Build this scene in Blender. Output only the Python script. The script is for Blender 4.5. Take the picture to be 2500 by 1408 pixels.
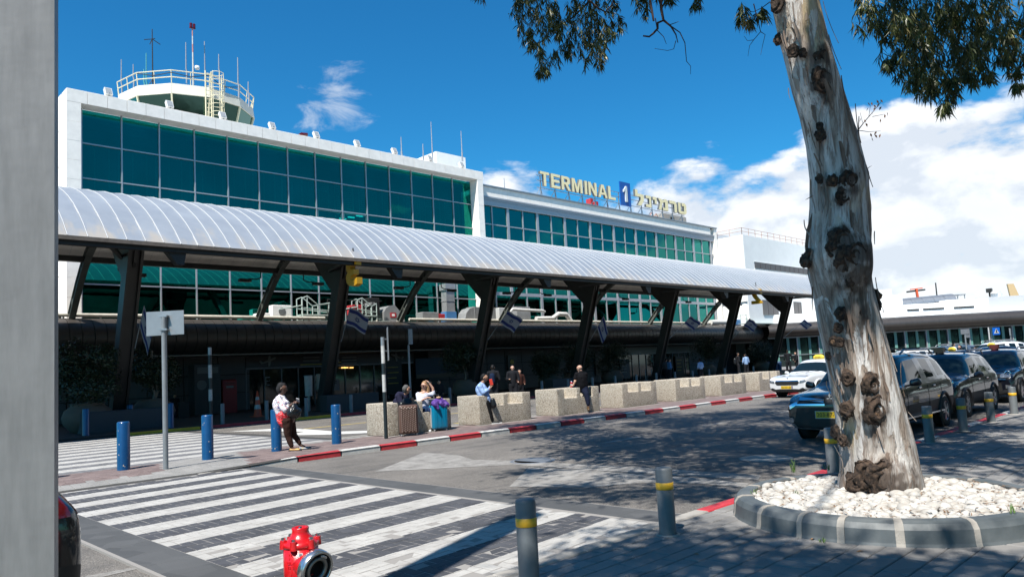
import bpy, bmesh, math, random
from mathutils import Vector, Matrix, noise
from math import radians, sin, cos, pi, tan, atan2, sqrt
random.seed(7)
rnd = random.random
def ru(a, b): return a + (b - a) * random.random()
scene = bpy.context.scene
for o in list(bpy.data.objects): bpy.data.objects.remove(o)
COL = scene.collection
# ------------------------------------------------------------------ camera
RX = Vector((0.7135870, -0.6984965, -0.0538163))     # camera right in the world
RD = Vector((0.0226164, 0.0997469, -0.9947558))      # camera down
RF = Vector((0.7002014, 0.7086277, 0.0869757))       # camera forward
FP, CX, CY = 1795.67, 1250.0, 748.0
EYE = Vector((0, 0, 1.65))
cam_d = bpy.data.cameras.new('camera'); cam = bpy.data.objects.new('camera', cam_d); COL.objects.link(cam)
m3 = Matrix((RX, -RD, -RF)).transposed()
cam.matrix_world = Matrix.Translation(EYE) @ m3.to_4x4()
cam_d.sensor_width = 36; cam_d.lens = FP / 2500 * 36; cam_d.shift_y = (CY - 704) / 2500
cam_d.clip_start = 0.05; cam_d.clip_end = 6000
scene.camera = cam
scene.render.resolution_x = 1024; scene.render.resolution_y = 576
# ------------------------------------------------------------------ light
SUN_AZ = radians(22.0); SUN_EL = radians(56.5)        # azimuth the light travels towards, elevation of the sun
LT = Vector((cos(SUN_AZ) * cos(SUN_EL), sin(SUN_AZ) * cos(SUN_EL), -sin(SUN_EL)))
sd = bpy.data.lights.new('sun', 'SUN'); sun = bpy.data.objects.new('sun', sd); COL.objects.link(sun)
sd.energy = 5.0; sd.angle = radians(0.55); sd.color = (1.0, 0.95, 0.87)
sun.rotation_euler = LT.to_track_quat('-Z', 'Y').to_euler()
scene.view_settings.view_transform = 'Standard'; scene.view_settings.look = 'None'
scene.view_settings.exposure = 0.80; scene.view_settings.gamma = 1.0
scene.view_settings.use_curve_mapping = False
scene.render.engine = 'CYCLES'
scene.cycles.max_bounces = 6; scene.cycles.diffuse_bounces = 3; scene.cycles.transparent_max_bounces = 8
world = bpy.data.worlds.new('World'); scene.world = world; world.use_nodes = True
class NT:
    """small helper for node trees"""
    def __init__(s, tree): s.t = tree; s.n = tree.nodes; s.l = tree.links
    def new(s, typ, **kw):
        n = s.n.new(typ)
        for k, v in kw.items():
            if k.startswith('i_'):
                key = k[2:]; key = int(key) if key.isdigit() else key.replace('_', ' ')
                s.put(n.inputs[key], v)
            else: setattr(n, k, v)
        return n
    def put(s, sock, v):
        if isinstance(v, bpy.types.NodeSocket): s.l.new(v, sock)
        else: sock.default_value = v
    def math(s, op, a, b=0.0, c=None, clamp=False):
        n = s.n.new('ShaderNodeMath'); n.operation = op; n.use_clamp = clamp
        s.put(n.inputs[0], a); s.put(n.inputs[1], b)
        if c is not None: s.put(n.inputs[2], c)
        return n.outputs[0]
    def mix(s, f, a, b, blend='MIX'):
        n = s.n.new('ShaderNodeMix'); n.data_type = 'RGBA'; n.blend_type = blend
        s.put(n.inputs[0], f); s.put(n.inputs[6], c4(a)); s.put(n.inputs[7], c4(b)); return n.outputs[2]
    def ramp(s, f, stops, interp='LINEAR'):
        n = s.n.new('ShaderNodeValToRGB'); n.color_ramp.interpolation = interp
        e = n.color_ramp.elements
        while len(e) < len(stops): e.new(0.5)
        for i, (p, c) in enumerate(stops):
            e[i].position = p; e[i].color = c4(c) if not isinstance(c, (int, float)) else (c, c, c, 1)
        s.put(n.inputs[0], f); return n.outputs[0]
    def mapr(s, v, a, b, c, d, smooth=False):
        n = s.n.new('ShaderNodeMapRange'); n.clamp = True
        if smooth: n.interpolation_type = 'SMOOTHSTEP'
        for i, x in enumerate((v, a, b, c, d)): s.put(n.inputs[i], x)
        return n.outputs[0]
    def noise(s, vec, scale, detail=4, rough=0.55, dist=0.0):
        n = s.n.new('ShaderNodeTexNoise'); s.put(n.inputs['Vector'], vec); n.inputs['Scale'].default_value = scale
        n.inputs['Detail'].default_value = detail; n.inputs['Roughness'].default_value = rough
        n.inputs['Distortion'].default_value = dist; return n.outputs['Fac']
    def mapping(s, vec, scale=(1, 1, 1), loc=(0, 0, 0), rot=(0, 0, 0)):
        n = s.n.new('ShaderNodeMapping'); s.put(n.inputs[0], vec)
        n.inputs['Scale'].default_value = scale; n.inputs['Location'].default_value = loc; n.inputs['Rotation'].default_value = rot
        return n.outputs[0]
    def sep(s, vec):
        n = s.n.new('ShaderNodeSeparateXYZ'); s.put(n.inputs[0], vec); return n.outputs
    def bump(s, h, strength=0.3, dist=0.02):
        n = s.n.new('ShaderNodeBump'); n.inputs['Strength'].default_value = strength; n.inputs['Distance'].default_value = dist
        s.put(n.inputs['Height'], h); return n.outputs[0]
def c4(c):
    if isinstance(c, bpy.types.NodeSocket): return c
    return (c[0], c[1], c[2], 1.0) if len(c) == 3 else c
# sky: Nishita, with procedural cumulus towards the far end of the terminal
w = NT(world.node_tree); w.n.clear()
wout = w.new('ShaderNodeOutputWorld'); bg = w.new('ShaderNodeBackground')
sky = w.new('ShaderNodeTexSky', sky_type='NISHITA', sun_disc=False, sun_elevation=SUN_EL,
            sun_rotation=(radians(270) - SUN_AZ) % (2 * pi), altitude=60, air_density=1.0, dust_density=0.35, ozone_density=1.6)
tc = w.new('ShaderNodeTexCoord').outputs['Generated']
dx, dy, dz = w.sep(tc)
hs = w.new('ShaderNodeHueSaturation', i_Saturation=1.26, i_Value=1.0, i_Color=sky.outputs[0], i_Hue=0.497)
skyc = w.mix(1.0, hs.outputs[0], (0.28, 0.98, 1.20), 'MULTIPLY')
hl = w.math('SQRT', w.math('ADD', w.math('MULTIPLY', dx, dx), w.math('MULTIPLY', dy, dy)))
toward = w.math('DIVIDE', w.math('ADD', w.math('MULTIPLY', dx, 0.966), w.math('MULTIPLY', dy, 0.259)), w.math('MAXIMUM', hl, 0.01))
cv = w.mapping(tc, scale=(1, 1, 2.0), loc=(0.37, 0.11, 0.0))
n1 = w.noise(cv, 6.4, 9, 0.56, 0.2)
n1s = w.noise(w.mapping(tc, scale=(1, 1, 2.0), loc=(0.37 - 0.022, 0.11 - 0.01, 0.045)), 6.4, 6, 0.56, 0.2)
cover = w.math('ADD', w.mapr(w.math('DIVIDE', dx, w.math('MAXIMUM', hl, 0.01)), 0.87, 0.985, 0.0, 0.12, True), w.mapr(dz, 0.19, 0.335, 0.27, -0.16, True))
cover = w.math('SUBTRACT', cover, w.mapr(toward, 0.45, 0.80, 0.25, 0.0, True))
dens = w.math('SUBTRACT', w.math('ADD', n1, cover), 0.615)
mask = w.mapr(dens, -0.01, 0.12, 0.0, 1.0, True)
shade = w.mapr(w.math('SUBTRACT', n1, n1s), -0.06, 0.06, 0.0, 1.0)
shade = w.math('MULTIPLY', shade, w.mapr(dens, 0.10, 0.42, 1.0, 0.68))
ccol = w.mix(shade, (6.1, 6.6, 7.3), (8.6, 8.8, 9.0))
mask = w.math('MULTIPLY', mask, w.mapr(dz, -0.02, 0.03, 0.4, 0.96))
# a thin wisp of cloud high over the control tower
wv = w.noise(w.mapping(tc, scale=(1, 1, 2.4), loc=(2.1, 0.7, 0.3)), 9.0, 8, 0.62, 0.6)
wd = w.new('ShaderNodeVectorMath', operation='DISTANCE', i_0=tc, i_1=(0.492, 0.79, 0.362)).outputs['Value']
wm = w.math('MULTIPLY', w.mapr(w.math('SUBTRACT', wv, w.math('MULTIPLY', wd, 3.6)), 0.33, 0.52, 0.0, 0.5, True), 1.0)
fin = w.mix(w.math('MAXIMUM', mask, wm), skyc, ccol)
w.put(bg.inputs['Color'], fin); bg.inputs['Strength'].default_value = 0.074
w.l.new(bg.outputs[0], wout.inputs[0])
# ------------------------------------------------------------------ geometry of the view: pixels of the 2500 px photograph to places
def ray(u, v): return RX * (u - CX) + RD * (v - CY) + RF * FP
def gz(u, v, z=0.0):
    d = ray(u, v); return EYE + d * ((z - EYE.z) / d.z)
def onY(u, v, y):
    d = ray(u, v); return EYE + d * (y / d.y)
def onX(u, v, x):
    d = ray(u, v); return EYE + d * (x / d.x)
def at(u, v, dep): return EYE + ray(u, v) * (dep / FP)
def depth(p): return (Vector(p) - EYE).dot(RF)
# ------------------------------------------------------------------ materials
MATS = {}
def principled(name):
    m = bpy.data.materials.new(name); m.use_nodes = True; t = NT(m.node_tree)
    b = t.n['Principled BSDF']; return m, t, b
AL = 0.76
KEEP = ('facade_stone', 'white_plaster', 'cream_letter_face', 'lamp_housing', 'canopy_underside', 'white_sheeting', 'tower_cladding', 'cream_paint', 'car_glass')
def dim(c): return tuple(v * AL for v in c[:3])
def mat(name, col, rough=0.6, metal=0.0, var=0.0, vs=3.0, bump=0.0, bs=60.0, col2=None, coat=0.0, emit=None, spec=None, stretch=(1, 1, 1), obj=False, sharp=0.0):
    if name in MATS: return MATS[name]
    if name not in KEEP and metal < .9:
        col = dim(col); col2 = dim(col2) if col2 else None
    m, t, b = principled(name)
    pos = t.new('ShaderNodeTexCoord').outputs['Object'] if obj else t.new('ShaderNodeNewGeometry').outputs['Position']
    if stretch != (1, 1, 1): pos = t.mapping(pos, scale=stretch)
    if var > 0 or col2:
        n = t.noise(pos, vs, 6, 0.6)
        if col2: f = t.mapr(n, 0.5 - 0.2 * (1 - sharp), 0.5 + 0.2 * (1 - sharp) + 0.001, 0, 1); c = t.mix(f, col, col2)
        else:
            f = t.mapr(n, 0.3, 0.7, 1 - var, 1 + var); c = t.mix(1.0, col, (1, 1, 1), 'MULTIPLY')
            cc = t.new('ShaderNodeCombineColor'); [t.put(cc.inputs[i], f) for i in range(3)]
            c = t.mix(1.0, c, cc.outputs[0], 'MULTIPLY')
        t.put(b.inputs['Base Color'], c)
    else: b.inputs['Base Color'].default_value = c4(col)
    b.inputs['Roughness'].default_value = rough; b.inputs['Metallic'].default_value = metal
    if coat: b.inputs['Coat Weight'].default_value = coat; b.inputs['Coat Roughness'].default_value = 0.04
    if spec is not None: b.inputs['Specular IOR Level'].default_value = spec
    if emit: b.inputs['Emission Color'].default_value = c4(emit[0]); b.inputs['Emission Strength'].default_value = emit[1]
    if bump: t.put(b.inputs['Normal'], t.bump(t.noise(pos, bs, 5, 0.65), bump, 0.02))
    MATS[name] = m; return m
def speckle(name, base, dark, light, scale, rough=0.85, bump=0.5, stain=None, dist=0.01, patch=0.25):
    """aggregate surfaces: asphalt, washed concrete"""
    base, dark, light = dim(base), dim(dark), dim(light); stain = dim(stain) if stain else None
    m, t, b = principled(name)
    pos = t.new('ShaderNodeNewGeometry').outputs['Position']
    vor = t.new('ShaderNodeTexVoronoi'); t.put(vor.inputs['Vector'], pos); vor.inputs['Scale'].default_value = scale
    cell = t.sep(vor.outputs['Color'])[0]
    c = t.ramp(cell, [(0.0, dark), (0.35, base), (0.7, base), (1.0, light)])
    big = t.noise(pos, 0.55, 5, 0.6)
    f = t.mapr(big, 0.3, 0.7, 1 - patch, 1 + patch); cc = t.new('ShaderNodeCombineColor'); [t.put(cc.inputs[i], f) for i in range(3)]
    c = t.mix(1.0, c, cc.outputs[0], 'MULTIPLY')
    if stain:
        st = t.noise(t.mapping(pos, scale=(0.35, 1.6, 1)), 1.1, 6, 0.65, 0.4)
        c = t.mix(t.mapr(st, 0.52, 0.68, 0, 0.55), c, stain)
    if name == 'washed_aggregate':
        gz_ = t.sep(pos)[2]; dn_ = t.math('ADD', t.mapr(gz_, .10, .42, .55, -.15), t.math('MULTIPLY', t.math('SUBTRACT', t.noise(pos, 3.5, 6, .7), .5), 1.6)); c = t.mix(t.mapr(dn_, .25, .7, 0, .6), c, (0.13, 0.105, 0.08))
    t.put(b.inputs['Base Color'], c); b.inputs['Roughness'].default_value = rough
    h = t.math('ADD', vor.outputs['Distance'], t.math('MULTIPLY', t.noise(pos, scale * 0.4, 3), 0.6))
    t.put(b.inputs['Normal'], t.bump(h, bump, dist)); MATS[name] = m; return m
M = {}
M['asphalt'] = speckle('asphalt', (0.165, 0.152, 0.138), (0.065, 0.06, 0.055), (0.36, 0.33, 0.30), 130, stain=(0.055, 0.055, 0.058))
M['washed'] = speckle('washed_aggregate', (0.50, 0.44, 0.355), (0.18, 0.14, 0.10), (0.70, 0.65, 0.56), 56, bump=0.8, dist=0.02, patch=0.1)
M['stone'] = mat('facade_stone', (0.86, 0.80, 0.73), 0.75, var=0.07, vs=2.2, bump=0.12, bs=25)
M['white_wall'] = mat('white_plaster', (0.80, 0.80, 0.78), 0.8, var=0.04, vs=1.0, bump=0.08, bs=14)
M['steel'] = mat('dark_painted_steel', (0.022, 0.022, 0.020), 0.5, 0.0, var=0.25, vs=1.3)
M['steel_green'] = mat('grey_green_steel', (0.15, 0.165, 0.15), 0.5, 0.0, var=0.2, vs=2.5)
M['alu'] = mat('aluminium_frame', (0.50, 0.51, 0.54), 0.38, 0.4)
M['galv'] = mat('galvanised_metal', (0.42, 0.44, 0.46), 0.42, 0.7, var=0.12, vs=4)
M['pole_grey'] = mat('grey_pole_paint', (0.30, 0.33, 0.35), 0.45, 0.25, var=0.12, vs=6)
M['black'] = mat('black_matt', (0.012, 0.012, 0.012), 0.6)
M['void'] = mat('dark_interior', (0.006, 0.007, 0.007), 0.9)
M['rubber'] = mat('tyre_rubber', (0.02, 0.02, 0.02), 0.8, bump=0.1)
M['chrome'] = mat('chrome_trim', (0.75, 0.77, 0.8), 0.12, 1.0)
M['white_paint'] = mat('white_road_paint', (0.68, 0.67, 0.64), 0.7, var=0.1, vs=5, bump=0.15, bs=80)
M['red_paint'] = mat('red_kerb_paint', (0.50, 0.035, 0.045), 0.6, var=0.25, vs=5, bump=0.15, bs=50)
M['worn_white'] = mat('white_kerb_paint', (0.70, 0.69, 0.66), 0.65, col2=(0.52, 0.51, 0.49), vs=7, bump=0.15, bs=50)
M['yellow_paint'] = mat('yellow_paint', (0.80, 0.42, 0.03), 0.6, var=0.12, vs=6)
M['far_ground'] = mat('far_ground', (0.15, 0.145, 0.135), 0.9, var=0.15, vs=0.2)
M['concrete'] = mat('concrete', (0.38, 0.36, 0.33), 0.85, var=0.15, vs=4, bump=0.2, bs=40)
M['soil'] = mat('soil_litter', (0.075, 0.05, 0.032), 0.95, col2=(0.14, 0.095, 0.06), vs=22, bump=0.7, bs=50)
M['blue_bollard'] = mat('blue_gloss_paint', (0.003, 0.052, 0.165), 0.33, col2=(0.004, 0.066, 0.20), vs=9, coat=0.3)
M['grey_bollard'] = mat('grey_bollard_paint', (0.155, 0.17, 0.18), 0.5, var=0.12, vs=9, bump=0.05, bs=40)
M['yellow_tape'] = mat('yellow_band', (0.90, 0.50, 0.03), 0.45, var=0.1, vs=18)
M['skin_l'] = mat('light_skin', (0.62, 0.36, 0.26), 0.5, var=0.05, vs=20)
M['skin_m'] = mat('tan_skin', (0.40, 0.22, 0.14), 0.5, var=0.05, vs=20)
M['skin_d'] = mat('dark_skin', (0.115, 0.055, 0.035), 0.45, var=0.05, vs=20)
M['glass_car'] = mat('car_glass', (0.006, 0.012, 0.014), 0.03, 0.0)
M['lens'] = mat('headlamp_lens', (0.42, 0.46, 0.50), 0.08, 0.55, coat=1.0, col2=(0.12, 0.13, 0.15), vs=14, obj=True)
M['red_lens'] = mat('red_lamp_lens', (0.13, 0.008, 0.011), 0.12, coat=.5)
def glassmat(name, tint, rough=0.02, through=0.0):
    """coated facade glass: a tinted mirror over a dark interior, with faint frames standing behind"""
    m, t, b = principled(name)
    pos = t.new('ShaderNodeNewGeometry').outputs['Position']
    big = t.noise(pos, 0.25, 3)
    c = t.mix(t.mapr(big, 0.3, 0.7, 0, 1), tint, tuple(x * 1.25 for x in tint))
    t.put(b.inputs['Base Color'], c); b.inputs['Metallic'].default_value = 1.0; b.inputs['Roughness'].default_value = rough
    h = t.noise(pos, 0.9, 2)
    t.put(b.inputs['Normal'], t.bump(h, 0.05, 0.05))
    if through:
        tr = t.new('ShaderNodeBsdfTransparent'); tr.inputs[0].default_value = (0.12, 0.80, 0.78, 1); ms = t.new('ShaderNodeMixShader'); ms.inputs[0].default_value = through; t.l.new(b.outputs[0], ms.inputs[1]); t.l.new(tr.outputs[0], ms.inputs[2]); t.l.new(ms.outputs[0], t.n['Material Output'].inputs[0])
    MATS[name] = m; return m
M['glass'] = glassmat('teal_facade_glass', (0.006, 0.155, 0.135))
M['glass_in'] = glassmat('teal_office_glass', (0.008, 0.20, 0.160), through=0.42)
M['glass_far'] = glassmat('dark_green_glass', (0.035, 0.10, 0.10), 0.05)
# canopy sheet metal: bluish zinc with rust-cream washes creeping up from the eaves
m, t, b = principled('canopy_sheet'); pos = t.new('ShaderNodeNewGeometry').outputs['Position']
px_, py_, pz_ = t.sep(pos)
nz = t.noise(t.mapping(pos, scale=(1.3, 0.5, 0.5)), 1.2, 6, 0.6)
low = t.mapr(pz_, 6.95, 8.4, 0.26, -0.12)
cst = t.mapr(t.math('ADD', nz, low), 0.62, 0.82, 0.0, 0.85)
cb = t.mix(t.mapr(t.noise(pos, 0.8, 5), 0.35, 0.65, 0, 1), (0.30, 0.33, 0.37), (0.36, 0.39, 0.425))
t.put(b.inputs['Base Color'], t.mix(cst, cb, (0.47, 0.42, 0.355))); b.inputs['Roughness'].default_value = 0.42
b.inputs['Metallic'].default_value = 0.35
t.put(b.inputs['Normal'], t.bump(t.noise(pos, 1.6, 3), 0.05, 0.04)); M['sheet'] = m
M['soffit'] = mat('canopy_underside', (0.72, 0.68, 0.64), 0.5, 0.0, var=0.15, vs=1.2, bump=0.25, bs=2.0)
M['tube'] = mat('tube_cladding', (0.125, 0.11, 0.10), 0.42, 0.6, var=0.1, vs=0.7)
# striped block paving of the two crossings (world-space stripes = paint on the blocks)
def crossing_mat(name, y0, period, frac, darkc, x0, x1, skew):
    m, t, b = principled(name); pos = t.new('ShaderNodeNewGeometry').outputs['Position']; x, y, z = t.sep(pos)
    wob = t.math('MULTIPLY', t.math('SUBTRACT', t.noise(pos, 9, 3), 0.5), 0.03)
    ph = t.math('FRACT', t.math('DIVIDE', t.math('SUBTRACT', t.math('ADD', t.math('SUBTRACT', y, t.math('MULTIPLY', t.math('SUBTRACT', x, 4.6), skew)), wob), y0), period))
    st = t.math('LESS_THAN', ph, frac)
    inx = t.math('MULTIPLY', t.math('GREATER_THAN', t.math('ADD', x, wob), x0), t.math('LESS_THAN', t.math('ADD', x, wob), x1))
    st = t.math('MULTIPLY', st, inx)
    wear = t.mapr(t.noise(pos, 13, 7, 0.75), 0.60, 0.70, 1.0, 0.72)
    st = t.math('MULTIPLY', st, wear)
    oi = t.new('ShaderNodeObjectInfo').outputs['Random']
    vor = t.new('ShaderNodeTexVoronoi'); t.put(vor.inputs['Vector'], pos); vor.inputs['Scale'].default_value = 5.0
    dk = t.mix(t.sep(vor.outputs['Color'])[1], darkc, tuple(v * 1.5 for v in darkc))
    wh = t.mix(t.mapr(t.noise(pos, 2.3, 6, 0.7), 0.35, 0.65, 0, 1), (0.31, 0.30, 0.285), (0.43, 0.42, 0.40))
    wh = t.mix(t.mapr(t.noise(t.mapping(pos, scale=(.5, 2.2, 1)), 1.3, 7, 0.7, .5), .50, .72, 0, .45), wh, (0.20, 0.195, 0.185))
    wh = t.mix(t.math('MULTIPLY', t.mapr(t.noise(pos, 70, 3), 0.35, 0.6, 0.25, 0.0), 1.0), wh, (0.25, 0.24, 0.23))
    t.put(b.inputs['Base Color'], t.mix(st, dk, wh)); b.inputs['Roughness'].default_value = 0.75
    t.put(b.inputs['Normal'], t.bump(t.noise(pos, 60, 5, 0.7), 0.25, 0.01)); M[name] = m; return m
crossing_mat('crossing_paint', 4.42, 0.985, 0.50, (0.042, 0.043, 0.049), 2.86, 6.42, 0.097)
crossing_mat('far_crossing_paint', 18.05, 1.18, 0.50, (0.10, 0.10, 0.105), -8, 10.6, 0)
M['joint'] = mat('paving_joint_sand', (0.30, 0.285, 0.27), 0.95)
M['joint_dark'] = mat('paving_joint_dark', (0.05, 0.048, 0.045), 0.95)
def paver_mat(name, a, bcol, vs=3.0, rough=0.8):
    a, bcol = dim(a), dim(bcol)
    m, t, b = principled(name); pos = t.new('ShaderNodeNewGeometry').outputs['Position']
    vor = t.new('ShaderNodeTexVoronoi'); t.put(vor.inputs['Vector'], pos); vor.inputs['Scale'].default_value = vs
    c = t.mix(t.sep(vor.outputs['Color'])[0], a, bcol)
    c = t.mix(t.mapr(t.noise(pos, 1.1, 5), 0.35, 0.65, 0.0, 0.3), c, tuple(0.6 * v for v in a))
    t.put(b.inputs['Base Color'], c); b.inputs['Roughness'].default_value = rough
    t.put(b.inputs['Normal'], t.bump(t.noise(pos, 55, 5, 0.7), 0.3, 0.01)); M[name] = m
paver_mat('slab', (0.21, 0.205, 0.20), (0.31, 0.30, 0.29), 2.4)
paver_mat('brick', (0.17, 0.125, 0.12), (0.25, 0.19, 0.18), 6)
paver_mat('grey_block', (0.26, 0.255, 0.245), (0.33, 0.32, 0.31), 6)
paver_mat('dark_slab', (0.075, 0.078, 0.082), (0.105, 0.108, 0.112), 3)
# ------------------------------------------------------------------ mesh building
class MB:
    def __init__(s): s.v = []; s.f = []; s.m = []; s.sm = []
    def add(s, vs, fs, mi=0, sm=False):
        k = len(s.v); s.v += [Vector(a) for a in vs]
        for f in fs: s.f.append([k + i for i in f]); s.m.append(mi); s.sm.append(sm)
        return s
    def box(s, x0, x1, y0, y1, z0, z1, mi=0, M=None):
        vs = [Vector((x, y, z)) for z in (z0, z1) for y in (y0, y1) for x in (x0, x1)]
        if M is not None: vs = [M @ a for a in vs]
        return s.add(vs, [(0, 2, 3, 1), (4, 5, 7, 6), (0, 1, 5, 4), (2, 6, 7, 3), (0, 4, 6, 2), (1, 3, 7, 5)], mi)
    def bbox(s, x0, x1, y0, y1, z0, z1, bv, mi=0, M=None):
        """box with a chamfered top"""
        vs = [(x0, y0, z0), (x1, y0, z0), (x1, y1, z0), (x0, y1, z0), (x0, y0, z1 - bv), (x1, y0, z1 - bv), (x1, y1, z1 - bv), (x0, y1, z1 - bv),
              (x0 + bv, y0 + bv, z1), (x1 - bv, y0 + bv, z1), (x1 - bv, y1 - bv, z1), (x0 + bv, y1 - bv, z1)]
        if M is not None: vs = [M @ Vector(a) for a in vs]
        fs = [(0, 1, 5, 4), (1, 2, 6, 5), (2, 3, 7, 6), (3, 0, 4, 7), (4, 5, 9, 8), (5, 6, 10, 9), (6, 7, 11, 10), (7, 4, 8, 11), (8, 9, 10, 11), (3, 2, 1, 0)]
        return s.add(vs, fs, mi)
    def beam(s, p, q, w, h, mi=0, up=(0, 0, 1)):
        p = Vector(p); q = Vector(q); d = (q - p).normalized(); up = Vector(up)
        if abs(d.dot(up)) > 0.98: up = Vector((0, 1, 0))
        sx = d.cross(up).normalized() * (w / 2); sy = sx.cross(d).normalized() * (h / 2)
        vs = [a + b for a in (p, q) for b in (-sx - sy, sx - sy, sx + sy, -sx + sy)]
        return s.add(vs, [(0, 1, 2, 3), (7, 6, 5, 4), (0, 4, 5, 1), (1, 5, 6, 2), (2, 6, 7, 3), (3, 7, 4, 0)], mi)
    def cyl(s, p, q, r, r2=None, n=10, mi=0, cap=True, sm=True):
        p = Vector(p); q = Vector(q); r2 = r if r2 is None else r2; d = (q - p).normalized()
        a = Vector((0, 0, 1)) if abs(d.z) < 0.9 else Vector((1, 0, 0)); x = d.cross(a).normalized(); y = d.cross(x)
        k = [x * cos(2 * pi * i / n) + y * sin(2 * pi * i / n) for i in range(n)]
        s.add([p + c * r for c in k] + [q + c * r2 for c in k], [(i, (i + 1) % n, n + (i + 1) % n, n + i) for i in range(n)], mi, sm)
        if cap:
            b = len(s.v) - 2 * n; P_ = s.v[b:]; s.add(P_, [list(range(n))[::-1], list(range(n, 2 * n))], mi)
        return s
    def tube(s, pts, r, n=6, mi=0):
        """tube along a path, r a number or a list"""
        pts = [Vector(a) for a in pts]; R = r if isinstance(r, (list, tuple)) else [r] * len(pts); rings = []; px = None
        for i, p in enumerate(pts):
            d = (pts[min(i + 1, len(pts) - 1)] - pts[max(i - 1, 0)]).normalized()
            if px is None: a = Vector((0, 0, 1)) if abs(d.z) < 0.9 else Vector((1, 0, 0)); px = d.cross(a).normalized()
            px = (px - d * px.dot(d)).normalized(); y = d.cross(px)
            rings.append([p + (px * cos(2 * pi * k / n) + y * sin(2 * pi * k / n)) * R[i] for k in range(n)])
        vs = [v for g in rings for v in g]; fs = []
        for i in range(len(rings) - 1):
            for k in range(n): fs.append((i * n + k, i * n + (k + 1) % n, (i + 1) * n + (k + 1) % n, (i + 1) * n + k))
        s.add(vs, fs, mi, True); s.add(vs[:n] + vs[-n:], [list(range(n))[::-1], list(range(n, 2 * n))], mi)
        return s
    def lathe(s, prof, n=24, c=(0, 0, 0), mi=0, M=None):
        vs = []; fs = []
        for r, z in prof:
            for k in range(n):
                a = Vector((r * cos(2 * pi * k / n), r * sin(2 * pi * k / n), z))
                if M is not None: a = M @ a
                vs.append(a + Vector(c))
        for i in range(len(prof) - 1):
            for k in range(n): fs.append((i * n + k, i * n + (k + 1) % n, (i + 1) * n + (k + 1) % n, (i + 1) * n + k))
        return s.add(vs, fs, mi, True)
    def prism(s, poly, M, t, mi=0):
        """2-D outline extruded by t along local z; M maps local to world"""
        n = len(poly); vs = [M @ Vector((x, y, 0)) for x, y in poly] + [M @ Vector((x, y, t)) for x, y in poly]
        return s.add(vs, [list(range(n))[::-1], list(range(n, 2 * n))] + [(i, (i + 1) % n, n + (i + 1) % n, n + i) for i in range(n)], mi)
    def mesh(s, name, mats):
        me = bpy.data.meshes.new(name); me.from_pydata([tuple(a) for a in s.v], [], s.f)
        for mm in (mats if isinstance(mats, (list, tuple)) else [mats]): me.materials.append(mm)
        me.polygons.foreach_set('material_index', s.m); me.polygons.foreach_set('use_smooth', s.sm); me.update(); return me
    def build(s, name, mats, parent=None, loc=None, fix=True):
        me = s.mesh(name, mats)
        if fix:
            bm = bmesh.new(); bm.from_mesh(me); bmesh.ops.recalc_face_normals(bm, faces=bm.faces); bm.to_mesh(me); bm.free()
        return link(name, me, parent, loc)
def link(name, me, parent=None, loc=None, rot=None, scale=None):
    o = bpy.data.objects.new(name, me); COL.objects.link(o)
    if loc is not None: o.location = loc
    if rot is not None: o.rotation_euler = rot
    if scale is not None: o.scale = scale
    if parent is not None: o.parent = parent
    return o
def tag(o, label=None, cat=None, group=None, kind=None):
    if label: o['label'] = label
    if cat: o['category'] = cat
    if group: o['group'] = group
    if kind: o['kind'] = kind
    return o
def thing(name, label, cat, loc=(0, 0, 0), rz=0, group=None):
    o = bpy.data.objects.new(name, None); COL.objects.link(o); o.location = loc; o.rotation_euler = (0, 0, rz)
    return tag(o, label, cat, group)
def dup(root, loc=None, rz=None, label=None, group=None):
    kids = {}
    for o in bpy.data.objects:
        if o.parent: kids.setdefault(o.parent, []).append(o)
    def cp(o, par):
        c = o.copy(); COL.objects.link(c)
        if par: c.parent = par; c.matrix_parent_inverse = o.matrix_parent_inverse.copy()
        for k in kids.get(o, []): cp(k, c)
        return c
    r = cp(root, None)
    if loc is not None: r.location = loc
    if rz is not None: r.rotation_euler = (0, 0, rz)
    if label: r['label'] = label
    if group: r['group'] = group
    return r
def struct(o, label): return tag(o, label, None, None, 'structure')
def evalmesh(me, mods, name='tmp'):
    """run modifiers over a mesh and hand back the result"""
    o = bpy.data.objects.new(name, me); COL.objects.link(o)
    for typ, kw in mods:
        md = o.modifiers.new('m', typ)
        for k, v in kw.items(): setattr(md, k, v)
    dg = bpy.context.evaluated_depsgraph_get(); r = bpy.data.meshes.new_from_object(o.evaluated_get(dg))
    bpy.data.objects.remove(o); return r
GLY = {}
def glyph(ch, depth=0.1, fat=0.0):
    """flat lettering from the built-in font as points, faces and its box"""
    k = (ch, depth, fat)
    if k in GLY: return GLY[k]
    cu = bpy.data.curves.new('t', 'FONT'); cu.body = ch; cu.extrude = 0.5; cu.offset = fat; cu.resolution_u = 3
    o = bpy.data.objects.new('t', cu); COL.objects.link(o); dg = bpy.context.evaluated_depsgraph_get()
    me = bpy.data.meshes.new_from_object(o.evaluated_get(dg)); bpy.data.objects.remove(o)
    vs = [v.co.copy() for v in me.vertices]; fs = [list(p.vertices) for p in me.polygons]
    xs = [v.x for v in vs]; ys = [v.y for v in vs]; GLY[k] = (vs, fs, min(xs), max(xs), min(ys), max(ys)); return GLY[k]
def put_text(mb, ch, M, w, h, depth, mi=0, fat=0.0):
    """text fitted to w x h in the local xy plane of M, extruded along local +z"""
    vs, fs, x0, x1, y0, y1 = glyph(ch, depth, fat)
    mb.add([M @ Vector(((v.x - x0) / (x1 - x0) * w, (v.y - y0) / (y1 - y0) * h, (v.z + 0.5) * depth)) for v in vs], fs, mi)
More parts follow.
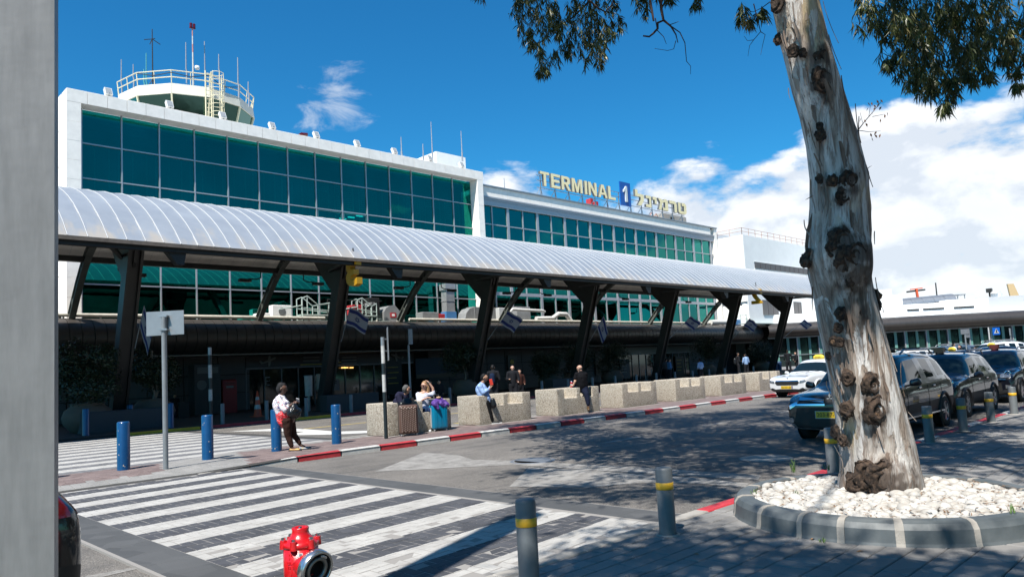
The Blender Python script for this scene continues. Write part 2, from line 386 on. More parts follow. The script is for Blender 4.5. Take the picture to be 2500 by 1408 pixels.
def frame(o, ex, ey):
    """matrix with origin o, local x = ex, local y = ey"""
    ex = Vector(ex).normalized(); ey = Vector(ey).normalized(); ez = ex.cross(ey)
    return Matrix(((ex.x, ey.x, ez.x, o[0]), (ex.y, ey.y, ez.y, o[1]), (ex.z, ey.z, ez.z, o[2]), (0, 0, 0, 1)))
def blob(parts, vox, smooth=4, name='blob'):
    """one continuous surface from tapered limbs: (p, q, rp, rq) capsules merged by a voxel remesh"""
    mb = MB()
    for p, q, r, r2 in parts:
        p = Vector(p); q = Vector(q)
        for c, rr in ((p, r), (q, r2)):
            prof = [(max(0.0005, rr * sin(pi * i / 6)), -rr * cos(pi * i / 6)) for i in range(7)]; mb.lathe(prof, 12, c)
            b = len(mb.v) - 84; mb.f.append([b + i for i in range(12)][::-1]); mb.f.append([b + 72 + i for i in range(12)]); mb.m += [0, 0]; mb.sm += [True, True]
        if (p - q).length > 1e-4: mb.cyl(p, q, r, r2, 12)
    me = mb.mesh(name, [])
    r = evalmesh(me, [('REMESH', dict(mode='VOXEL', voxel_size=vox, use_smooth_shade=True)), ('SMOOTH', dict(factor=0.5, iterations=smooth))])
    bpy.data.meshes.remove(me); return r
def rough_mesh(me, amp, sc, seed=0):
    for v in me.vertices:
        n = noise.noise_vector(v.co * sc + Vector((seed, seed * 2.3, 0))); v.co += n * amp
    me.update(); return me
# ------------------------------------------------------------------ ground
def sheet(name, x0, x1, y0, y1, z, m, label):
    return struct(MB().add([(x0, y0, z), (x1, y0, z), (x1, y1, z), (x0, y1, z)], [(0, 1, 2, 3)]).build(name, m), label)
sheet('ground', -2500, 2500, -2500, 2500, -0.03, M['far_ground'], 'pale flat ground reaching the horizon beyond the airport')
road = sheet('asphalt_road', -60, 260, 4.2, 30.6, 0.0, M['asphalt'], 'dappled grey asphalt roadway between the pavement and the terminal')
# block paving laid herringbone in axis-aligned cells; the pieces nearest the camera are objects, the rest one mesh
def pavers(parent, cells, size, z0, z1, mats, pick, name='brick', limit=300, gap=0.004, bev=0.006, shear=0.0):
    cells = [c for c in cells]
    cells.sort(key=lambda c: (c[0] + c[1]) ** 2 / 4 + (c[2] + c[3]) ** 2 / 4)
    vis = []; rest = []
    for c in cells:
        (vis if (len(vis) < limit and pick(c)) else rest).append(c)
    shared = {}
    for x0, x1, y0, y1, mi in vis:
        k = (round(x1 - x0, 3), round(y1 - y0, 3), mi)
        if k not in shared:
            a, b_ = (x1 - x0) / 2 - gap, (y1 - y0) / 2 - gap
            shared[k] = MB().bbox(-a, a, -b_, b_, z0 - z1, 0, bev, 0, SHR(shear)).mesh(name, mats[mi])
        link(name, shared[k], parent, (((x0 + x1) / 2), (y0 + y1) / 2 + shear * ((x0 + x1) / 2 - 4.6), z1 + ru(-0.0025, 0.0025)), (ru(-.006, .006), ru(-.006, .006), 0))
    mb = MB()
    for x0, x1, y0, y1, mi in rest:
        zz = z1 + ru(-0.0022, 0.0022)
        mb.bbox(x0 + gap, x1 - gap, y0 + gap, y1 - gap, z0, zz, bev, mi, Matrix.Translation((0, -4.6 * shear, 0)) @ SHR(shear) if shear else None)
    if rest:
        o = mb.build(name + '_field', mats, parent, fix=False); o['kind'] = 'stuff'
def SHR(k): return Matrix(((1, 0, 0, 0), (k, 1, 0, 0), (0, 0, 1, 0), (0, 0, 0, 1)))
def herring(x0, x1, y0, y1, u):
    out = []
    ni, nj = int((x1 - x0) / u), int(round((y1 - y0) / u))
    for i in range(ni):
        for j in range(nj):
            k = (i + j) % 4; X, Y = x0 + i * u, y0 + j * u
            if k == 0: out.append((X, X + (2 if i + 1 < ni else 1) * u, Y, Y + u))
            elif k == 2: out.append((X, X + u, Y, Y + (2 if j + 1 < nj else 1) * u))
            elif k == 1 and i == 0: out.append((X, X + u, Y, Y + u))
            elif k == 3 and j == 0: out.append((X, X + u, Y, Y + u))
    return out
def infr(x, y, z=0.05, pad=60):
    d = Vector((x, y, z)) - EYE
    if d.dot(RF) < 0.5: return False
    u = CX + FP * d.dot(RX) / d.dot(RF); v = CY + FP * d.dot(RD) / d.dot(RF)
    return 138 - pad < u < 2500 + pad and v < 1408 + pad
# near crossing: raised table of blocks with a dark border
cw = struct(MB().box(2.36, 6.90, 4.46, 14.29, -0.05, 0.0238).build('crosswalk', M['joint']), 'black and white striped block crossing in the foreground')
cells = [c + (0,) for c in herring(2.86, 6.42, 4.30, 14.50, 0.12) if infr((c[0] + c[1]) / 2, (c[2] + c[3]) / 2) and 4.47 < c[2] + .097 * ((c[0] + c[1]) / 2 - 4.6) - .01 and c[3] + .097 * ((c[0] + c[1]) / 2 - 4.6) < 14.29]
pavers(cw, cells, 0.11, 0.0, 0.026, [M['crossing_paint']], lambda c: infr((c[0] + c[1]) / 2, (c[2] + c[3]) / 2, pad=0), gap=0.005, bev=0.0015, shear=0.097)
bord = MB()
for xs in ((2.40, 2.86), (6.42, 6.88)):
    y = 4.47
    while y < 14.2:
        yy = min(y + 0.6, 14.27); o = link('border_block', MB().bbox(-(xs[1] - xs[0]) / 2 + .0005, (xs[1] - xs[0]) / 2 - .0005, -(yy - y) / 2 + .001, (yy - y) / 2 - .001, -0.026, 0, .003).mesh('border_block', M['dark_slab']), cw, ((xs[0] + xs[1]) / 2, (y + yy) / 2, 0.026)); y = yy
# far crossing on the second carriageway
cw2 = struct(MB().box(-6, 11.2, 17.5, 29.95, -0.05, 0.008).build('far_crosswalk', M['joint_dark']), 'striped block crossing between the traffic island and the terminal')
cells = [(c[0], c[1], c[2], c[3], 0) for c in herring(3.2, 10.9, 17.6, 29.8, 0.2) if infr(c[0], c[2])]
pavers(cw2, cells, 0.2, 0.0, 0.018, [M['far_crossing_paint']], lambda c: True)
# right-hand pavement of mixed slabs
pav = struct(MB().box(-6, 60, -14, 4.27, -0.04, 0.045).build('pavement', M['joint_dark']), 'dappled pavement of mixed grey slabs around the tree')
cells = []; y = 4.27; random.seed(11)
PCX, PCY, PR = 7.80, 2.79, 1.44
while y > -1.6:
    h = random.choice((0.2, 0.2, 0.3, 0.15)); x = 1.2 + ru(-.3, 0)
    while x < 15.5:
        wd_ = random.choice((0.2, 0.3, 0.3, 0.45, 0.4)); cx_, cy_ = x + wd_ / 2, y - h / 2
        if infr(cx_, cy_) and (cx_ - PCX) ** 2 + (cy_ - PCY) ** 2 > (PR - 0.2) ** 2: cells.append((x, x + wd_, y - h, y, 0))
        x += wd_
    y -= h
pavers(pav, cells, 0, 0.0, 0.06, [M['slab']], lambda c: infr((c[0] + c[1]) / 2, (c[2] + c[3]) / 2, pad=0), 'slab', bev=0.007)
m, t, b = principled('far_slabs'); pos = t.new('ShaderNodeNewGeometry').outputs['Position']
br = t.new('ShaderNodeTexBrick'); t.put(br.inputs['Vector'], pos); br.inputs['Scale'].default_value = 1.0
br.inputs['Brick Width'].default_value = 0.42; br.inputs['Row Height'].default_value = 0.22; br.inputs['Mortar Size'].default_value = 0.008
br.inputs['Color1'].default_value = (0.16, 0.155, 0.15, 1); br.inputs['Color2'].default_value = (0.22, 0.215, 0.21, 1); br.inputs['Mortar'].default_value = (0.05, 0.05, 0.05, 1)
t.put(b.inputs['Base Color'], br.outputs[0]); b.inputs['Roughness'].default_value = 0.85
MB().add([(15.7, -14, 0.0585), (60, -14, 0.0585), (60, 4.27, 0.0585), (15.7, 4.27, 0.0585)], [(0, 1, 2, 3)]).build('slab_field', m, pav)['kind'] = 'stuff'
MB().add([(-6, -14, 0.0585), (15.7, -14, 0.0585), (15.7, -1.65, 0.0585), (-6, -1.65, 0.0585)], [(0, 1, 2, 3)]).build('slab_field', m, pav)['kind'] = 'stuff'
kerb = struct(MB().box(-6, 60, 4.28, 4.45, -0.03, 0.03).build('near_kerb', M['concrete']), 'low kerb painted red and white along the tree-side pavement')
x = -3.0; k = 0
KW = MB().bbox(-.497, .497, -.08, .08, -.04, 0, .012).mesh('kerb_stone', M['worn_white']); KR = MB().bbox(-.497, .497, -.08, .08, -.04, 0, .012).mesh('kerb_stone', M['red_paint'])
KG = MB().bbox(-.497, .497, -.08, .08, -.04, 0, .012).mesh('kerb_stone', M['concrete'])
while x < 40:
    link('kerb_stone', (KG if x < 6.6 else (KR, KR, KW)[k % 3]), kerb, (x + .5, 4.365, 0.064)); x += 1; k += 1
# traffic island
IZ = 0.12
def izh(x, y):
    """island surface: dropped to the crossings on the left, full height to the right"""
    s = max(0.0, min(1.0, (x - 5.6) / 2.2)); r = min(1.0, max(0.0, (y - 14.3) / 0.9), max(0.0, (17.35 - y) / 0.9))
    return 0.028 + (IZ - 0.028) * (s + (1 - s) * r)
isl = MB(); nx = 60; ny = 12; X0, X1, Y0, Y1 = 0.5, 46.0, 14.30, 17.35
xs = [X0 + (9.5 - X0) * i / 36 for i in range(36)] + [9.5, 46.0]; ys = [Y0 + (Y1 - Y0) * j / ny for j in range(ny + 1)]
isl.add([(x, y, izh(x, y) - 0.012) for y in ys for x in xs], [(j * len(xs) + i, j * len(xs) + i + 1, (j + 1) * len(xs) + i + 1, (j + 1) * len(xs) + i) for j in range(ny) for i in range(len(xs) - 1)])
isl.box(0.5, 46, 14.32, 17.33, -0.04, 0.012)
island = struct(isl.build('traffic_island', M['joint_dark']), 'narrow brick-paved traffic island carrying the bollards and bench blocks')
cells = []
for c in herring(1.6, 20.2, 14.46, 17.26, 0.14):
    xm, ym = (c[0] + c[1]) / 2, (c[2] + c[3]) / 2
    if infr(xm, ym, 0.1):
        grey = (xm < 6.7 and ym < 14.9) or (5.0 + 0.9 * (ym - 14.3) / 3 < xm < 6.6 + .3 * (ym - 14.3) and ym < 17.3) or ym > 16.9
        cells.append(c + (1 if grey else 0,))
cells.sort(key=lambda c: c[0] ** 2 + c[2] ** 2)
sh = {}; rest = MB()
for n_, (x0, x1, y0, y1, mi) in enumerate(cells):
    xm, ym = (x0 + x1) / 2, (y0 + y1) / 2; z = izh(xm, ym); a, b_ = (x1 - x0) / 2 - .004, (y1 - y0) / 2 - .004
    tx = (izh(xm, ym + .07) - izh(xm, ym - .07)) / .14; ty = -(izh(xm + .07, ym) - izh(xm - .07, ym)) / .14
    if n_ < 300:
        k = (round(a, 3), round(b_, 3), mi)
        if k not in sh: sh[k] = MB().bbox(-a, a, -b_, b_, -.03, 0, .005).mesh('brick', [M['brick'], M['grey_block']][mi])
        link('brick', sh[k], island, (xm, ym, z + ru(-.001, .001)), (math.atan(tx), math.atan(ty), 0))
    else:
        Mx = Matrix.Translation((xm, ym, z + ru(-.0015, .0015))) @ Matrix.Rotation(math.atan(tx), 4, 'X') @ Matrix.Rotation(math.atan(ty), 4, 'Y')
        rest.bbox(-a, a, -b_, b_, -.03, 0, .005, mi, Mx)
rest.build('brick_field', [M['brick'], M['grey_block']], island, fix=False)['kind'] = 'stuff'
MB().add([(20.2, 14.46, IZ + .001), (46, 14.46, IZ + .001), (46, 17.26, IZ + .001), (20.2, 17.26, IZ + .001)], [(0, 1, 2, 3)]).build('brick_field', M['brick'], island)['kind'] = 'stuff'
# kerb stones of the island: red and white metres, rounded nose
def kerbstone(x, m, side=-1, zt=0.13, yy=14.31, par=None, dz=0.0, dz2=0.0):
    prof = [(0, -.03), (0, zt - .035), (.03, zt - .008), (.06, zt), (.165, zt), (.165, -.03)]
    mb = MB(); n = len(prof)
    L = [(x + .006, yy - side * 0 + p[0] * 1, p[1] - (dz if p[1] > 0 else 0)) for p in prof]; Rr = [(x + .994, yy + p[0], p[1] - (dz2 if p[1] > 0 else 0)) for p in prof]
    mb.add(L + Rr, [list(range(n)), list(range(n, 2 * n))[::-1]] + [(i, (i + 1) % n, n + (i + 1) % n, n + i) for i in range(n)])
    return mb.build('kerb_stone', m, par)
kerbstone(5.59, M['concrete'], par=island, dz=.10, dz2=.085); kerbstone(6.62, M['worn_white'], par=island, dz=.085, dz2=.02)
for k in range(37): kerbstone(7.65 + 1.03 * k, (M['red_paint'], M['worn_white'])[k % 2], par=island, dz=.02 if k == 0 else 0)
fk = MB().box(10.6, 46, 17.33, 17.47, -.03, .125)
for i in range(40): pass
fk.build('kerb_back', M['concrete'], island)
# painted markings
def painted(name, pts, label, m=None, z=0.004):
    return struct(MB().add([(p[0], p[1], z) for p in pts], [list(range(len(pts)))]).build(name, m or M['worn_marking'], fix=True), label)
m, t, b = principled('worn_marking'); pos = t.new('ShaderNodeNewGeometry').outputs['Position']
wr = t.mapr(t.noise(pos, 3.0, 9, 0.78), 0.40, 0.60, 0.0, 1.0); wr = t.math('MULTIPLY', wr, t.mapr(t.noise(pos, 60, 3), 0.36, 0.52, 0.25, 1))
t.put(b.inputs['Base Color'], t.mix(wr, (0.27, 0.26, 0.245), (0.125, 0.118, 0.11))); b.inputs['Roughness'].default_value = 0.8
t.put(b.inputs['Normal'], t.bump(t.noise(pos, 120, 3), 0.4, 0.01)); M['worn_marking'] = m
m, t, b = principled('yellow_marking'); pos = t.new('ShaderNodeNewGeometry').outputs['Position']
t.put(b.inputs['Base Color'], t.mix(t.mapr(t.noise(pos, 6, 7, 0.7), 0.45, 0.62, 0, 1), (0.44, 0.32, 0.06), (0.16, 0.15, 0.11))); b.inputs['Roughness'].default_value = 0.8; M['yellow_marking'] = m
A = [gz(*p) for p in ((915, 1151), (1035, 1104), (1120, 1111), (1155, 1122), (1245, 1124), (1560, 1140), (1860, 1160), (1850, 1171), (1560, 1155), (1250, 1134))]
painted('road_arrow', A, 'worn white direction arrow near the striped kerb')
B = [gz(*p) for p in ((1243, 1188), (1292, 1140), (1420, 1146), (1700, 1167), (1830, 1180), (1815, 1190), (1700, 1180), (1560, 1178), (1440, 1190))]
painted('road_arrow', B, 'worn white direction arrow nearer the block crossing')
for k in range(5): painted('lane_dash', [(12.5 + 4 * k, 10.05, 0), (13.9 + 4 * k, 10.05, 0), (13.9 + 4 * k, 10.2, 0), (12.5 + 4 * k, 10.2, 0)], 'faded white lane dash ' + ('nearest the road arrows', 'second in line from the arrows', 'level with the dark SUV', 'beside the row of black SUVs', 'nearest the white taxi')[k])
painted('lane_line', [gz(200, 1408), gz(330, 1384), gz(362, 1376), gz(360, 1383), gz(250, 1408)], 'faded white line on the asphalt at bottom left')
A2 = [gz(*p) for p in ((560, 1053), (665, 1046), (735, 1046), (820, 1053), (905, 1051), (905, 1056), (815, 1060), (700, 1062), (745, 1053), (650, 1052))]
painted('road_arrow', A2, 'white arrow on the far lane behind the blue bollards', M['white_paint'])
for x0, lab_ in zip((13.0, 19.2, 25.4, 31.6, 37.8), ('right of the leaning woman', 'behind the first bench block', 'behind the second bench block', 'behind the bald man', 'behind the fourth bench block')): painted('yellow_line', [(x0, 24.0, 0), (x0 + 5.4, 24.0, 0), (x0 + 5.4, 24.22, 0), (x0, 24.22, 0)], 'yellow lane line on the far carriageway ' + lab_, M['yellow_marking'])
for x0, lab_ in zip((16.0, 20.4, 24.8, 29.2, 33.6), ('after the first bench block', 'after the second bench block', 'after the third bench block', 'after the fourth bench block', 'after the fifth bench block')): painted('yellow_line', [(x0, 18.9, 0), (x0 + 3.2, 18.9, 0), (x0 + 3.2, 19.35, 0), (x0, 19.35, 0)], 'yellow painted block in the gap ' + lab_, M['yellow_marking'])
hat = MB(); hat.lathe([(0.001, 0.004), (0.33, 0.004)], 28, (gz(1300, 1124).x, gz(1300, 1124).y, 0)); hat.lathe([(0.35, 0.004), (0.39, 0.012), (0.42, 0.004)], 28, (gz(1300, 1124).x, gz(1300, 1124).y, 0))
tag(hat.build('manhole_cover', M['galv']), 'round metal manhole cover in the road by the arrows', 'manhole cover')
hp = gz(1870, 1118); hat = MB().lathe([(0.001, 0.006), (0.40, 0.006), (0.42, 0.002)], 28, (hp.x, hp.y, 0))
tag(hat.build('manhole_cover', M['concrete']), 'pale round manhole cover in the shade left of the tree', 'manhole cover')
# terminal forecourt
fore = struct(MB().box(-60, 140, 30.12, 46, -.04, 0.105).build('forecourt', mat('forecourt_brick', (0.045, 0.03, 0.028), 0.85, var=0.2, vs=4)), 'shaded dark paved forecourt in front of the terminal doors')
FK = [MB().bbox(-1.49, 1.49, -.07, .07, -.13, 0, .02).mesh('kerb_stone', mm) for mm in (M['red_paint'], M['yellow_paint'])]
for k in range(24):
    o = link('kerb_stone', FK[1] if k % 2 == 0 else FK[0], fore, (10.3 + 3.0 * k, 30.05, 0.118))
# stray dry leaves
random.seed(5)
for k, (u, v) in enumerate(((2470, 1048), (2433, 1040), (2486, 1075), (1985, 1315), (1700, 1352), (2100, 1345), (2310, 1120), (2360, 1092))):
    p = gz(u, v, 0.066); lf = MB().add([(-.035, 0, 0), (0, .014, .006), (.035, 0, .003), (0, -.014, .008)], [(0, 1, 2, 3)])
    o = link('dry_leaf', lf.mesh('dry_leaf', mat('dry_leaf', (0.42, 0.20, 0.05), 0.7)), None, (p.x, p.y, 0.066), (0, 0, ru(0, 6)))
    tag(o, ['small orange dry leaf on the slabs near the right edge of the frame', 'dry orange leaf on the pavement beyond the far rim of the round planter', 'fallen leaf lying on the slabs right of the yellow banded bollards', 'fallen leaf at the foot of the planter kerb', 'fallen leaf on the slabs between grey bollard and planter', 'fallen leaf in front of the planter kerb joint', 'fallen leaf right of the tree foot on the slabs', 'fallen leaf beside the second banded bollard from the tree'][k], 'leaf', 'dry leaves on the pavement')
# ------------------------------------------------------------------ terminal: main block
def pane_mesh(w_, h_, m=None): return MB().box(-w_ / 2, w_ / 2, 0, .012, -h_ / 2, h_ / 2).mesh('window_pane', m or M['glass'])
main = thing('terminal_building', 'tall white stone terminal block with a huge teal glass wall on the left', 'building', (10.2, 44, 0))
def child(mb, name, m, par): o = mb.build(name, m, par); o.matrix_parent_inverse = Matrix.Translation(-par.location); return o
def clink(name, me, par, loc, rot=None):
    o = link(name, me, par, Vector(loc) - par.location, rot); return o
child(MB().box(10.3, 39.9, 45.45, 66, 3.52, 17.75), 'wall', M['white_wall'], main)
SP = MB().bbox(-.489, .489, 0, .95, -.35, .35, .012).mesh('stone_panel', M['stone'])
for k in range(30): clink('stone_panel', SP, main, (10.71 + .996 * k - (0), 43.1 + ru(-.004, .004), 17.55))
z = 17.19
SC = MB().box(-.345, .345, 0, 1.0, -.52, .52).mesh('stone_panel', M['stone']); SE = MB().box(-.30, .30, 0, 1.0, -.52, .52).mesh('stone_panel', M['stone'])
for k in range(13):
    clink('stone_panel', SC, main, (10.56 + ru(-.003, .003), 43.1 + ru(-.004, .004), 17.195 - .53 - 1.05 * k))
    if k < 12: clink('stone_panel', SE, main, (39.72 + ru(-.003, .003), 43.1 + ru(-.004, .004), 17.195 - .53 - 1.05 * k))
for j in range(6):      # end wall slabs on the sunny left side
    for k in range(8):
        clink('stone_panel', MATS.setdefault('_endslab', None) or MB().box(0, .05, -1.0, 1.0, -.98, .98).mesh('stone_panel', M['stone']), main, (10.215, 45.15 + 2.02 * k, 16.9 - 1.99 * j))
rows = [5.6, 7.54, 9.45, 11.4, 13.33, 15.28, 17.19]; cw_ = 2.026
for j in range(6):
    pm = pane_mesh(cw_ - .06, rows[j + 1] - rows[j] - .05, M['glass_in'] if j > 1 else M['glass'])
    for i in range(14): clink('window_pane', pm, main, (11.13 + cw_ * (i + .5), 44.0, (rows[j] + rows[j + 1]) / 2), (radians(ru(-.12, .12)), 0, radians(ru(-.12, .12))))
MU = MB().box(-.035, .035, -.09, .06, -5.8, 5.8).mesh('mullion', M['alu'])
for i in range(15): clink('mullion', MU, main, (11.13 + cw_ * i, 44.0, 11.4))
TR = MB().box(-14.2, 14.2, -.07, .06, -.035, .035).mesh('transom', M['alu'])
for zz in rows[:-1]: clink('transom', TR, main, (25.31, 43.995, zz))
# rooms behind the glass: floor edges, inner windows and blinds
child(MB().box(10.4, 39.6, 45.40, 45.44, 3.6, 17.1), 'inner_wall', mat('inner_wall_dark', (0.07, 0.075, 0.075), .8), main)
child(MB().box(10.4, 39.6, 44.25, 45.5, 11.0, 11.35).box(10.4, 39.6, 44.3, 45.5, 16.6, 17.1).box(10.4, 39.6, 44.2, 45.4, 3.6, 5.5), 'floor_edge', mat('inner_slab', (0.3, 0.3, 0.3), .8), main)
inw = mat('inner_white_frame', (0.75, 0.75, 0.72), .6); random.seed(14)
for i in range(14):
    x0, x1, z0, z1 = 11.13 + cw_ * i + .22, 11.13 + cw_ * (i + 1) - .22, 12.3, 15.6; mb = MB()
    for a in ((x0, x0 + .08, z0, z1), (x1 - .08, x1, z0, z1), (x0, x1, z0, z0 + .08), (x0, x1, z1 - .08, z1), ((x0 + x1) / 2 - .04, (x0 + x1) / 2 + .04, z0, z1)): mb.box(a[0], a[1], 45.30, 45.38, a[2], a[3])
    child(mb, 'inner_window', inw, main)
    if i > 6:
        mb = MB(); k0 = random.choice((4, 9, 14))
        for k in range(k0): mb.box(x0 + .1, x1 - .1, 45.2, 45.26, z1 - .22 - .15 * k, z1 - .14 - .15 * k)
        child(mb, 'blind', inw, main)
for x in (27.6, 28.3, 29.0): child(MB().box(x, x + .5, 44.7, 44.85, 13.0 + (x - 27.6) * .25, 13.06 + (x - 27.6) * .25), 'ceiling_light', mat('office_lamp', (0.8, 0.8, 0.8), .5, emit=((0.8, 1, 0.95), 2.5)), main)
# open ventilation sashes that stand a little proud
for (i, j) in ((7, 3), (8, 3)):
    x0, x1, z0, z1 = 11.13 + cw_ * i + .09, 11.13 + cw_ * (i + 1) - .09, rows[j] + .08, rows[j + 1] - .08
    mb = MB()
    for a in ((x0, x0 + .04, z0, z1), (x1 - .04, x1, z0, z1), (x0, x1, z0, z0 + .04), (x0, x1, z1 - .04, z1)): mb.box(a[0], a[1], 43.93, 43.98, a[2], a[3])
    child(mb, 'sash_frame', M['glass_trim'] if 'glass_trim' in M else mat('sash_trim', (0.10, 0.30, 0.33), 0.4, 0.3), main)
# roof plant of the main block
pb = MB().box(39.3, 42.6, 48.0, 54, 17.5, 20.75); child(pb, 'roof_block', M['white_wall'], main)
def floodlight(x, lab):
    r = thing('floodlight', lab, 'floodlight', (x, 43.25, 17.9), 0, 'floodlights along the stone parapet')
    Mx = Matrix.Rotation(radians(-28), 4, 'X')
    MB().box(-.19, .19, -.10, .10, .12, .62, 0, Mx).build('lamp_housing', mat('lamp_housing', (0.62, 0.63, 0.62), 0.5), r)
    MB().beam((0, .05, 0), (0, .0, .25), .06, .06).build('bracket', M['galv'], r)
    MB().box(-.155, .155, -.112, -.102, .16, .58, 0, Mx).build('lamp_glass', mat('lamp_glass', (0.45, 0.47, 0.48), 0.12, 0.2), r)
fl = [(267, 226), (417, 257), (547, 285), (668, 311), (776, 331), (876, 353), (967, 372), (1053, 391), (1131, 407)]
fn = ['leftmost floodlight on the parapet', 'second floodlight from the left, below the tower windows', 'third floodlight, under the tower ladder', 'fourth floodlight on the parapet, right of the tower', 'fifth floodlight from the left on the parapet', 'sixth floodlight from the left on the parapet', 'floodlight left of the rooftop masts', 'floodlight beside the white roof block', 'rightmost floodlight at the end of the parapet']
for (u, v), l in zip(fl, fn): floodlight(onY(u, v, 43.2).x, 'white box ' + l)
def mast(name, p, h, r, lab, m=None, group='antennas on the roofs'):
    o = MB().cyl((0, 0, 0), (0, 0, h * .3), r * 1.4, r * 1.4, 6).cyl((0, 0, h * .3), (0, 0, h), r, r * .6, 6).build(name, m or M['alu'], None, p)
    return tag(o, lab, 'antenna', group)
for (u, v0, v1, l) in ((981, 377, 335, 'thin whip antenna left of the white roof block'), (1034, 385, 352, 'short whip antenna just left of the white roof block'), (1057, 398, 299, 'tallest whip antenna at the white roof block'), (1129, 386, 321, 'whip antenna at the right corner of the white roof block'), (1233, 471, 436, 'short rusty mast on the lower roof before the sign')):
    Yb = 46.5 if v0 < 400 else 45; a = onY(u, v0 + 8, Yb); c = onY(u, v1, Yb); mast('antenna', a, c.z - a.z, .05, l)
bx = onY(740, 331, 47); tag(MB().box(-.25, .25, -.2, .2, -.6, .12).cyl((-.2, -.22, 0), (.2, -.22, .05), .12, .12, 8).build('obstruction_lamp', M['red_lens'], None, bx), 'small red obstruction lamp on the roof right of the tower', 'warning lamp')
# ------------------------------------------------------------------ control tower
TC = Vector((20.33, 53.07, 0)); TR_ = 4.55
tower = thing('control_tower', 'low polygonal control tower cab with slanted green windows behind the parapet', 'control tower', (TC.x, TC.y, 17))
ang = [radians(207 + 30 * k) for k in range(12)]
def ringp(r, z): return [Vector((TC.x + r * cos(a), TC.y + r * sin(a), z)) for a in ang]
def band(r0, z0, r1, z1, th=.12):
    mb = MB(); A_, B_, C_, D_ = ringp(r0, z0), ringp(r1, z1), ringp(r0 - th, z0), ringp(r1 - th, z1); n = 12
    mb.add(A_ + B_ + C_ + D_, [(i, (i + 1) % n, n + (i + 1) % n, n + i) for i in range(n)] + [(2 * n + i, 3 * n + i, 3 * n + (i + 1) % n, 2 * n + (i + 1) % n) for i in range(n)] + [(n + i, n + (i + 1) % n, 3 * n + (i + 1) % n, 3 * n + i) for i in range(n)] + [(i, 2 * n + i, 2 * n + (i + 1) % n, (i + 1) % n) for i in range(n)]); return mb
m_t = mat('tower_cladding', (0.60, 0.58, 0.50), 0.55, var=0.06, vs=2)
for k in range(12):
    a, b_ = ringp(TR_, 22.0)[k], ringp(TR_, 22.0)[(k + 1) % 12]; c, d = ringp(TR_ + .10, 21.28)[k], ringp(TR_ + .10, 21.28)[(k + 1) % 12]
    mid = lambda p, q, f: p + (q - p) * f
    inn = (Vector((TC.x, TC.y, 21.5)) - (a + b_) / 2); inn.z = 0; inn = inn.normalized() * .1
    mb = MB(); P = [mid(c, d, .004), mid(c, d, .996), mid(a, b_, .996), mid(a, b_, .004)]; mb.add(P + [p + inn for p in P], [(0, 1, 2, 3), (7, 6, 5, 4), (0, 4, 5, 1), (1, 5, 6, 2), (2, 6, 7, 3), (3, 7, 4, 0)])
    child(mb, 'cladding_panel', m_t, tower)
    c2, d2 = ringp(TR_ - .55, 19.2)[k], ringp(TR_ - .55, 19.2)[(k + 1) % 12]
    mb = MB(); a3, b3 = ringp(TR_ - .02, 21.28)[k], ringp(TR_ - .02, 21.28)[(k + 1) % 12]
    P = [mid(c2, d2, .03), mid(c2, d2, .97), mid(a3, b3, .97), mid(a3, b3, .03)]; mb.add(P + [p + inn * .4 for p in P], [(0, 1, 2, 3), (7, 6, 5, 4), (0, 4, 5, 1), (1, 5, 6, 2), (2, 6, 7, 3), (3, 7, 4, 0)])
    child(mb, 'cab_window', M.get('cabglass') or M.setdefault('cabglass', glassmat('tower_cab_glass', (0.10, 0.20, 0.17), 0.06)), tower)
    child(MB().beam(ringp(TR_ - .53, 19.2)[k], ringp(TR_ + .04, 21.28)[k], .10, .12), 'window_post', mat('cream_paint', (0.66, 0.60, 0.42), 0.5), tower)
mb = MB(); mb.add(ringp(TR_ - .08, 21.96), [list(range(12))]); child(mb, 'roof_deck', M['concrete'], tower)
child(MB().cyl((TC.x, TC.y, 10), (TC.x, TC.y, 19.3), 3.7, 3.7, 24), 'shaft', m_t, tower)
cream = MATS['cream_paint']
rail = MB(); rr = ringp(TR_ - .02, 22.0); r2_ = ringp(TR_ + .08, 22.86); rm = ringp(TR_ + .03, 22.42)
for k in range(12):
    for q in (rm, r2_): rail.cyl(q[k], q[(k + 1) % 12], .035, .035, 6)
    rail.cyl(rr[k], r2_[k], .035, .035, 6); h1 = (rr[k] + rr[(k + 1) % 12]) / 2; h2 = (r2_[k] + r2_[(k + 1) % 12]) / 2; rail.cyl(h1, h2, .03, .03, 6)
child(rail, 'handrail', cream, tower)
cab = MB()
for k in range(4, 11): pass
q = [r2_[k] + Vector((0, 0, -.04 - .12 * (k % 2))) for k in (0, 1, 2, 3)]
cab.tube([q[0], (q[0] + q[1]) / 2 - Vector((0, 0, .2)), q[1], (q[1] + q[2]) / 2 - Vector((0, 0, .22)), q[2], (q[2] * .6 + q[3] * .4) - Vector((0, 0, .5)), q[3]], .03, 5)
child(cab, 'cable', M['black'], tower)
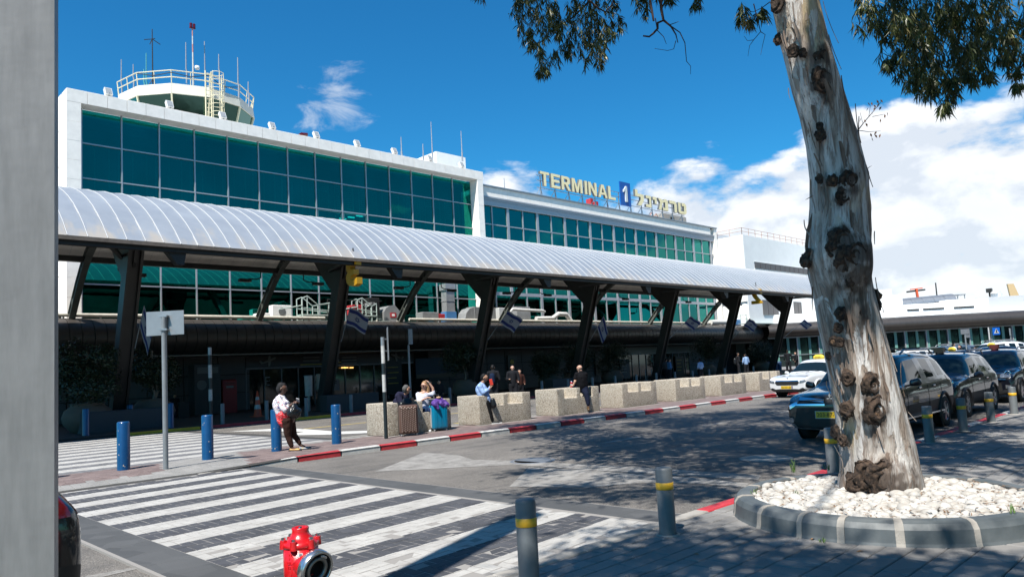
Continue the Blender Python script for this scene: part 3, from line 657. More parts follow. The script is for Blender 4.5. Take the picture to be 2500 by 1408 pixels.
# ladder with safety cage, on the front of the cab
lp = at(505, 186, depth((TC.x, TC.y - TR_ - .3, 22))); lx = lp.x; ly = TC.y - TR_ - .35
lad = MB()
for sx in (-.55, -.15, .55): lad.cyl((lx + .3 + sx, ly, 18.4), (lx + .3 + sx, ly, 22.95 if sx != .55 else 22.6), .05, .05, 6)
for zz in [18.6 + .3 * k for k in range(15)]: lad.cyl((lx - .25, ly, zz), (lx + .15, ly, zz), .025, .025, 5)
child(lad, 'ladder', cream, tower)
cg = MB()
for zz in [18.9 + .55 * k for k in range(8)]:
    pts = [(lx + .35 + .42 * cos(a), ly - .45 + .42 * sin(a), zz) for a in [radians(g_) for g_ in range(-180, 190, 30)]]; cg.tube(pts, .022, 5)
for a in (-150, -90, -30, 20): cg.cyl((lx + .35 + .42 * cos(radians(a)), ly - .45 + .42 * sin(radians(a)), 18.9), (lx + .35 + .42 * cos(radians(a)), ly - .45 + .42 * sin(radians(a)), 22.8), .022, .022, 5)
child(cg, 'safety_cage', cream, tower)
lr = MB(); b0 = onY(558, 291, 45.5)
for dx_ in (0, .35, .75, 1.1): lr.cyl((b0.x + dx_, 45.5, 17.6), (b0.x + dx_, 45.5, 18.75), .035, .035, 6)
for zz in (18.4, 18.72): lr.cyl((b0.x, 45.5, zz), (b0.x + 1.1, 45.5, zz), .03, .03, 6)
tag(lr.build('guard_rail', cream), 'short cream guard rail at the parapet below the tower', 'railing')
for (u, v0, v1, l) in ((297, 209, 143, 'leftmost whip antenna on the tower'), (326, 193, 156, 'short second whip antenna on the tower'), (455, 174, 101, 'whip antenna left of the red and white mast'), (501, 187, 98, 'whip antenna beside the tower ladder'), (535, 174, 131, 'short angled antenna right of the ladder'), (582, 209, 138, 'tall whip antenna at the right of the tower'), (607, 231, 199, 'rightmost short whip on the tower'), (352, 205, 168, 'thin green whip behind the tower rail'), (358, 205, 127, 'taller thin green whip behind the tower rail')):
    d_ = 52.5 if u < 560 else 50.8; a = at(u, v0, d_); c = at(u, v1, d_)
    o = MB().tube([(0, 0, -.9), (.03, 0, 0), (-.02, 0, .15), (-.01, 0, c.z - a.z)], [.05, .06, .05, .03], 6).build('antenna', mat('green_whip', (0.1, 0.42, 0.45), 0.5) if 'green' in l else M['alu'], None, a)
    tag(o, l, 'antenna', 'antennas on the tower')
a = at(373, 203, 52.5); c = at(373, 66, 52.5)
o = MB().cyl((0, 0, -.8), (0, 0, c.z - a.z), .05, .03, 6).tube([(-.55, .0, 3.05), (0, 0, 3.25), (.55, 0, 3.0)], .03, 5).tube([(.0, -.5, 3.1), (0, 0, 3.25), (0, .5, 3.05)], .03, 5)
for s_ in (-1, 1): o.cyl((0, 0, .3), (s_ * .5, 0, -.7), .03, .03, 5)
tag(o.build('antenna', M['steel'], None, a), 'grey antenna mast with crossed arms near its top', 'antenna')
a = at(472, 209, 51.5); c = at(472, 62, 51.5); H_ = c.z - a.z; r_ = thing('obstruction_mast', 'tallest red and white mast with a red lamp on the tower', 'antenna mast', a)
for k in range(8): MB().cyl((0, 0, -.6 + (H_ + .6) * k / 8), (0, 0, -.6 + (H_ + .6) * (k + 1) / 8), .07 - .004 * k, .066 - .004 * k, 8).build('mast_section', (M['worn_white'], mat('faded_red', (0.55, 0.25, 0.22), 0.6))[k % 2 if k > 3 else 0], r_)
MB().cyl((-.1, 0, H_), (-.1, 0, H_ + .3), .1, .1, 8).cyl((.12, 0, H_), (.12, 0, H_ + .3), .1, .1, 8).box(-.2, .2, -.06, .06, H_ - .06, H_ + .02).build('lamp', M['red_lens'], r_)
MB().lathe([(.001, -.16), (.14, -.1), (.16, 0), (.15, .12), (.001, .16)], 12, (.25, -.1, 1.3)).build('dome_camera', M['white_wall'], r_)
# ------------------------------------------------------------------ wing to the right of the main block
wing = thing('terminal_wing', 'lower terminal wing with a white stone fascia and a long band of teal windows', 'building', (40.4, 44, 0))
child(MB().box(40.05, 77.7, 44.15, 66, 3.52, 16.8), 'wall', M['white_wall'], wing)
WX0, WS = 39.8, 1.83
SP2 = MB().box(-1.365, 1.365, 0, .6, -.40, .40).mesh('stone_panel', M['stone'])
for k in range(13): clink('stone_panel', SP2, wing, (42.0 + 2.745 * k, 43.72 + ru(-.003, .003), 16.56))
clink('stone_panel', MB().box(-.30, .30, 0, .6, -5.8, 5.65).mesh('stone_panel', M['stone']), wing, (77.35, 43.70, 11.3))
clink('roof_coping', MB().box(-18.6, 18.7, -.1, .7, 0, .12).mesh('roof_coping', M['galv']), wing, (59, 43.70, 16.965))
cor = MB().box(40.4, 77.05, 43.66, 43.78, 16.02, 16.15).box(40.4, 77.05, 43.74, 43.95, 15.86, 16.015).box(40.4, 77.05, 43.80, 43.98, 15.42, 15.855)
child(cor, 'metal_cornice', M['alu'], wing)
wr_ = [5.6, 8.08, 10.2, 12.3, 13.87, 15.42]
for j in range(5):
    pm = pane_mesh(WS - .07, wr_[j + 1] - wr_[j] - .06)
    for i in range(20):
        xx = WX0 + WS * (i + .5)
        if xx < 77.0: clink('window_pane', pm, wing, (xx + .02, 44.0, (wr_[j] + wr_[j + 1]) / 2), (radians(ru(-.1, .1)), 0, radians(ru(-.1, .1))))
MT = MB().box(-.13, .13, -.10, .06, -4.95, 4.95).mesh('mullion', M['alu']); MN = MB().box(-.05, .05, -.07, .06, -4.95, 4.95).mesh('mullion', M['alu'])
for i in range(21): clink('mullion', MT if i % 2 == 0 else MN, wing, (WX0 + WS * i + .02, 43.985, 10.5))
for zz, hh in ((8.08, .14), (13.87, .045), (12.3, .045), (10.2, .045), (5.62, .07)): clink('transom', MB().box(-18.5, 18.4, -.06, .05, -hh, hh).mesh('transom', M['alu']), wing, (58.6, 43.975, zz))
child(MB().box(52, 58.5, 46.5, 50, 16.5, 17.0), 'roof_block', M['white_wall'], wing)
# rooftop sign
SY = 44.6
sign = thing('rooftop_sign', 'rooftop sign reading TERMINAL 1 in cream letters, English and Hebrew, round a blue panel', 'sign', (50, SY, 17.05))
cream_l = mat('cream_letter_face', (0.86, 0.73, 0.42), 0.5); sidem = mat('letter_side', (0.13, 0.14, 0.14), 0.5, 0.0)
def zline(u, top): # the top and bottom lines of the lettering in the photograph
    return (417 + (u - 1322) * (461 - 417) / (1552 - 1322) + 6) if top else (458 + (u - 1340) * (526 - 458) / (1670 - 1340))
def letter_obj(mbf, name, x0, x1, z0, z1):
    Mx = frame((x0, SY + .24, z0), (1, 0, 0), (0, 0, 1)); mb = MB(); mbf(mb, Mx, x1 - x0, z1 - z0)
    mb.m = [1] * len(mb.f)
    for i, f in enumerate(mb.f):
        n = (mb.v[f[1]] - mb.v[f[0]]).cross(mb.v[f[2]] - mb.v[f[0]])
        ys_ = [mb.v[k].y for k in f]
        if max(ys_) - min(ys_) < 1e-4 and ys_[0] < SY + .1: mb.m[i] = 0
    child(mb, name, [cream_l, sidem], sign)
ZT, ZB = onY(1322, 418, SY).z, onY(1346, 457, SY).z
LET = {'T': [[(0, 1), (1, 1), (1, .82), (.63, .82), (.63, 0), (.37, 0), (.37, .82), (0, .82)]],
 'E': [[(0, 0), (1, 0), (1, .18), (.28, .18), (.28, .42), (.92, .42), (.92, .59), (.28, .59), (.28, .82), (1, .82), (1, 1), (0, 1)]],
 'R': [[(0, 0), (.27, 0), (.27, 1), (0, 1)], [(.27, .82), (.27, 1), (.68, 1), (.88, .93), (.93, .73), (.90, .52), (.74, .42), (.27, .42), (.27, .58), (.58, .58), (.65, .70), (.58, .82)], [(.40, .42), (.66, .42), (1, 0), (.70, 0)]],
 'M': [[(0, 0), (0, 1), (.27, 1), (.50, .38), (.73, 1), (1, 1), (1, 0), (.79, 0), (.79, .72), (.59, 0), (.41, 0), (.21, .72), (.21, 0)]],
 'I': [[(0, 0), (1, 0), (1, 1), (0, 1)]],
 'N': [[(0, 0), (0, 1), (.28, 1), (.75, .38), (.75, 1), (1, 1), (1, 0), (.73, 0), (.25, .64), (.25, 0)]],
 'A': [[(0, 0), (.37, 1), (.50, 1), (.50, .77), (.36, .39), (.50, .39), (.50, .23), (.30, .23), (.23, 0)], [(.50, 1), (.63, 1), (1, 0), (.77, 0), (.70, .23), (.50, .23), (.50, .39), (.64, .39), (.50, .77)]],
 'L': [[(0, 0), (1, 0), (1, .18), (.32, .18), (.32, 1), (0, 1)]]}
for ch, u0, u1 in (('T', 1321, 1344.5), ('E', 1347, 1370.5), ('R', 1372, 1396), ('M', 1397, 1424.5), ('I', 1428, 1434.5), ('N', 1437, 1458.5), ('A', 1460.5, 1484), ('L', 1484.5, 1503.5)):
    def f(mb, Mx, w_, h_, ch=ch):
        for poly in LET[ch]: mb.prism([(x_ * w_ * .94, y_ * h_) for x_, y_ in poly], Mx, .24)
    letter_obj(f, 'letter', onY(u0, 460, SY).x, onY(u1, 470, SY).x, ZB, ZT)
HEB = {  # strokes as outlines in a unit box
 'lamed': [(0, 1.32), (.30, 1.32), (.30, .98), (1, .98), (1, .48), (.62, 0), (.22, 0), (.62, .52), (.62, .74), (0, .74)],
 'nun': [(.05, 1), (.95, 1), (.95, 0), (.0, 0), (.0, .24), (.62, .24), (.62, .76), (.05, .76)],
 'yod': [(0, 1), (1, 1), (1, .42), (.5, .42), (.5, .74), (0, .74)],
 'mem': [(0, 1), (.34, .96), (.5, .84), (.66, 1), (.85, 1), (1, .82), (1, 0), (.45, 0), (.45, .22), (.70, .22), (.70, .72), (.58, .72), (.40, .56), (.28, 0), (.02, 0), (.2, .62)],
 'resh': [(0, 1), (.78, 1), (1, .8), (1, 0), (.66, 0), (.66, .74), (0, .74)],
 'tet': [(0, 1), (.30, 1), (.30, .24), (.70, .24), (.70, .72), (.45, .72), (.45, 1), (.82, 1), (1, .84), (1, .16), (.84, 0), (.16, 0), (0, .16)]}
HB = onY(1570, 503, SY).z; HT = HB + (ZT - ZB) * .96
for nm, u0, u1 in (('lamed', 1552, 1573), ('nun', 1577, 1591), ('yod', 1594, 1604), ('mem', 1607, 1631), ('resh', 1634, 1652), ('tet', 1655, 1675)):
    f = lambda mb, Mx, w_, h_, nm=nm: mb.prism([(x_ * w_, y_ * h_) for x_, y_ in HEB[nm]], Mx, .24)
    letter_obj(f, 'letter', onY(u0, 490, SY).x, onY(u1, 500, SY).x, HB, HT)
p0, p1 = onY(1512.5, 442.5, SY), onY(1537.5, 450, SY); zb_ = onY(1539, 505, SY).z
child(MB().box(p0.x, p1.x, SY - .02, SY + .1, zb_, p0.z), 'blue_panel', mat('blue_panel', (0.005, 0.10, 0.42), 0.35), sign)
mb = MB(); mb.prism([(x_ * .85, y_ * (p0.z - zb_ - .85)) for x_, y_ in ((.45, 0), (.85, 0), (.85, 1), (.60, 1), (.42, .86), (.12, .74), (.12, .60), (.45, .70))], frame((p0.x + .32, SY - .02, zb_ + .42), (1, 0, 0), (0, 0, 1)), .12); child(mb, 'numeral', mat('pale_numeral', (0.72, 0.77, 0.78), 0.4), sign)
fr = MB(); xa, xb = onY(1318, 440, SY).x, onY(1678, 520, SY).x
for zz in (ZB - .12, ZB + .55, ZT - .3): fr.cyl((xa, SY + .42, zz), (xb, SY + .42, zz), .035, .035, 6)
n_ = 13
for k in range(n_):
    xx = xa + .5 + (xb - xa - 1) * k / (n_ - 1); fr.beam((xx, SY + .42, 16.95), (xx, SY + .42, ZT - .3), .07, .07); fr.beam((xx, SY + .42, ZB - .1), (xx - .5, SY + 1.3, 16.9), .05, .05); fr.beam((xx + .35, SY + .42, 16.95), (xx, SY + .42, ZB - .1), .04, .04)
child(fr, 'support_frame', M['galv'], sign)
rb = onY(1445, 505, 46); tag(MB().box(-.5, -.1, -.3, .3, -.8, .75).box(.25, .7, -.3, .3, -.8, .55).build('roof_tank', M['red_paint'], None, rb), 'two small red boxes on the roof under the sign letters', 'box')
rb = onY(1640, 545, 47); r_ = thing('roof_unit', 'pale roof cabin half hidden behind the last Hebrew letters', 'roof unit', rb)
MB().box(-2.6, 2.4, -.5, 1.2, -1.5, .85).build('cabin', M['concrete'], r_); MB().box(-1.0, -.2, -.53, -.5, -.05, .55).build('vent', M['void'], r_); MB().tube([(-4.3, 0, -.5), (-4.3, 0, .5), (-4.0, 0, .8), (-3.7, 0, .5), (-3.6, 0, -.5)], .06, 6).tube([(-3.4, 0, -.5), (-3.4, 0, .5), (-3.1, 0, .8), (-2.8, 0, .5), (-2.7, 0, -.5)], .06, 6).build('pipe', mat('rusty_pipe', (0.42, 0.22, 0.16), 0.7), r_)
# ------------------------------------------------------------------ white annexe at the right
annex = thing('annexe_building', 'plain white annexe with a strip of dark windows and a roof railing', 'building', (78, 40.6, 0))
child(MB().box(78, 101, 40.6, 66, 5.4, 15.8), 'wall', M['white_wall'], annex)
child(MB().box(77.75, 96, 46, 60, 15.6, 17.15), 'roof_storey', mat('annexe_grey', (0.55, 0.57, 0.6), 0.8), annex)
for k in range(13):
    x0 = 80.2 + 1.28 * k; child(MB().box(x0 + .07, x0 + 1.21, 40.50, 40.62, 12.02, 12.78), 'window', mat('annexe_window', (0.085, 0.08, 0.085), 0.35), annex)
child(MB().box(80.1, 96.9, 40.54, 40.6, 11.92, 12.02).box(80.1, 96.9, 40.54, 40.6, 12.78, 12.86), 'window_frame', M['white_wall'], annex)
for x0, x1 in ((81.4, 82.5), (82.62, 83.8), (83.9, 85.2), (86.6, 87.9), (89.6, 90.6), (90.75, 91.7)):
    child(MB().box(x0, x1, 40.5, 40.62, 6.6, 8.35), 'window', mat('annexe_window', (0.085, 0.08, 0.085), 0.35), annex)
rl = MB()
pts = [(78.1, 43.9, 15.8), (78.1, 40.75, 15.8), (100.5, 40.75, 15.8)]
for (a, b_) in zip(pts[:-1], pts[1:]):
    a, b_ = Vector(a), Vector(b_); n_ = max(2, int((b_ - a).length / 1.5))
    for k in range(n_ + 1): p = a + (b_ - a) * k / n_; rl.cyl(p, p + Vector((0, 0, .85)), .035, .035, 5)
    for dz_ in (.45, .85): rl.cyl(a + Vector((0, 0, dz_)), b_ + Vector((0, 0, dz_)), .03, .03, 5)
tag(rl.build('roof_railing', mat('pink_primer', (0.62, 0.42, 0.34), 0.6)), 'thin pinkish railing round the annexe roof', 'railing')
tp = MB(); nx_, nz_ = 10, 10
vs = [(77.93 - .04 * sin(i * 1.9 + j * .7) - .1 * (j / nz_), 44 - 3.4 * i / nx_, 15.6 - .5 * sin(pi * i / nx_) * (1 - j / nz_) - 7.5 * j / nz_) for j in range(nz_ + 1) for i in range(nx_ + 1)]
tp.add(vs, [(j * 11 + i, j * 11 + i + 1, (j + 1) * 11 + i + 1, (j + 1) * 11 + i) for j in range(nz_) for i in range(nx_)], 0, True)
tag(tp.build('tarpaulin', mat('white_sheeting', (0.78, 0.78, 0.76), 0.6, bump=0.3, bs=3)), 'white sheeting hung over the side wall of the annexe', 'tarpaulin')
rl = MB(); a, b_ = Vector((76.5, 40.9, 5.6)), Vector((93.0, 40.3, 5.9))
for k in range(15): p = a + (b_ - a) * k / 14; rl.cyl(p, p + Vector((0, 0, .95)), .04, .04, 5)
for dz_ in (.5, .95): rl.cyl(a + Vector((0, 0, dz_)), b_ + Vector((0, 0, dz_)), .035, .035, 5)
rl.cyl(a + Vector((0, 0, .95)), a + Vector((-2.2, 0, -.1)), .035, .035, 5); rl.box(76.5, 93, 40.0, 41.2, 5.5, 5.58)
tag(rl.build('balcony_railing', mat('pale_green_rail', (0.50, 0.60, 0.56), 0.5)), 'pale green railing along the walkway above the tube cladding', 'railing')
# ------------------------------------------------------------------ tube-shaped cladding and ground floor
low = thing('tube_fascia', 'long bulging tube of grey metal panels running above the ground floor', 'fascia', (3, 42, 0))
TP = [(42.05, 5.50), (41.75, 5.47), (41.35, 5.33), (41.02, 5.08), (40.82, 4.78), (40.75, 4.42), (40.83, 4.08), (41.05, 3.80), (41.38, 3.60), (41.8, 3.50)]
def tubepanel(w_):
    mb = MB(); n = len(TP); L = [(-w_ / 2, y - 42, z) for y, z in TP]; R_ = [(w_ / 2, y - 42, z) for y, z in TP]; L2 = [(-w_ / 2, y - 42 + .05, z - .02) for y, z in TP]; R2 = [(w_ / 2, y - 42 + .05, z - .02) for y, z in TP]
    mb.add(L + R_, [(i, i + 1, n + i + 1, n + i) for i in range(n - 1)], 0, True)
    mb.add(L + L2, [(i, n + i, n + i + 1, i + 1) for i in range(n - 1)], 0); mb.add(R_ + R2, [(i, i + 1, n + i + 1, n + i) for i in range(n - 1)], 0)
    return mb.mesh('tube_panel', M['tube'])
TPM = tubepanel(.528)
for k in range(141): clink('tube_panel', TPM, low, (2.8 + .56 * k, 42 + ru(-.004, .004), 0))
core = MB(); c2 = [(y + .06, z) for y, z in TP]; n = len(c2); core.add([(2, y, z) for y, z in c2] + [(81.6, y, z) for y, z in c2], [(i, i + 1, n + i + 1, n + i) for i in range(n - 1)]); child(core, 'backing', M['void'], low)
child(MB().box(2, 81.5, 42.06, 44.1, 5.25, 5.42).box(2, 81.5, 41.8, 44.4, 3.44, 3.5), 'roof_slab', M['concrete'], low)
pp = MB()
for a, b_ in ((2, 24.5), (31.2, 60), (60.2, 78)): pp.cyl((a, 41.95, 5.66), (b_, 41.95, 5.66), .10, .10, 8)
for k in range(44): pp.beam((3 + 1.7 * k, 41.98, 5.42), (3 + 1.7 * k, 41.98, 5.6), .07, .12)
child(pp, 'pipe', mat('cream_pipe', (0.66, 0.63, 0.55), 0.6, var=0.2, vs=3), low)
gw = thing('ground_floor_front', 'dark ground floor front of pale panels, doors and glass under the tube', 'facade', (3, 44.6, 0))
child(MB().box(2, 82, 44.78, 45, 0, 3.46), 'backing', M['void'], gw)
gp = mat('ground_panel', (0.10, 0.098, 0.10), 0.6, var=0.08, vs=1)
doors = [(20.4, 33.4), (58.2, 71.5), (84.0, 86.0)]
GP = MB().bbox(-.985, .985, 0, .1, -.54, .54, .012).mesh('wall_panel', gp)
for i in range(38):
    xx = 3.5 + 2.02 * i
    if any(a - .6 < xx < b_ + .6 for a, b_ in doors): continue
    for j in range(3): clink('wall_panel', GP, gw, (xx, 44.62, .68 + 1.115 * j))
fm = mat('shaded_door_frame', (0.20, 0.20, 0.21), 0.4, 0.3); dgl = mat('door_glass', (0.015, 0.02, 0.02), 0.05, spec=0.6)
for a, b_ in doors:
    n_ = max(2, int((b_ - a) / 1.15))
    for i in range(n_):
        x0 = a + (b_ - a) * i / n_; x1 = a + (b_ - a) * (i + 1) / n_
        child(MB().box(x0 + .05, x1 - .05, 44.66, 44.69, .14, 2.6), 'door_leaf', dgl, gw)
        child(MB().box(x0, x0 + .07, 44.6, 44.7, .12, 2.7).box(x0, x1, 44.6, 44.7, 2.62, 2.72), 'door_frame', fm, gw)
    child(MB().box(a, b_, 44.55, 44.72, 2.74, 3.4), 'sign_board', mat('dark_sign_board', (0.012, 0.014, 0.016), 0.35), gw)
pale = mat('pale_sign_print', (0.22, 0.24, 0.235), 0.5); yel = mat('yellow_sign_print', (0.5, 0.38, 0.03), 0.5); grn = mat('green_sign_print', (0.12, 0.42, 0.33), 0.5)
def wall_text(ch, u, v, h, m, w_=None, Y=44.50):
    p = onY(u, v, Y); mb = MB(); w_ = w_ or h * .62; put_text(mb, ch, frame((p.x - w_ / 2, Y, p.z - h / 2), (1, 0, 0), (0, 0, 1)), w_, h, .02); child(mb, 'sign_print', m, gw)
wall_text('3', 822, 876, .55, pale); wall_text('E', 653, 930, .55, pale); wall_text('C', 1591, 876, .6, grn)

def plane_icon(u, v, s, flip=1):
    p = onY(u, v, 44.5); poly = [(-1, -.05), (-1.15, .35), (-.95, .35), (-.75, .08), (-.1, .1), (.25, .6), (.45, .6), (.3, .12), (.8, .14), (1, 0), (.8, -.12), (.25, -.14), (-.1, -.62), (-.3, -.62), (-.15, -.14)]
    Mx = Matrix.Translation(p) @ Matrix.Rotation(radians(20 * flip), 4, 'Y').inverted() @ frame((0, 0, 0), (1, 0, 0), (0, 0, 1)); child(MB().prism([(a * s * flip, b_ * s) for a, b_ in (poly if flip > 0 else poly[::-1])], Mx, .03), 'aeroplane_symbol', pale, gw)
plane_icon(656, 880, .55); plane_icon(968, 870, .55, -1)
for k, (u, v) in enumerate(((852, 872), (852, 879), (852, 886), (760, 872), (760, 880))): p = onY(u, v, 44.5); child(MB().box(p.x - .6, p.x + .6, 44.49, 44.51, p.z - .045, p.z + .045), 'sign_line', mat('dim_print', (0.14, 0.15, 0.15), 0.5), gw)
for u, v, w_ in ((822, 884, .7), (760, 889, 1.6)): p = onY(u, v, 44.5); child(MB().box(p.x - w_ / 2, p.x + w_ / 2, 44.49, 44.51, p.z - .03, p.z + .03), 'sign_line', yel, gw)
for k, (u, w_) in enumerate(((838, .5), (845, .5), (858, .45))): p = onY(u, 897, 44.52); child(MB().box(p.x - w_ / 3, p.x + w_ / 3, 44.5, 44.52, p.z - .04, p.z + .04), 'ceiling_lamp', mat('warm_lamp', (0.8, 0.5, 0.2), 0.5, emit=((1, 0.55, 0.15), 1.2)), gw)
def poster(u, v, w_, h, m, lines=0, lm=None, lab='poster', cat='poster', Y=44.45):
    p = onY(u, v, Y); r_ = thing('poster', lab, cat, p); MB().box(-w_ / 2, w_ / 2, 0, .05, -h / 2, h / 2).build('board', m, r_)
    for k in range(lines): MB().box(-w_ * .34, w_ * ru(.12, .34), -.012, 0, h * .32 - k * h * .16 - .03, h * .32 - k * h * .16 + .03).build('print_line', lm, r_)
    return r_
dk = mat('black_board', (0.01, 0.011, 0.012), 0.4)
poster(961, 922, 1.5, 2.4, dk, 4, yel, 'dark upright board with yellow lines of print behind the striped pole')
r_ = poster(1065, 897, 3.9, 1.5, mat('poster_sea', (0.02, 0.05, 0.09), 0.5), 0, None, 'wide dim blue seascape poster above the seated couple'); MB().box(-1.9, 1.9, -.02, 0, -.75, -.45).build('sand_strip', mat('sand_print', (0.16, 0.14, 0.11), 0.6), r_)
r_ = poster(1250, 886, .95, 1.3, dk, 0, None, 'small dark notice with a yellow disc on the panel wall'); MB().cyl((0, -.02, .1), (0, 0, .1), .22, .22, 12).build('disc', yel, r_)
poster(1660, 895, 1.5, 2.3, dk, 4, yel, 'dark framed notice with yellow print beside the C doors')
poster(1526, 900, 1.6, 1.9, mat('poster_blue', (0.015, 0.04, 0.07), 0.5), 4, pale, 'dim blue poster left of the C doors')
poster(1480, 888, 3.2, 2.2, dk, 4, pale, 'large black board of pale print behind the black clad man')
poster(408, 897, .95, 1.4, mat('wood_board', (0.10, 0.045, 0.02), 0.6), 0, None, 'brown wooden notice board between the potted trees')
poster(818, 939, .7, .75, mat('notice_paper', (0.28, 0.22, 0.24), 0.6), 2, dk, 'pale paper notice taped to the dark door')
# ------------------------------------------------------------------ vaulted canopy
can = thing('canopy', 'long vaulted canopy of pale sheet metal on leaning dark steel columns', 'canopy', (3.4, 33, 0))
CA, CB, CS = Vector((27.5, 6.95)), Vector((40.4, 8.28)), 2.42
ch_ = (CB - CA); Lc = ch_.length; ex_ = ch_ / Lc; ny_ = Vector((-ex_.y, ex_.x)); RR = (Lc * Lc / 4 + CS * CS) / (2 * CS); cen = (CA + CB) / 2 - ny_ * (RR - CS); half = math.asin(Lc / 2 / RR)
def arc(f, off=0.0):
    """point on the vault, f from 0 at the front eave to 1 at the back"""
    a = -half + 2 * half * f; return cen + (ex_ * sin(a) + ny_ * cos(a)) * (RR + off)
NS = 18; PW = .6155
def roofpanel(seed):
    random.seed(seed); mb = MB(); o = [arc(i / NS) for i in range(NS + 1)]; n_ = [arc(i / NS, -.10) for i in range(NS + 1)]; h = PW / 2 - .004; wv = ru(-.0015, .0015)
    def P(x, p, d=0): return (x, p.x - 33, p.y + d)
    lip = []; top = []
    for i, p in enumerate(o):
        q = arc(i / NS, .028); lip += [P(-h, p), P(-h, q), P(-h + .022, q), P(-h + .026, p)]; top += [P(-h + .026, p), P(0, p, wv), P(h, p)]
    mb.add(lip, [(i * 4 + k, i * 4 + k + 1, (i + 1) * 4 + k + 1, (i + 1) * 4 + k) for i in range(NS) for k in range(3)], 3, False)
    mb.add(top, [(i * 3 + k, i * 3 + k + 1, (i + 1) * 3 + k + 1, (i + 1) * 3 + k) for i in range(NS) for k in range(2)], 0, True)
    bot = []
    for p in n_: bot += [P(-h, p), P(h, p)]
    mb.add(bot, [(i * 2, (i + 1) * 2, (i + 1) * 2 + 1, i * 2 + 1) for i in range(NS)], 1)
    mb.add([P(-h, o[0]), P(h, o[0]), P(h, n_[0]), P(-h, n_[0])], [(0, 1, 2, 3)], 2); mb.add([P(-h, o[-1]), P(h, o[-1]), P(h, n_[-1]), P(-h, n_[-1])], [(0, 1, 2, 3)], 2)
    return mb.mesh('roof_panel', [M['sheet'], M['soffit'], M['galv'], mat('sunlit_seam_metal', (0.66, 0.67, 0.68), .5)])  # seam lips paler than the sheet: their sunlit edge is put into the colour
RP = [roofpanel(k) for k in range(6)]; random.seed(3)
for k in range(-22, 113): clink('roof_panel', RP[k % 6], can, (3.75 + PW * k, 33, 0))
XA, XB = -9.8, 73.2; XM = (XA + XB) / 2; XL = (XB - XA) / 2
child(MB().box(XA, XB, 27.62, 27.84, 6.66, 6.9), 'front_beam', M['steel'], can)
child(MB().box(XA, XB, 27.44, 27.50, 6.80, 6.92), 'gutter_edge', mat('rusty_edge', (0.16, 0.13, 0.105), 0.7, var=0.3, vs=5), can)
child(MB().box(XA, XB, 38.98, 39.24, 7.93, 8.2), 'rear_beam', M['steel'], can)
for f in (.22, .42, .62, .82):
    p = arc(f, -.18); child(MB().box(XA, XB, p.x - .07, p.x + .07, p.y - .07, p.y + .07), 'purlin', M['steel'], can)
COLX = [10.06, 19.95, 30.2, 39.9, 49.9, 60.0, 70.0]
def column():
    mb = MB(); B_, T_ = Vector((0, 34.6 - 33, .1)), Vector((0, 31.55 - 33, 9.2)); d = (T_ - B_).normalized(); s_ = d.cross(Vector((1, 0, 0))).normalized()
    for sx in (-.25, .25): mb.add([B_ + Vector((sx - .05, 0, 0)) + s_ * a * .24 for a in (-1, 1)] + [B_ + Vector((sx + .05, 0, 0)) + s_ * a * .24 for a in (1, -1)] + [T_ + Vector((sx - .05, 0, 0)) + s_ * a * .36 for a in (-1, 1)] + [T_ + Vector((sx + .05, 0, 0)) + s_ * a * .36 for a in (1, -1)], [(0, 1, 2, 3), (7, 6, 5, 4), (0, 4, 5, 1), (1, 5, 6, 2), (2, 6, 7, 3), (3, 7, 4, 0)])
    mb.beam(B_, T_, .42, .30); mb.box(-.45, .45, 1.25, 1.95, .08, .16); return mb.mesh('column', M['steel'])
def gusset():
    pts = [(33.1, 6.0), (32.0, 6.9), (31.4, 8.9), (35.2, 9.0), (35.0, 8.0), (34.3, 7.2)]
    mb = MB(); mb.prism([(y - 33, z) for y, z in pts], frame((-.06, 0, 0), (0, 1, 0), (0, 0, 1)), .12); return mb.mesh('gusset_plate', M['steel'])
def ribmesh():
    mb = MB(); P = [Vector((0, y - 33, z)) for y, z in ((41.85, 5.5), (41.15, 6.25), (40.35, 7.05), (39.55, 7.75), (38.7, 8.35), (37.7, 8.85))] + [Vector((0, arc(f, -.32).x - 33, arc(f, -.32).y)) for f in (.78, .66, .54, .42, .30, .18, .07)]
    n = len(P)
    for (w_, off, th) in ((.30, -.17, .035), (.30, .17, .035), (.05, 0, .30)):
        vs = []
        for i, p in enumerate(P):
            d = (P[min(i + 1, n - 1)] - P[max(0, i - 1)]).normalized(); nn = d.cross(Vector((1, 0, 0))).normalized()
            for a, c in ((-1, -1), (1, -1), (1, 1), (-1, 1)): vs.append(p + Vector((a * w_ / 2, 0, 0)) + nn * (off + c * th / 2))
        fs = [(i * 4 + k, i * 4 + (k + 1) % 4, (i + 1) * 4 + (k + 1) % 4, (i + 1) * 4 + k) for i in range(n - 1) for k in range(4)] + [(0, 1, 2, 3), tuple(range(4 * n - 4, 4 * n))[::-1]]
        mb.add(vs, fs)
    for i in range(1, 5): mb.box(-.145, .145, P[i].y - .012, P[i].y + .012, P[i].z - .15, P[i].z + .15)
    return mb.mesh('arched_rib', M['steel_green'])
CM, GM, RM = column(), gusset(), ribmesh()
SM = MB().beam((-2.3, -5.2, 6.95), (-.08, .4, 7.3), .15, .15).beam((-1.2, -5.2, 6.95), (-.08, -.9, 8.2), .13, .13).mesh('strut', M['steel'])
BR = MB().prism([(-.42, 0), (.30, 0), (.22, -.5), (-.02, -.5)], frame((0, -5.25, 6.72), (1, 0, 0), (0, 0, 1)), -.35).mesh('bracket', M['steel'])
for x in COLX:
    clink('column', CM, can, (x, 33, 0)); clink('gusset_plate', GM, can, (x, 33, 0)); clink('arched_rib', RM, can, (x + .05, 33, 0)); clink('strut', SM, can, (x, 33, 0)); clink('bracket', BR, can, (x + .15, 33, 0))
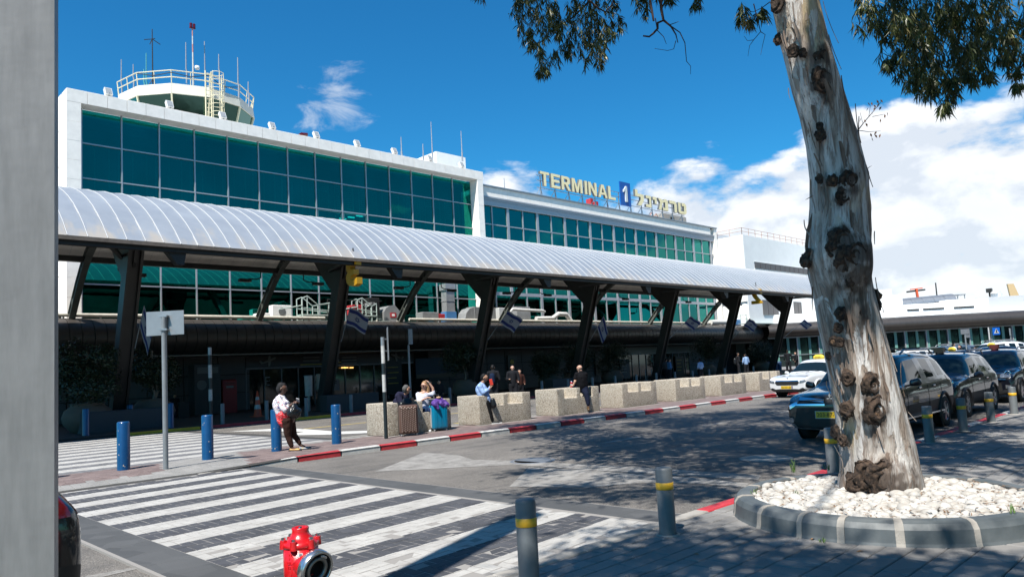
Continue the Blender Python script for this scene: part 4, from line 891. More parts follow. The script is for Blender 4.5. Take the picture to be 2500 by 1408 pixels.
LM = MB().tube([(0, 0, 0), (0, 0, -.35), (-.25, 0, -.45), (-.7, 0, -.45)], .035, 5).box(-1.25, -.6, -.14, .14, -.62, -.46).mesh('lamp', M['steel'])
for x in COLX:
    for s_ in (-1, 1):
        o = link('canopy_spotlight', LM, None, (x + s_ * 1.3, 38.6, 7.9), (0, 0, 0 if s_ < 0 else pi)); tag(o, 'small spotlight under the rear beam %s the %s column' % ('left of' if s_ < 0 else 'right of', ('first', 'second', 'third', 'fourth', 'fifth', 'sixth', 'seventh')[COLX.index(x)]), 'spotlight', 'spotlights under the canopy')
# yellow numerals hung across the canopy, seen from behind
for ch, u, v0, v1, lab in (('3', 856, 632, 699, 'yellow hanging numeral 3 seen from behind at the second column'), ('2', 1844, 704, 741, 'yellow hanging numeral 2 seen from behind near the far columns')):
    Yc = 27.9; a, c = onY(u, v0, Yc), onY(u, v1, Yc); h = a.z - c.z; w_ = h * .72
    mb = MB(); put_text(mb, ch, frame((a.x, Yc - w_ / 2, c.z), (0, 1, 0), (0, 0, 1)), w_, h, .28, 0, .03)
    tag(mb.build('hanging_numeral', mat('numeral_yellow', (0.55, 0.30, 0.01), 0.45)), lab, 'number sign', 'numerals hung under the canopy')
    tag(MB().cyl((a.x + .14, Yc, a.z - .1), (a.x + .14, Yc, a.z + .5), .03, .03, 6).build('numeral_hanger', M['steel']), 'thin steel rod above ' + ('the near yellow hanging 3' if ch == '3' else 'the far yellow hanging 2'), 'rod')
# ------------------------------------------------------------------ flags
fl_w = mat('flag_white', (0.30, 0.31, 0.36), 0.8); fl_b = mat('flag_blue', (0.006, 0.02, 0.14), 0.8)
def flag(u, v, colx, lab, lean, seed):
    random.seed(seed); Yp = 32.2; c = onY(u, v, Yp); r_ = thing('flag', lab, 'flag', (c.x, Yp, c.z), 0, 'blue and white flags on the canopy columns')
    foot = Vector((colx + .3 - c.x, .9, -1.0)); tip = Vector((.15, 0, .72))
    MB().cyl(foot, tip, .022, .014, 6).build('flagpole', M['pole_grey'], r_)
    d = (tip - foot).normalized(); W_, H_ = 1.05, .95; NX, NY = 14, 11; st = tip - d * .02
    across = Vector((.86, -.32, -.42)).normalized() if lean > 0 else Vector((.25, -.1, -.96)).normalized()
    def P(s_, t_): # s along the pole downwards, t away from it
        p = st - d * (H_ * s_) + across * (W_ * t_); sag = -.16 * t_ * t_; wob = .07 * sin(5 * t_ + 3 * s_ + seed) * t_
        return p + Vector((wob * .4, wob, sag + .03 * sin(9 * t_ + seed)))
    vs = [P(j / NY, i / NX) for j in range(NY + 1) for i in range(NX + 1)]; fs = []; ms = []
    for j in range(NY):
        for i in range(NX): fs.append((j * (NX + 1) + i, j * (NX + 1) + i + 1, (j + 1) * (NX + 1) + i + 1, (j + 1) * (NX + 1) + i)); ms.append(1 if j in (1, 2, NY - 3, NY - 2) else 0)
    mb = MB().add(vs, fs, 0, True); mb.m = ms; mb.build('cloth', [fl_w, fl_b], r_, fix=False)
    st_ = MB(); nrm = (P(.5, .6) - P(.5, .4)).cross(P(.6, .5) - P(.4, .5)).normalized() * .012
    for sg in (1, -1):
        for rot in (0, pi):
            q = [(.5 + .145 * cos(rot + pi / 2 + 2 * pi * k / 3) * 1.05, .5 + .14 * sin(rot + pi / 2 + 2 * pi * k / 3)) for k in range(3)]; inn = [(.5 + (a - .5) * .68, .5 + (b_ - .5) * .68) for a, b_ in q]
            V_ = [P(a, b_) + nrm * sg for a, b_ in q + inn]; st_.add(V_, [(0, 1, 4, 3), (1, 2, 5, 4), (2, 0, 3, 5)])
    st_.build('star', fl_b, r_, fix=False); return r_
for k, (u, v, cx_, lean) in enumerate(((343, 788, 10.06, -1), (850, 782, 19.95, 1), (1238, 786, 30.2, 1), (1473, 795, 39.9, -1), (1686, 793, 49.9, 1), (1830, 796, 60.0, 1), (1964, 797, 70.0, 1))):
    flag(u, v, cx_, ('dim furled blue and white flag beside the leftmost column', 'grey looking drooping flag by the second column under the 3', 'dim flag hanging from the third column', 'small folded flag on the fourth column', 'blue and white striped flag on the fifth column', 'flag with blue star on the sixth column', 'brightest flag with a blue star at the last visible column')[k], lean, k * 3 + 1)
# ------------------------------------------------------------------ plant and stairs on the low roof behind the columns
def roofbox(name, u0, v0, u1, v1, Y, m, lab, cat='roof unit', dp=.8, top=None):
    a, c = onY(u0, v1, Y), onY(u1, v0, Y); z0 = max(5.43, a.z)
    o = MB().bbox(0, c.x - a.x, 0, dp, 0, c.z - z0, .03, 0).build(name, m, None, (a.x, Y, z0)); return tag(o, lab, cat)
gl = mat('plant_sheet_metal', (0.50, 0.51, 0.51), 0.4, 0.5, var=0.12, vs=3)
r_ = thing('duct_riser', 'upright square metal duct riser with a blue base before the glass', 'duct', onY(1102, 776, 42.9)); hh = onY(1102, 693, 42.9).z - r_.location.z
MB().box(-.40, .40, 0, .6, .5, hh - .5).build('shaft', gl, r_); MB().box(-.50, .50, -.08, .68, hh - .48, hh).build('head', gl, r_); MB().box(-.5, .48, -.05, .62, -.25, .48).build('base', mat('blue_membrane', (0.06, 0.22, 0.48), 0.7), r_)
for z_ in (hh - .5, hh * .5, .5): MB().box(-.43, .43, -.03, .63, z_ - .03, z_ + .03).build('flange', gl, r_)
a = onY(938, 770, 42.8); c = onY(984, 726, 42.8); W_, H_ = c.x - a.x, c.z - max(a.z, 5.43); r_ = thing('plant_hood', 'large grey hood with a rounded top and a red square notice', 'hood', (a.x, 42.8, 5.43))
pf = [(0, 0), (0, H_ * .62), (W_ * .12, H_ * .82), (W_ * .3, H_ * .95), (W_ * .55, H_), (W_ * .55, H_), (W_, H_ * .42), (W_ * 1.05, 0)]
MB().prism(pf, frame((0, 0, 0), (1, 0, 0), (0, 0, 1)), -1.2).build('casing', gl, r_); MB().box(W_ * .30, W_ * .60, -.03, 0, H_ * .32, H_ * .58).build('red_notice', M['red_paint'], r_); MB().box(W_ * .38, W_ * .52, -.04, -.03, H_ * .39, H_ * .51).build('notice_panel', M['white_wall'], r_)
roofbox('roof_cabinet', 1032, 762, 1070, 776, 42.4, gl, 'low grey cabinet on the tube roof left of the duct riser'); roofbox('roof_cabinet', 1071, 766, 1086, 776, 42.4, M['red_paint'], 'low red box beside the duct riser base')
roofbox('roof_cabinet', 1262, 749, 1294, 779, 43.0, gl, 'upright grey equipment cabinet by the white pipes', dp=.7); roofbox('roof_cabinet', 1220, 752, 1262, 779, 42.7, mat('pale_sheet', (0.62, 0.63, 0.62), 0.5), 'pale equipment cabinet behind the third column', dp=.8)
roofbox('roof_cabinet', 862, 744, 870, 767, 42.5, M['red_paint'], 'left tall red hydrant cabinet by the stair'); roofbox('roof_cabinet', 875, 744, 884, 767, 42.5, M['red_paint'], 'right tall red hydrant cabinet by the stair')
roofbox('roof_cabinet', 903, 727, 926, 768, 42.9, M['steel'], 'dark louvred cabinet left of the grey hood'); roofbox('roof_cabinet', 905, 738, 916, 745, 42.6, gl, 'grey metal cap above the dark cabinet')
r_ = thing('air_conditioner', 'white air conditioner unit on the tube roof', 'air conditioner', onY(689, 771, 42.4)); MB().bbox(-.62, .62, 0, .5, -.12, .68, .03).build('casing', M['white_wall'], r_); MB().cyl((0, -.02, .28), (0, .01, .28), .24, .24, 16).build('fan_guard', M['galv'], r_)
roofbox('roof_cabinet', 632, 764, 660, 771, 42.5, M['white_wall'], 'low white unit left of the air conditioner')
r_ = thing('curved_duct', 'silver round bend of ducting beside the white column', 'duct', onY(1160, 779, 42.5)); W_ = 2.6
P = [(-1.3, -.2, 0), (-1.15, -.2, .45), (-.8, -.2, .78), (-.3, -.2, .92), (1.9, -.2, .92)]
mb = MB(); L = [(x, 0, z) for x, _, z in P] + [(1.9, 0, 0)]; n = len(L); mb.add([(x, -.35, z) for x, _, z in L] + [(x, .6, z) for x, _, z in L], [list(range(n)), list(range(n, 2 * n))[::-1]] + [(i, (i + 1) % n, n + (i + 1) % n, n + i) for i in range(n)]); mb.build('bend', gl, r_)
for x in (-.3, .5, 1.3): MB().box(x - .03, x + .03, -.38, .62, 0, .95).build('flange', gl, r_)
wp = mat('lagged_white_pipe', (0.72, 0.72, 0.70), 0.5, var=0.06, vs=4); a = onY(1250, 772, 42.3); mb = MB()
mb.tube([(a.x - .3, 42.2, 5.5), (a.x - .3, 42.2, 6.4), (a.x, 42.2, 6.6), (a.x + 3.6, 42.2, 6.55), (a.x + 3.8, 42.2, 6.45)], .12, 8); mb.tube([(a.x + 2.6, 42.1, 5.85), (a.x + 4.6, 42.1, 5.9), (a.x + 5.4, 42.1, 6.3), (a.x + 6.4, 42.1, 6.3), (a.x + 7.2, 42.1, 5.5)], .2, 8)
tag(mb.build('lagged_pipes', wp), 'bent white lagged pipes running over the tube roof', 'pipes')
a = onY(1740, 782, 41.9); tag(MB().tube([(a.x - .5, 41.9, 5.75), (a.x + 3.5, 41.9, 5.8)], .28, 10).build('lagged_pipes', wp), 'thick white pipe end on the tube roof before the annexe', 'pipes'); tag(MB().box(a.x + 3.6, a.x + 7, 41.7, 42.4, 5.5, 6.1).build('blue_box', mat('blue_membrane', (0.06, 0.22, 0.48), 0.7), None), 'blue box on the tube roof at the annexe', 'box')
gr = mat('pale_green_rail', (0.50, 0.60, 0.56), 0.5)
def stair(u0, lab, W_=2.3):
    a = onY(u0, 772, 42.3); r_ = thing('access_stair', lab, 'stair', (a.x, 42.3, 5.42)); mb = MB()
    for yy in (-.2, .5):
        for x, z0, z1 in ((0, 0, 1.5), (.35, .4, 1.65), (1.1, 0, 1.15), (W_, 0, 1.3)): mb.cyl((x, yy, z0), (x, yy, z1), .04, .04, 5)
        mb.tube([(-1.6, yy, .75), (0, yy, 1.05)], .04, 5); mb.tube([(0, yy, 1.5), (.35, yy, 1.65), (1.1, yy, 1.1), (W_, yy, 1.3)], .04, 5); mb.tube([(0, yy, .9), (W_, yy, .9 - .2)], .03, 5)
    mb.build('handrail', gr, r_); MB().box(0, W_, -.25, .55, .42, .5).box(-.3, 2.6, -.2, .5, .05, .12).build('landing', gr, r_)
    for k in range(3): MB().box(1.3 + .3 * k, 1.55 + .3 * k, -.2, .5, .36 - .12 * k, .39 - .12 * k).build('tread', gr, r_)
stair(735, 'pale green metal access stair left of the second column'); stair(870, 'pale green metal access stair behind the red cabinets', 1.5)
mb = MB(); a = onY(800, 745, 42.5)
for k in range(6): mb.cyl((a.x + .7 * k, 42.5, 5.42), (a.x + .7 * k, 42.5, 7.0), .035, .035, 5)
for z_ in (6.3, 6.95): mb.cyl((a.x, 42.5, z_), (a.x + 4.2, 42.5, z_), .03, .03, 5)
tag(mb.build('guard_rail', M['steel']), 'dark guard rail on the tube roof behind the yellow 3', 'railing')
# ------------------------------------------------------------------ angled terminal arm on the right
UX = Vector((RX.x, RX.y, 0)).normalized(); UN = Vector((-UX.y, UX.x, 0)); UN = -UN if UN.dot(RF) > 0 else UN
O_ = at(2146, 809, 86.5); O_.z = 0
def L2W(a, b_, z): return O_ + UX * a - UN * b_ + Vector((0, 0, z))
MXL = Matrix(((UX.x, -UN.x, 0, O_.x), (UX.y, -UN.y, 0, O_.y), (0, 0, 1, 0), (0, 0, 0, 1)))
arm = thing('terminal_building', 'angled white terminal arm with grey tube cladding and green glass at the far right', 'building', O_); arm.matrix_world = MXL
def acl(mb, name, m): return mb.build(name, m, arm)
acl(MB().box(-14, 8.85, 1.2, 22, 5.3, 6.6), 'wall', M['white_wall']); acl(MB().box(8.86, 14.05, 1.2, 22, 5.3, 7.3), 'wall', M['white_wall']); acl(MB().box(14.06, 40, 1.2, 22, 5.3, 5.9), 'wall', M['white_wall']); acl(MB().box(-14, 40, 2.4, 20, 0, 5.2), 'backing', M['void'])
acl(MB().box(-1.2, 2.9, 1.8, 9, 6.55, 9.0), 'roof_block', M['white_wall']); acl(MB().box(2.9, 4.2, 2.0, 6, 6.55, 8.3), 'roof_block', M['white_wall']); acl(MB().box(14.1, 44, 3.2, 16, 5.8, 7.5), 'roof_block', mat('annexe_grey', (0.5, 0.52, 0.55), 0.8))
acl(MB().box(-14, 40, -.1, 1.2, 5.42, 5.52), 'coping', M['galv'])
mb = MB(); 
for k, (x0, x1) in enumerate(((9.1, 11.6), (12.8, 15.2), (7.2, 8.6))): mb.box(x0 - 3.0, x1 - 3.0, 1.1, 1.2, 6.25, 6.4)
acl(mb, 'louvre', M['void'])
TPA = [(y - 42.0, 3.85 + (z - 3.5) * .83) for y, z in TP]
def tubep2(w_):
    mb = MB(); n = len(TPA); mb.add([(-w_ / 2, y, z) for y, z in TPA] + [(w_ / 2, y, z) for y, z in TPA], [(i, i + 1, n + i + 1, n + i) for i in range(n - 1)], 0, True)
    for s_ in (-1, 1): mb.add([(s_ * w_ / 2, y, z) for y, z in TPA] + [(s_ * w_ / 2, y + .06, z - .02) for y, z in TPA], [(i, n + i, n + i + 1, i + 1) for i in range(n - 1)])
    return mb.mesh('tube_panel', M['tube'])
T2 = tubep2(.63)
for k in range(76): link('tube_panel', T2, arm, (-13 + .64 * k, 0, 0))
c2 = [(y + .07, z) for y, z in TPA]; n = len(c2); mb = MB().add([(-13, y, z) for y, z in c2] + [(36, y, z) for y, z in c2], [(i, i + 1, n + i + 1, n + i) for i in range(n - 1)]); acl(mb, 'tube_backing', M['void'])
fin_ = mat('pale_green_fin', (0.16, 0.34, 0.29), 0.45); dg = mat('arm_glass', (0.012, 0.022, 0.022), 0.06, spec=0.8)
PG = MB().box(-.45, .45, .25, .28, .4, 3.72).mesh('window_pane', dg); PF = MB().box(-.15, .15, .1, .2, .4, 3.74).mesh('green_fin', fin_); PB = MB().box(-.05, .05, .02, .2, .3, 3.85).mesh('mullion', M['alu'])
for k in range(36):
    x = -12.2 + 1.27 * k; link('window_pane', PG, arm, (x + .78, 0, 0)); link('green_fin', PF, arm, (x + .17, 0, 0))
    if k % 2 == 0: link('mullion', PB, arm, (x - .03, 0, 0))
acl(MB().box(-13, 36, 0, .3, 3.74, 3.86).box(-13, 36, 0, .3, 1.7, 1.76), 'transom', M['alu']); acl(MB().box(-13, 36, -.1, .3, 0, .42), 'plinth', mat('plinth_grey', (0.4, 0.4, 0.42), 0.7)); acl(MB().box(24.7, 36, -.3, -.1, 0, 1.65), 'plinth', mat('plinth_grey', (0.4, 0.4, 0.42), 0.7))
r_ = thing('roof_tunnel', 'curved grey metal plant tunnel on the far roof', 'roof unit', L2W(4.3, 3.6, 6.7)); r_.rotation_euler = (0, 0, atan2(UX.y, UX.x))
mb = MB(); pr_ = [(1.15 * cos(radians(a)), 1.15 * sin(radians(a))) for a in range(0, 181, 15)]; n = len(pr_)
for k in range(5): mb = MB().add([(1.35 * k + .01, -y, .3 + z * .75 + .06 * k) for y, z in pr_] + [(1.35 * k + 1.34, -y, .3 + z * .75 + .06 * k + .05) for y, z in pr_], [(i, i + 1, n + i + 1, n + i) for i in range(n - 1)], 0, True); mb.build('hood_panel', M['galv'], r_)
MB().box(6.6, 8.1, -.8, .8, 1.2, 1.3).beam((8, -.7, 0), (8, -.7, 1.25), .08, .08).beam((8, .7, 0), (8, .7, 1.25), .08, .08).build('end_frame', M['galv'], r_); MB().box(.0, 5.2, -1.7, -1.2, -.1, .35).build('duct', M['white_wall'], r_)
r_ = thing('radar_antenna', 'orange and white radar bar antenna standing far behind the roofs', 'radar', at(2237, 706, 118)); s_ = 118 / FP
MB().box(-1.0 * 1, 1.0, -.1, .1, 0, .15).build('reflector_top', mat('orange_paint', (0.75, 0.12, 0.04), 0.5), r_); MB().beam((0, 0, -2.6), (0, 0, .1), .3, .3).build('post', mat('orange_paint', (0.75, 0.12, 0.04), 0.5), r_); MB().box(-1.5, 1.5, .1, .3, -.35, -.1).build('reflector', M['steel'], r_); r_.rotation_euler = (0, radians(-4), atan2(UX.y, UX.x)); r_.scale = (1.0, 1, 1)
o = tag(MB().cyl((0, 0, -4), (0, 0, 0), .10, .08, 6).build('antenna', M['steel'], None, at(2284, 690, 96)), 'dark mast at the end of the far metal tunnel', 'antenna')
o = tag(MB().cyl((0, 0, -2.5), (0, 0, -.3), .10, .10, 6).box(-.3, .3, -.3, .3, -.3, .2).build('roof_lamp', M['steel'], None, at(2415, 708, 92)), 'dark lamp on a short post on the far white roof', 'lamp')
o = tag(MB().box(-.55, .55, -.5, .5, -2.5, 0).box(-.9, .9, -.3, .3, 0, .25).build('roof_unit', M['white_wall'], None, at(2433, 716, 92)), 'small white roof unit beside the dark far lamp', 'roof unit')
r_ = thing('tail_fin', 'pale orange aircraft tail fin rising behind the far roof', 'aircraft tail', at(2466, 726, 130)); MB().prism([(-.4, 2.4), (.7, 2.4), (2.3, -2.2), (.2, -2.2)], MXL.to_3x3().to_4x4() @ frame((0, 0, 0), (1, 0, 0), (0, 0, 1)), .3).build('fin', mat('tail_orange', (0.72, 0.52, 0.28), 0.5), r_)
# ------------------------------------------------------------------ street furniture
def bollard_mesh(r, h, dome=.03): return MB().lathe([(r + .004, 0), (r, .02), (r, h - dome), (r * .93, h - dome * .35), (r * .75, h - .004), (.001, h)], 28)
# blue bollards on the island
for k, (x, lab) in enumerate(((3.22, 'blue bollard mostly hidden behind the big grey post at left'), (4.78, 'blue bollard left of the sign pole, with chipped paint'), (6.44, 'blue bollard between the sign pole and the leaning woman'), (8.01, 'blue bollard the woman in the red hem leans on'), (9.57, 'blue bollard between the leaning woman and the bench blocks'))):
    o = bollard_mesh(.118, .955).build('blue_bollard', M['blue_bollard'], None, (x, 16.0, izh(x, 16.0) - .005)); tag(o, lab, 'bollard', 'blue bollards on the traffic island')
    random.seed(k + 20); ch = MB()
    for q in range(7):
        a = atan2(-16, -x) + ru(-1.1, 1.1); z = ru(.05, .42) if q < 5 else ru(.5, .8); w_ = ru(.006, .018); P0 = Vector((.1195 * cos(a), .1195 * sin(a), z)); T_ = Vector((-sin(a), cos(a), 0)) * w_
        ch.add([P0 - T_, P0 + Vector((0, 0, -w_ * ru(.5, 1.6))), P0 + T_ * ru(.4, 1), P0 + Vector((0, 0, w_ * ru(.6, 1.8)))], [(0, 1, 2, 3)])
    ch.build('paint_chip', mat('chipped_paint', (0.50, 0.44, 0.36), 0.8), o, fix=False)
for k, (u, v) in enumerate(((210, 1063), (318, 1039), (417, 1047))):
    p = gz(u, v, .11); p.y = max(30.9, min(p.y, 33)); p = onY(u, v, 31.2 if k != 1 else 33.5); p.z = .105
    tag(bollard_mesh(.12, 1.0).build('blue_bollard', M['blue_bollard'], None, p), ('dark blue bollard in shade before the leftmost round pot', 'dark blue bollard in shade behind the trough planter', 'dark blue bollard in shade right of the second round pot')[k], 'bollard', 'blue bollards in the terminal shade')
# grey bollards with yellow band on the pavement
for k, (x, lab) in enumerate(((4.03, 'grey bollard with a yellow band nearest the camera'), (5.88, 'grey yellow banded bollard between the crossing and the tree'), (9.85, 'grey yellow banded bollard half hidden behind the trunk'), (13.85, 'first grey banded bollard right of the trunk'), (15.87, 'second grey banded bollard right of the trunk'), (17.9, 'third grey banded bollard right of the trunk'), (19.95, 'farthest grey banded bollard at the right edge'))):
    r_ = thing('grey_bollard', lab, 'bollard', (x, 4.12 if k > 1 else 4.05, .055), 0, 'grey bollards with yellow bands along the kerb'); h = .625
    bollard_mesh(.079, h, .025).build('post', M['grey_bollard'], r_); MB().lathe([(.0795, h - .205), (.0822, h - .203), (.0822, h - .142), (.0795, h - .14)], 28).build('yellow_band', M['yellow_tape'], r_)
    MB().lathe([(.112, 0), (.108, .012), (.088, .014)], 24).build('base_ring', M['concrete'], r_)
# grey bollards along the far kerb
FBM = bollard_mesh(.085, .85, .02).mesh('grey_bollard', M['grey_bollard'])
BX = [8.1, 10.6, 13.0, 14.95, 16.85, 19.2, 22.3, 25.3, 27.7, 30.1, 32.5, 34.9, 37.3, 39.7, 42.1, 44.5, 46.9, 49.3, 51.7, 54.1, 56.5, 58.9]
BLAB = ['behind the striped pole', 'between striped pole and cone', 'hidden by the leaning woman', 'at the phone holding hands', 'before the number 3 doors', 'left of the first bench block', 'behind the seated couple', 'right of the seated woman', 'between the first two benches', 'behind the blue shirted man', 'behind the second bench block', 'right of the second bench block', 'left of the bald man', 'behind the bald man', 'right of the bald man', 'left of the C doors', 'before the C doors', 'right of the C sign', 'behind the fifth bench block', 'behind the sixth bench block', 'nearest the white taxi']
for k, x in enumerate(BX):
    if x < 12: continue
    o = link('kerb_bollard', FBM, None, (x, 30.7, .1)); tag(o, 'slim grey bollard in the shade of the far kerb, ' + BLAB[k - 2], 'bollard', 'slim grey bollards along the far kerb')
# big grey post close to the camera at the left edge
a = radians(80.02); PP = Vector((3.93 * cos(a), 3.93 * sin(a), .06)); a = a
r_ = thing('steel_post', 'tall square grey metal post close to the camera at the left edge', 'post', PP, a - pi / 2 - .112)
pm_, t, b = principled('brushed_post'); pos = t.new('ShaderNodeTexCoord').outputs['Object']
c = t.mix(t.mapr(t.noise(t.mapping(pos, scale=(9, 9, 1.2)), 2.0, 6, .65), .3, .7, 0, 1), (0.20, 0.205, 0.205), (0.27, 0.275, 0.275))
sc_ = t.noise(t.mapping(pos, scale=(3, 3, 14), rot=(0, .5, 0)), 7.0, 6, .8); c = t.mix(t.mapr(sc_, .66, .72, 0, .6), c, (0.15, 0.14, 0.13))
t.put(b.inputs['Base Color'], c); b.inputs['Roughness'].default_value = .5; b.inputs['Metallic'].default_value = .15; t.put(b.inputs['Normal'], t.bump(t.noise(pos, 2.2, 4), .25, .03))
MB().box(-.19, .19, -.12, .12, 0, 8.6).build('shaft', pm_, r_); MB().box(-.26, .26, -.2, .2, 0, .03).build('base_plate', M['galv'], r_)
for s_ in (-1, 1): MB().cyl((s_ * .22, -.15, .03), (s_ * .22, -.15, .07), .018, .018, 6).build('bolt', M['galv'], r_)
# sign seen from the back on a round pole
sp = gz(405, 1150, .07); r_ = thing('road_sign', 'plain grey back of a rectangular road sign on a round grey pole', 'road sign', (sp.x, sp.y, .05))
d_ = depth(sp); tp_ = at(400, 763, d_); MB().cyl((0, 0, 0), (tp_.x - sp.x, tp_.y - sp.y, tp_.z - .12), .048, .048, 16).build('pole', M['pole_grey'], r_)
c_ = at(400, 788, d_) - sp; s2 = MB().box(-.365, .365, .05, .062, -.235, .235); o = s2.build('sign_plate', mat('sign_back', (0.36, 0.38, 0.40), 0.4, 0.5, var=0.08, vs=6), r_, (c_.x, c_.y, c_.z + .02)); o.rotation_euler = (0, 0, atan2(RX.y, RX.x))
for z_ in (-.13, .13): o = MB().box(-.08, .08, -.06, .05, z_ - .018, z_ + .018).build('clamp', M['galv'], r_, (c_.x, c_.y, c_.z + .02)); o.rotation_euler = (0, 0, atan2(RX.y, RX.x))
def striped(u, vb, vt, z0, r, bands, lab, plate=None, name='striped_sign_post'):
    sp = gz(u, vb, z0); d_ = depth(sp); r_ = thing(name, lab, 'sign post', (sp.x, sp.y, z0 - .01)); H_ = (at(u, vt, d_)).z - z0
    tilt = Vector((at(u - (vb - vt) * .04, vt, d_) - sp).xy.to_3d()) if False else Vector((0, 0, 0)); zz = 0
    for (f0, f1, mm) in bands: MB().cyl((0, 0, H_ * f0), (0, 0, H_ * f1), r, r, 14).build('pole_band', mm, r_)
    return r_, sp, d_, H_
blk = mat('pole_black', (0.012, 0.02, 0.024), 0.4); wht = mat('pole_white', (0.62, 0.63, 0.62), 0.5, col2=(0.42, 0.42, 0.41), vs=14)
r_, sp, d_, H_ = striped(943, 1070, 820, .12, .048, [(0, .46, blk), (.46, .63, wht), (.63, .74, blk), (.74, .915, wht), (.915, 1.0, M['galv'])], 'black and white striped pole standing before the first bench block')
o = MB().box(-.30, .30, -.02, .0, -.42, .42).build('sign_plate', M['galv'], r_, (.13, -.02, H_ - .18)); o.rotation_euler = (0, 0, radians(57)); o = MB().box(-.02, .12, -.015, .015, -.015, .015).build('bracket', M['galv'], r_, (0, 0, H_ - .05)); o = MB().box(-.02, .12, -.015, .015, -.015, .015).build('bracket', M['galv'], r_, (0, 0, H_ - .35))
r_, sp, d_, H_ = striped(513, 1033, 852, .1, .085, [(0, .30, blk), (.30, .45, wht), (.45, .60, blk), (.60, .77, wht), (.77, .90, blk), (.90, 1, M['galv'])], 'thicker striped pole in the shade behind the blue bollards'); r_.location = onY(515, 1030, 31.6); r_.location.z = .1; r_.scale = (.95, .95, 1.02)
p = onY(1003, 985, 31.4); c = onY(996, 842, 31.4); tag(MB().tube([(0, 0, .1 - p.z), (0, 0, 3.0), (-.02, 0, c.z - p.z)], [.06, .055, .05], 8).box(.02, .28, -.02, .02, 3.1, 3.9).build('sign_post', M['pole_grey'], None, (p.x, 31.4, p.z)), 'plain thin grey post behind the seated couple', 'sign post')
# ------------------------------------------------------------------ washed concrete bench blocks
def bench_mesh():
    mb = MB(); L_, D_, H_, S_ = 2.15, 1.0, .86, .56; c1, c2_ = (.38, .98), (1.18, 1.78); dd = .62
    # body below the seats, then piers and back wall
    mb.box(0, L_, 0, D_, 0, S_); pc = []
    for a, b_ in ((0, c1[0]), (c1[1], c2_[0]), (c2_[1], L_)): mb.box(a, b_, 0, dd, S_ - .001, H_)
    mb.box(0, L_, dd, D_, S_ - .001, H_); return mb
def bench():
    bm = bmesh.new(); L_, D_, H_, S_ = 2.15, 1.0, .86, .54; cs = ((.36, .98), (1.17, 1.79)); dd = .55
    xs_ = [0, cs[0][0], cs[0][1], cs[1][0], cs[1][1], L_]; ys_ = [0, dd, D_]
    H = {}
    for i in range(5):
        for j in range(2): H[i, j] = S_ if (i in (1, 3) and j == 0) else H_
    V = {}
    def v(x, y, z):
        k = (round(x, 4), round(y, 4), round(z, 4))
        if k not in V: V[k] = bm.verts.new(k)
        return V[k]
    lv = [0, S_, H_]
    for i in range(5):
        for j in range(2):
            x0, x1, y0, y1, h = xs_[i], xs_[i + 1], ys_[j], ys_[j + 1], H[i, j]
            bm.faces.new((v(x0, y0, h), v(x1, y0, h), v(x1, y1, h), v(x0, y1, h)))
            bm.faces.new((v(x0, y1, 0), v(x1, y1, 0), v(x1, y0, 0), v(x0, y0, 0)))
            for (di, dj, pa, pb) in ((-1, 0, (x0, y1), (x0, y0)), (1, 0, (x1, y0), (x1, y1)), (0, -1, (x0, y0), (x1, y0)), (0, 1, (x1, y1), (x0, y1))):
                nh = H.get((i + di, j + dj), 0)
                for q in range(2):
                    z0, z1 = lv[q], lv[q + 1]
                    if z1 <= h and z0 >= nh: bm.faces.new((v(*pa, z0), v(*pb, z0), v(*pb, z1), v(*pa, z1)))
    bmesh.ops.recalc_face_normals(bm, faces=bm.faces); me = bpy.data.meshes.new('bench_block'); bm.to_mesh(me); bm.free()
    me = evalmesh(me, [('BEVEL', dict(width=.028, segments=3, limit_method='ANGLE', angle_limit=.6))])
    for p in me.polygons: p.use_smooth = True
    me.materials.append(M['washed']); return me
BM = bench(); bx = [11.2, 14.42, 17.82, 21.28, 24.68, 28.1, 31.5]
bl = ['first bench block, with the seated couple and their suitcases', 'second bench block, where the man in the pale blue shirt leans', 'third bench block, where the bald man in black sits', 'fourth bench block from the left, empty', 'fifth bench block from the left, empty', 'sixth bench block, left of the white taxi', 'seventh bench block, partly behind the white taxi']
random.seed(9)
for x, l in zip(bx, bl):
    r_ = link('bench_block', BM, None, (x, 16.18, IZ - .004), (0, 0, radians(ru(-.5, .5)))); tag(r_, 'washed concrete ' + l, 'bench', 'concrete bench blocks on the traffic island')
    mb = MB(); n = 22; P = [(-.14 + 2.45 * i / n, -.1 - .05 * rnd(), 0) for i in range(n + 1)] + [(2.31 - 2.45 * i / n, .1, 0) for i in range(n + 1)]
    mb.add([(px, py, .008) for px, py, _ in P], [list(range(len(P)))]); mb.build('mortar_edge', M['concrete'], r_, fix=False)
# ------------------------------------------------------------------ red hydrant
r_ = thing('fire_hydrant', 'bright red cast fire hydrant with a big silver hose coupling', 'fire hydrant', (2.06, 3.86, .06)); d_ = depth((2.06, 3.86, .9)); tp_ = at(733, 1285, d_)
r_.location = (tp_.x, tp_.y, .06); ht = tp_.z - .06; s_ = d_ / FP  # metres per photo pixel
red = mat('hydrant_red', (0.62, 0.008, 0.012), 0.28, var=0.12, vs=14, bump=0.12, bs=30, coat=0.6); R1 = 41.5 * s_
body = [(.10, -.02), (R1 * .62, ht - 165 * s_), (R1 * .66, ht - 152 * s_), (R1 * .80, ht - 138 * s_), (R1 * .98, ht - 122 * s_), (R1, ht - 108 * s_), (R1, ht - 45 * s_)]
MB().lathe([(.06, .0), (.06, ht - 165 * s_)], 20).build('stand_pipe', mat('dark_pipe', (0.03, 0.035, 0.04), 0.5), r_)
MB().lathe([(.0, ht - 172 * s_), (R1 * .7, ht - 172 * s_)] + body[1:] + [(0, ht - 45 * s_)], 36).build('body', red, r_)
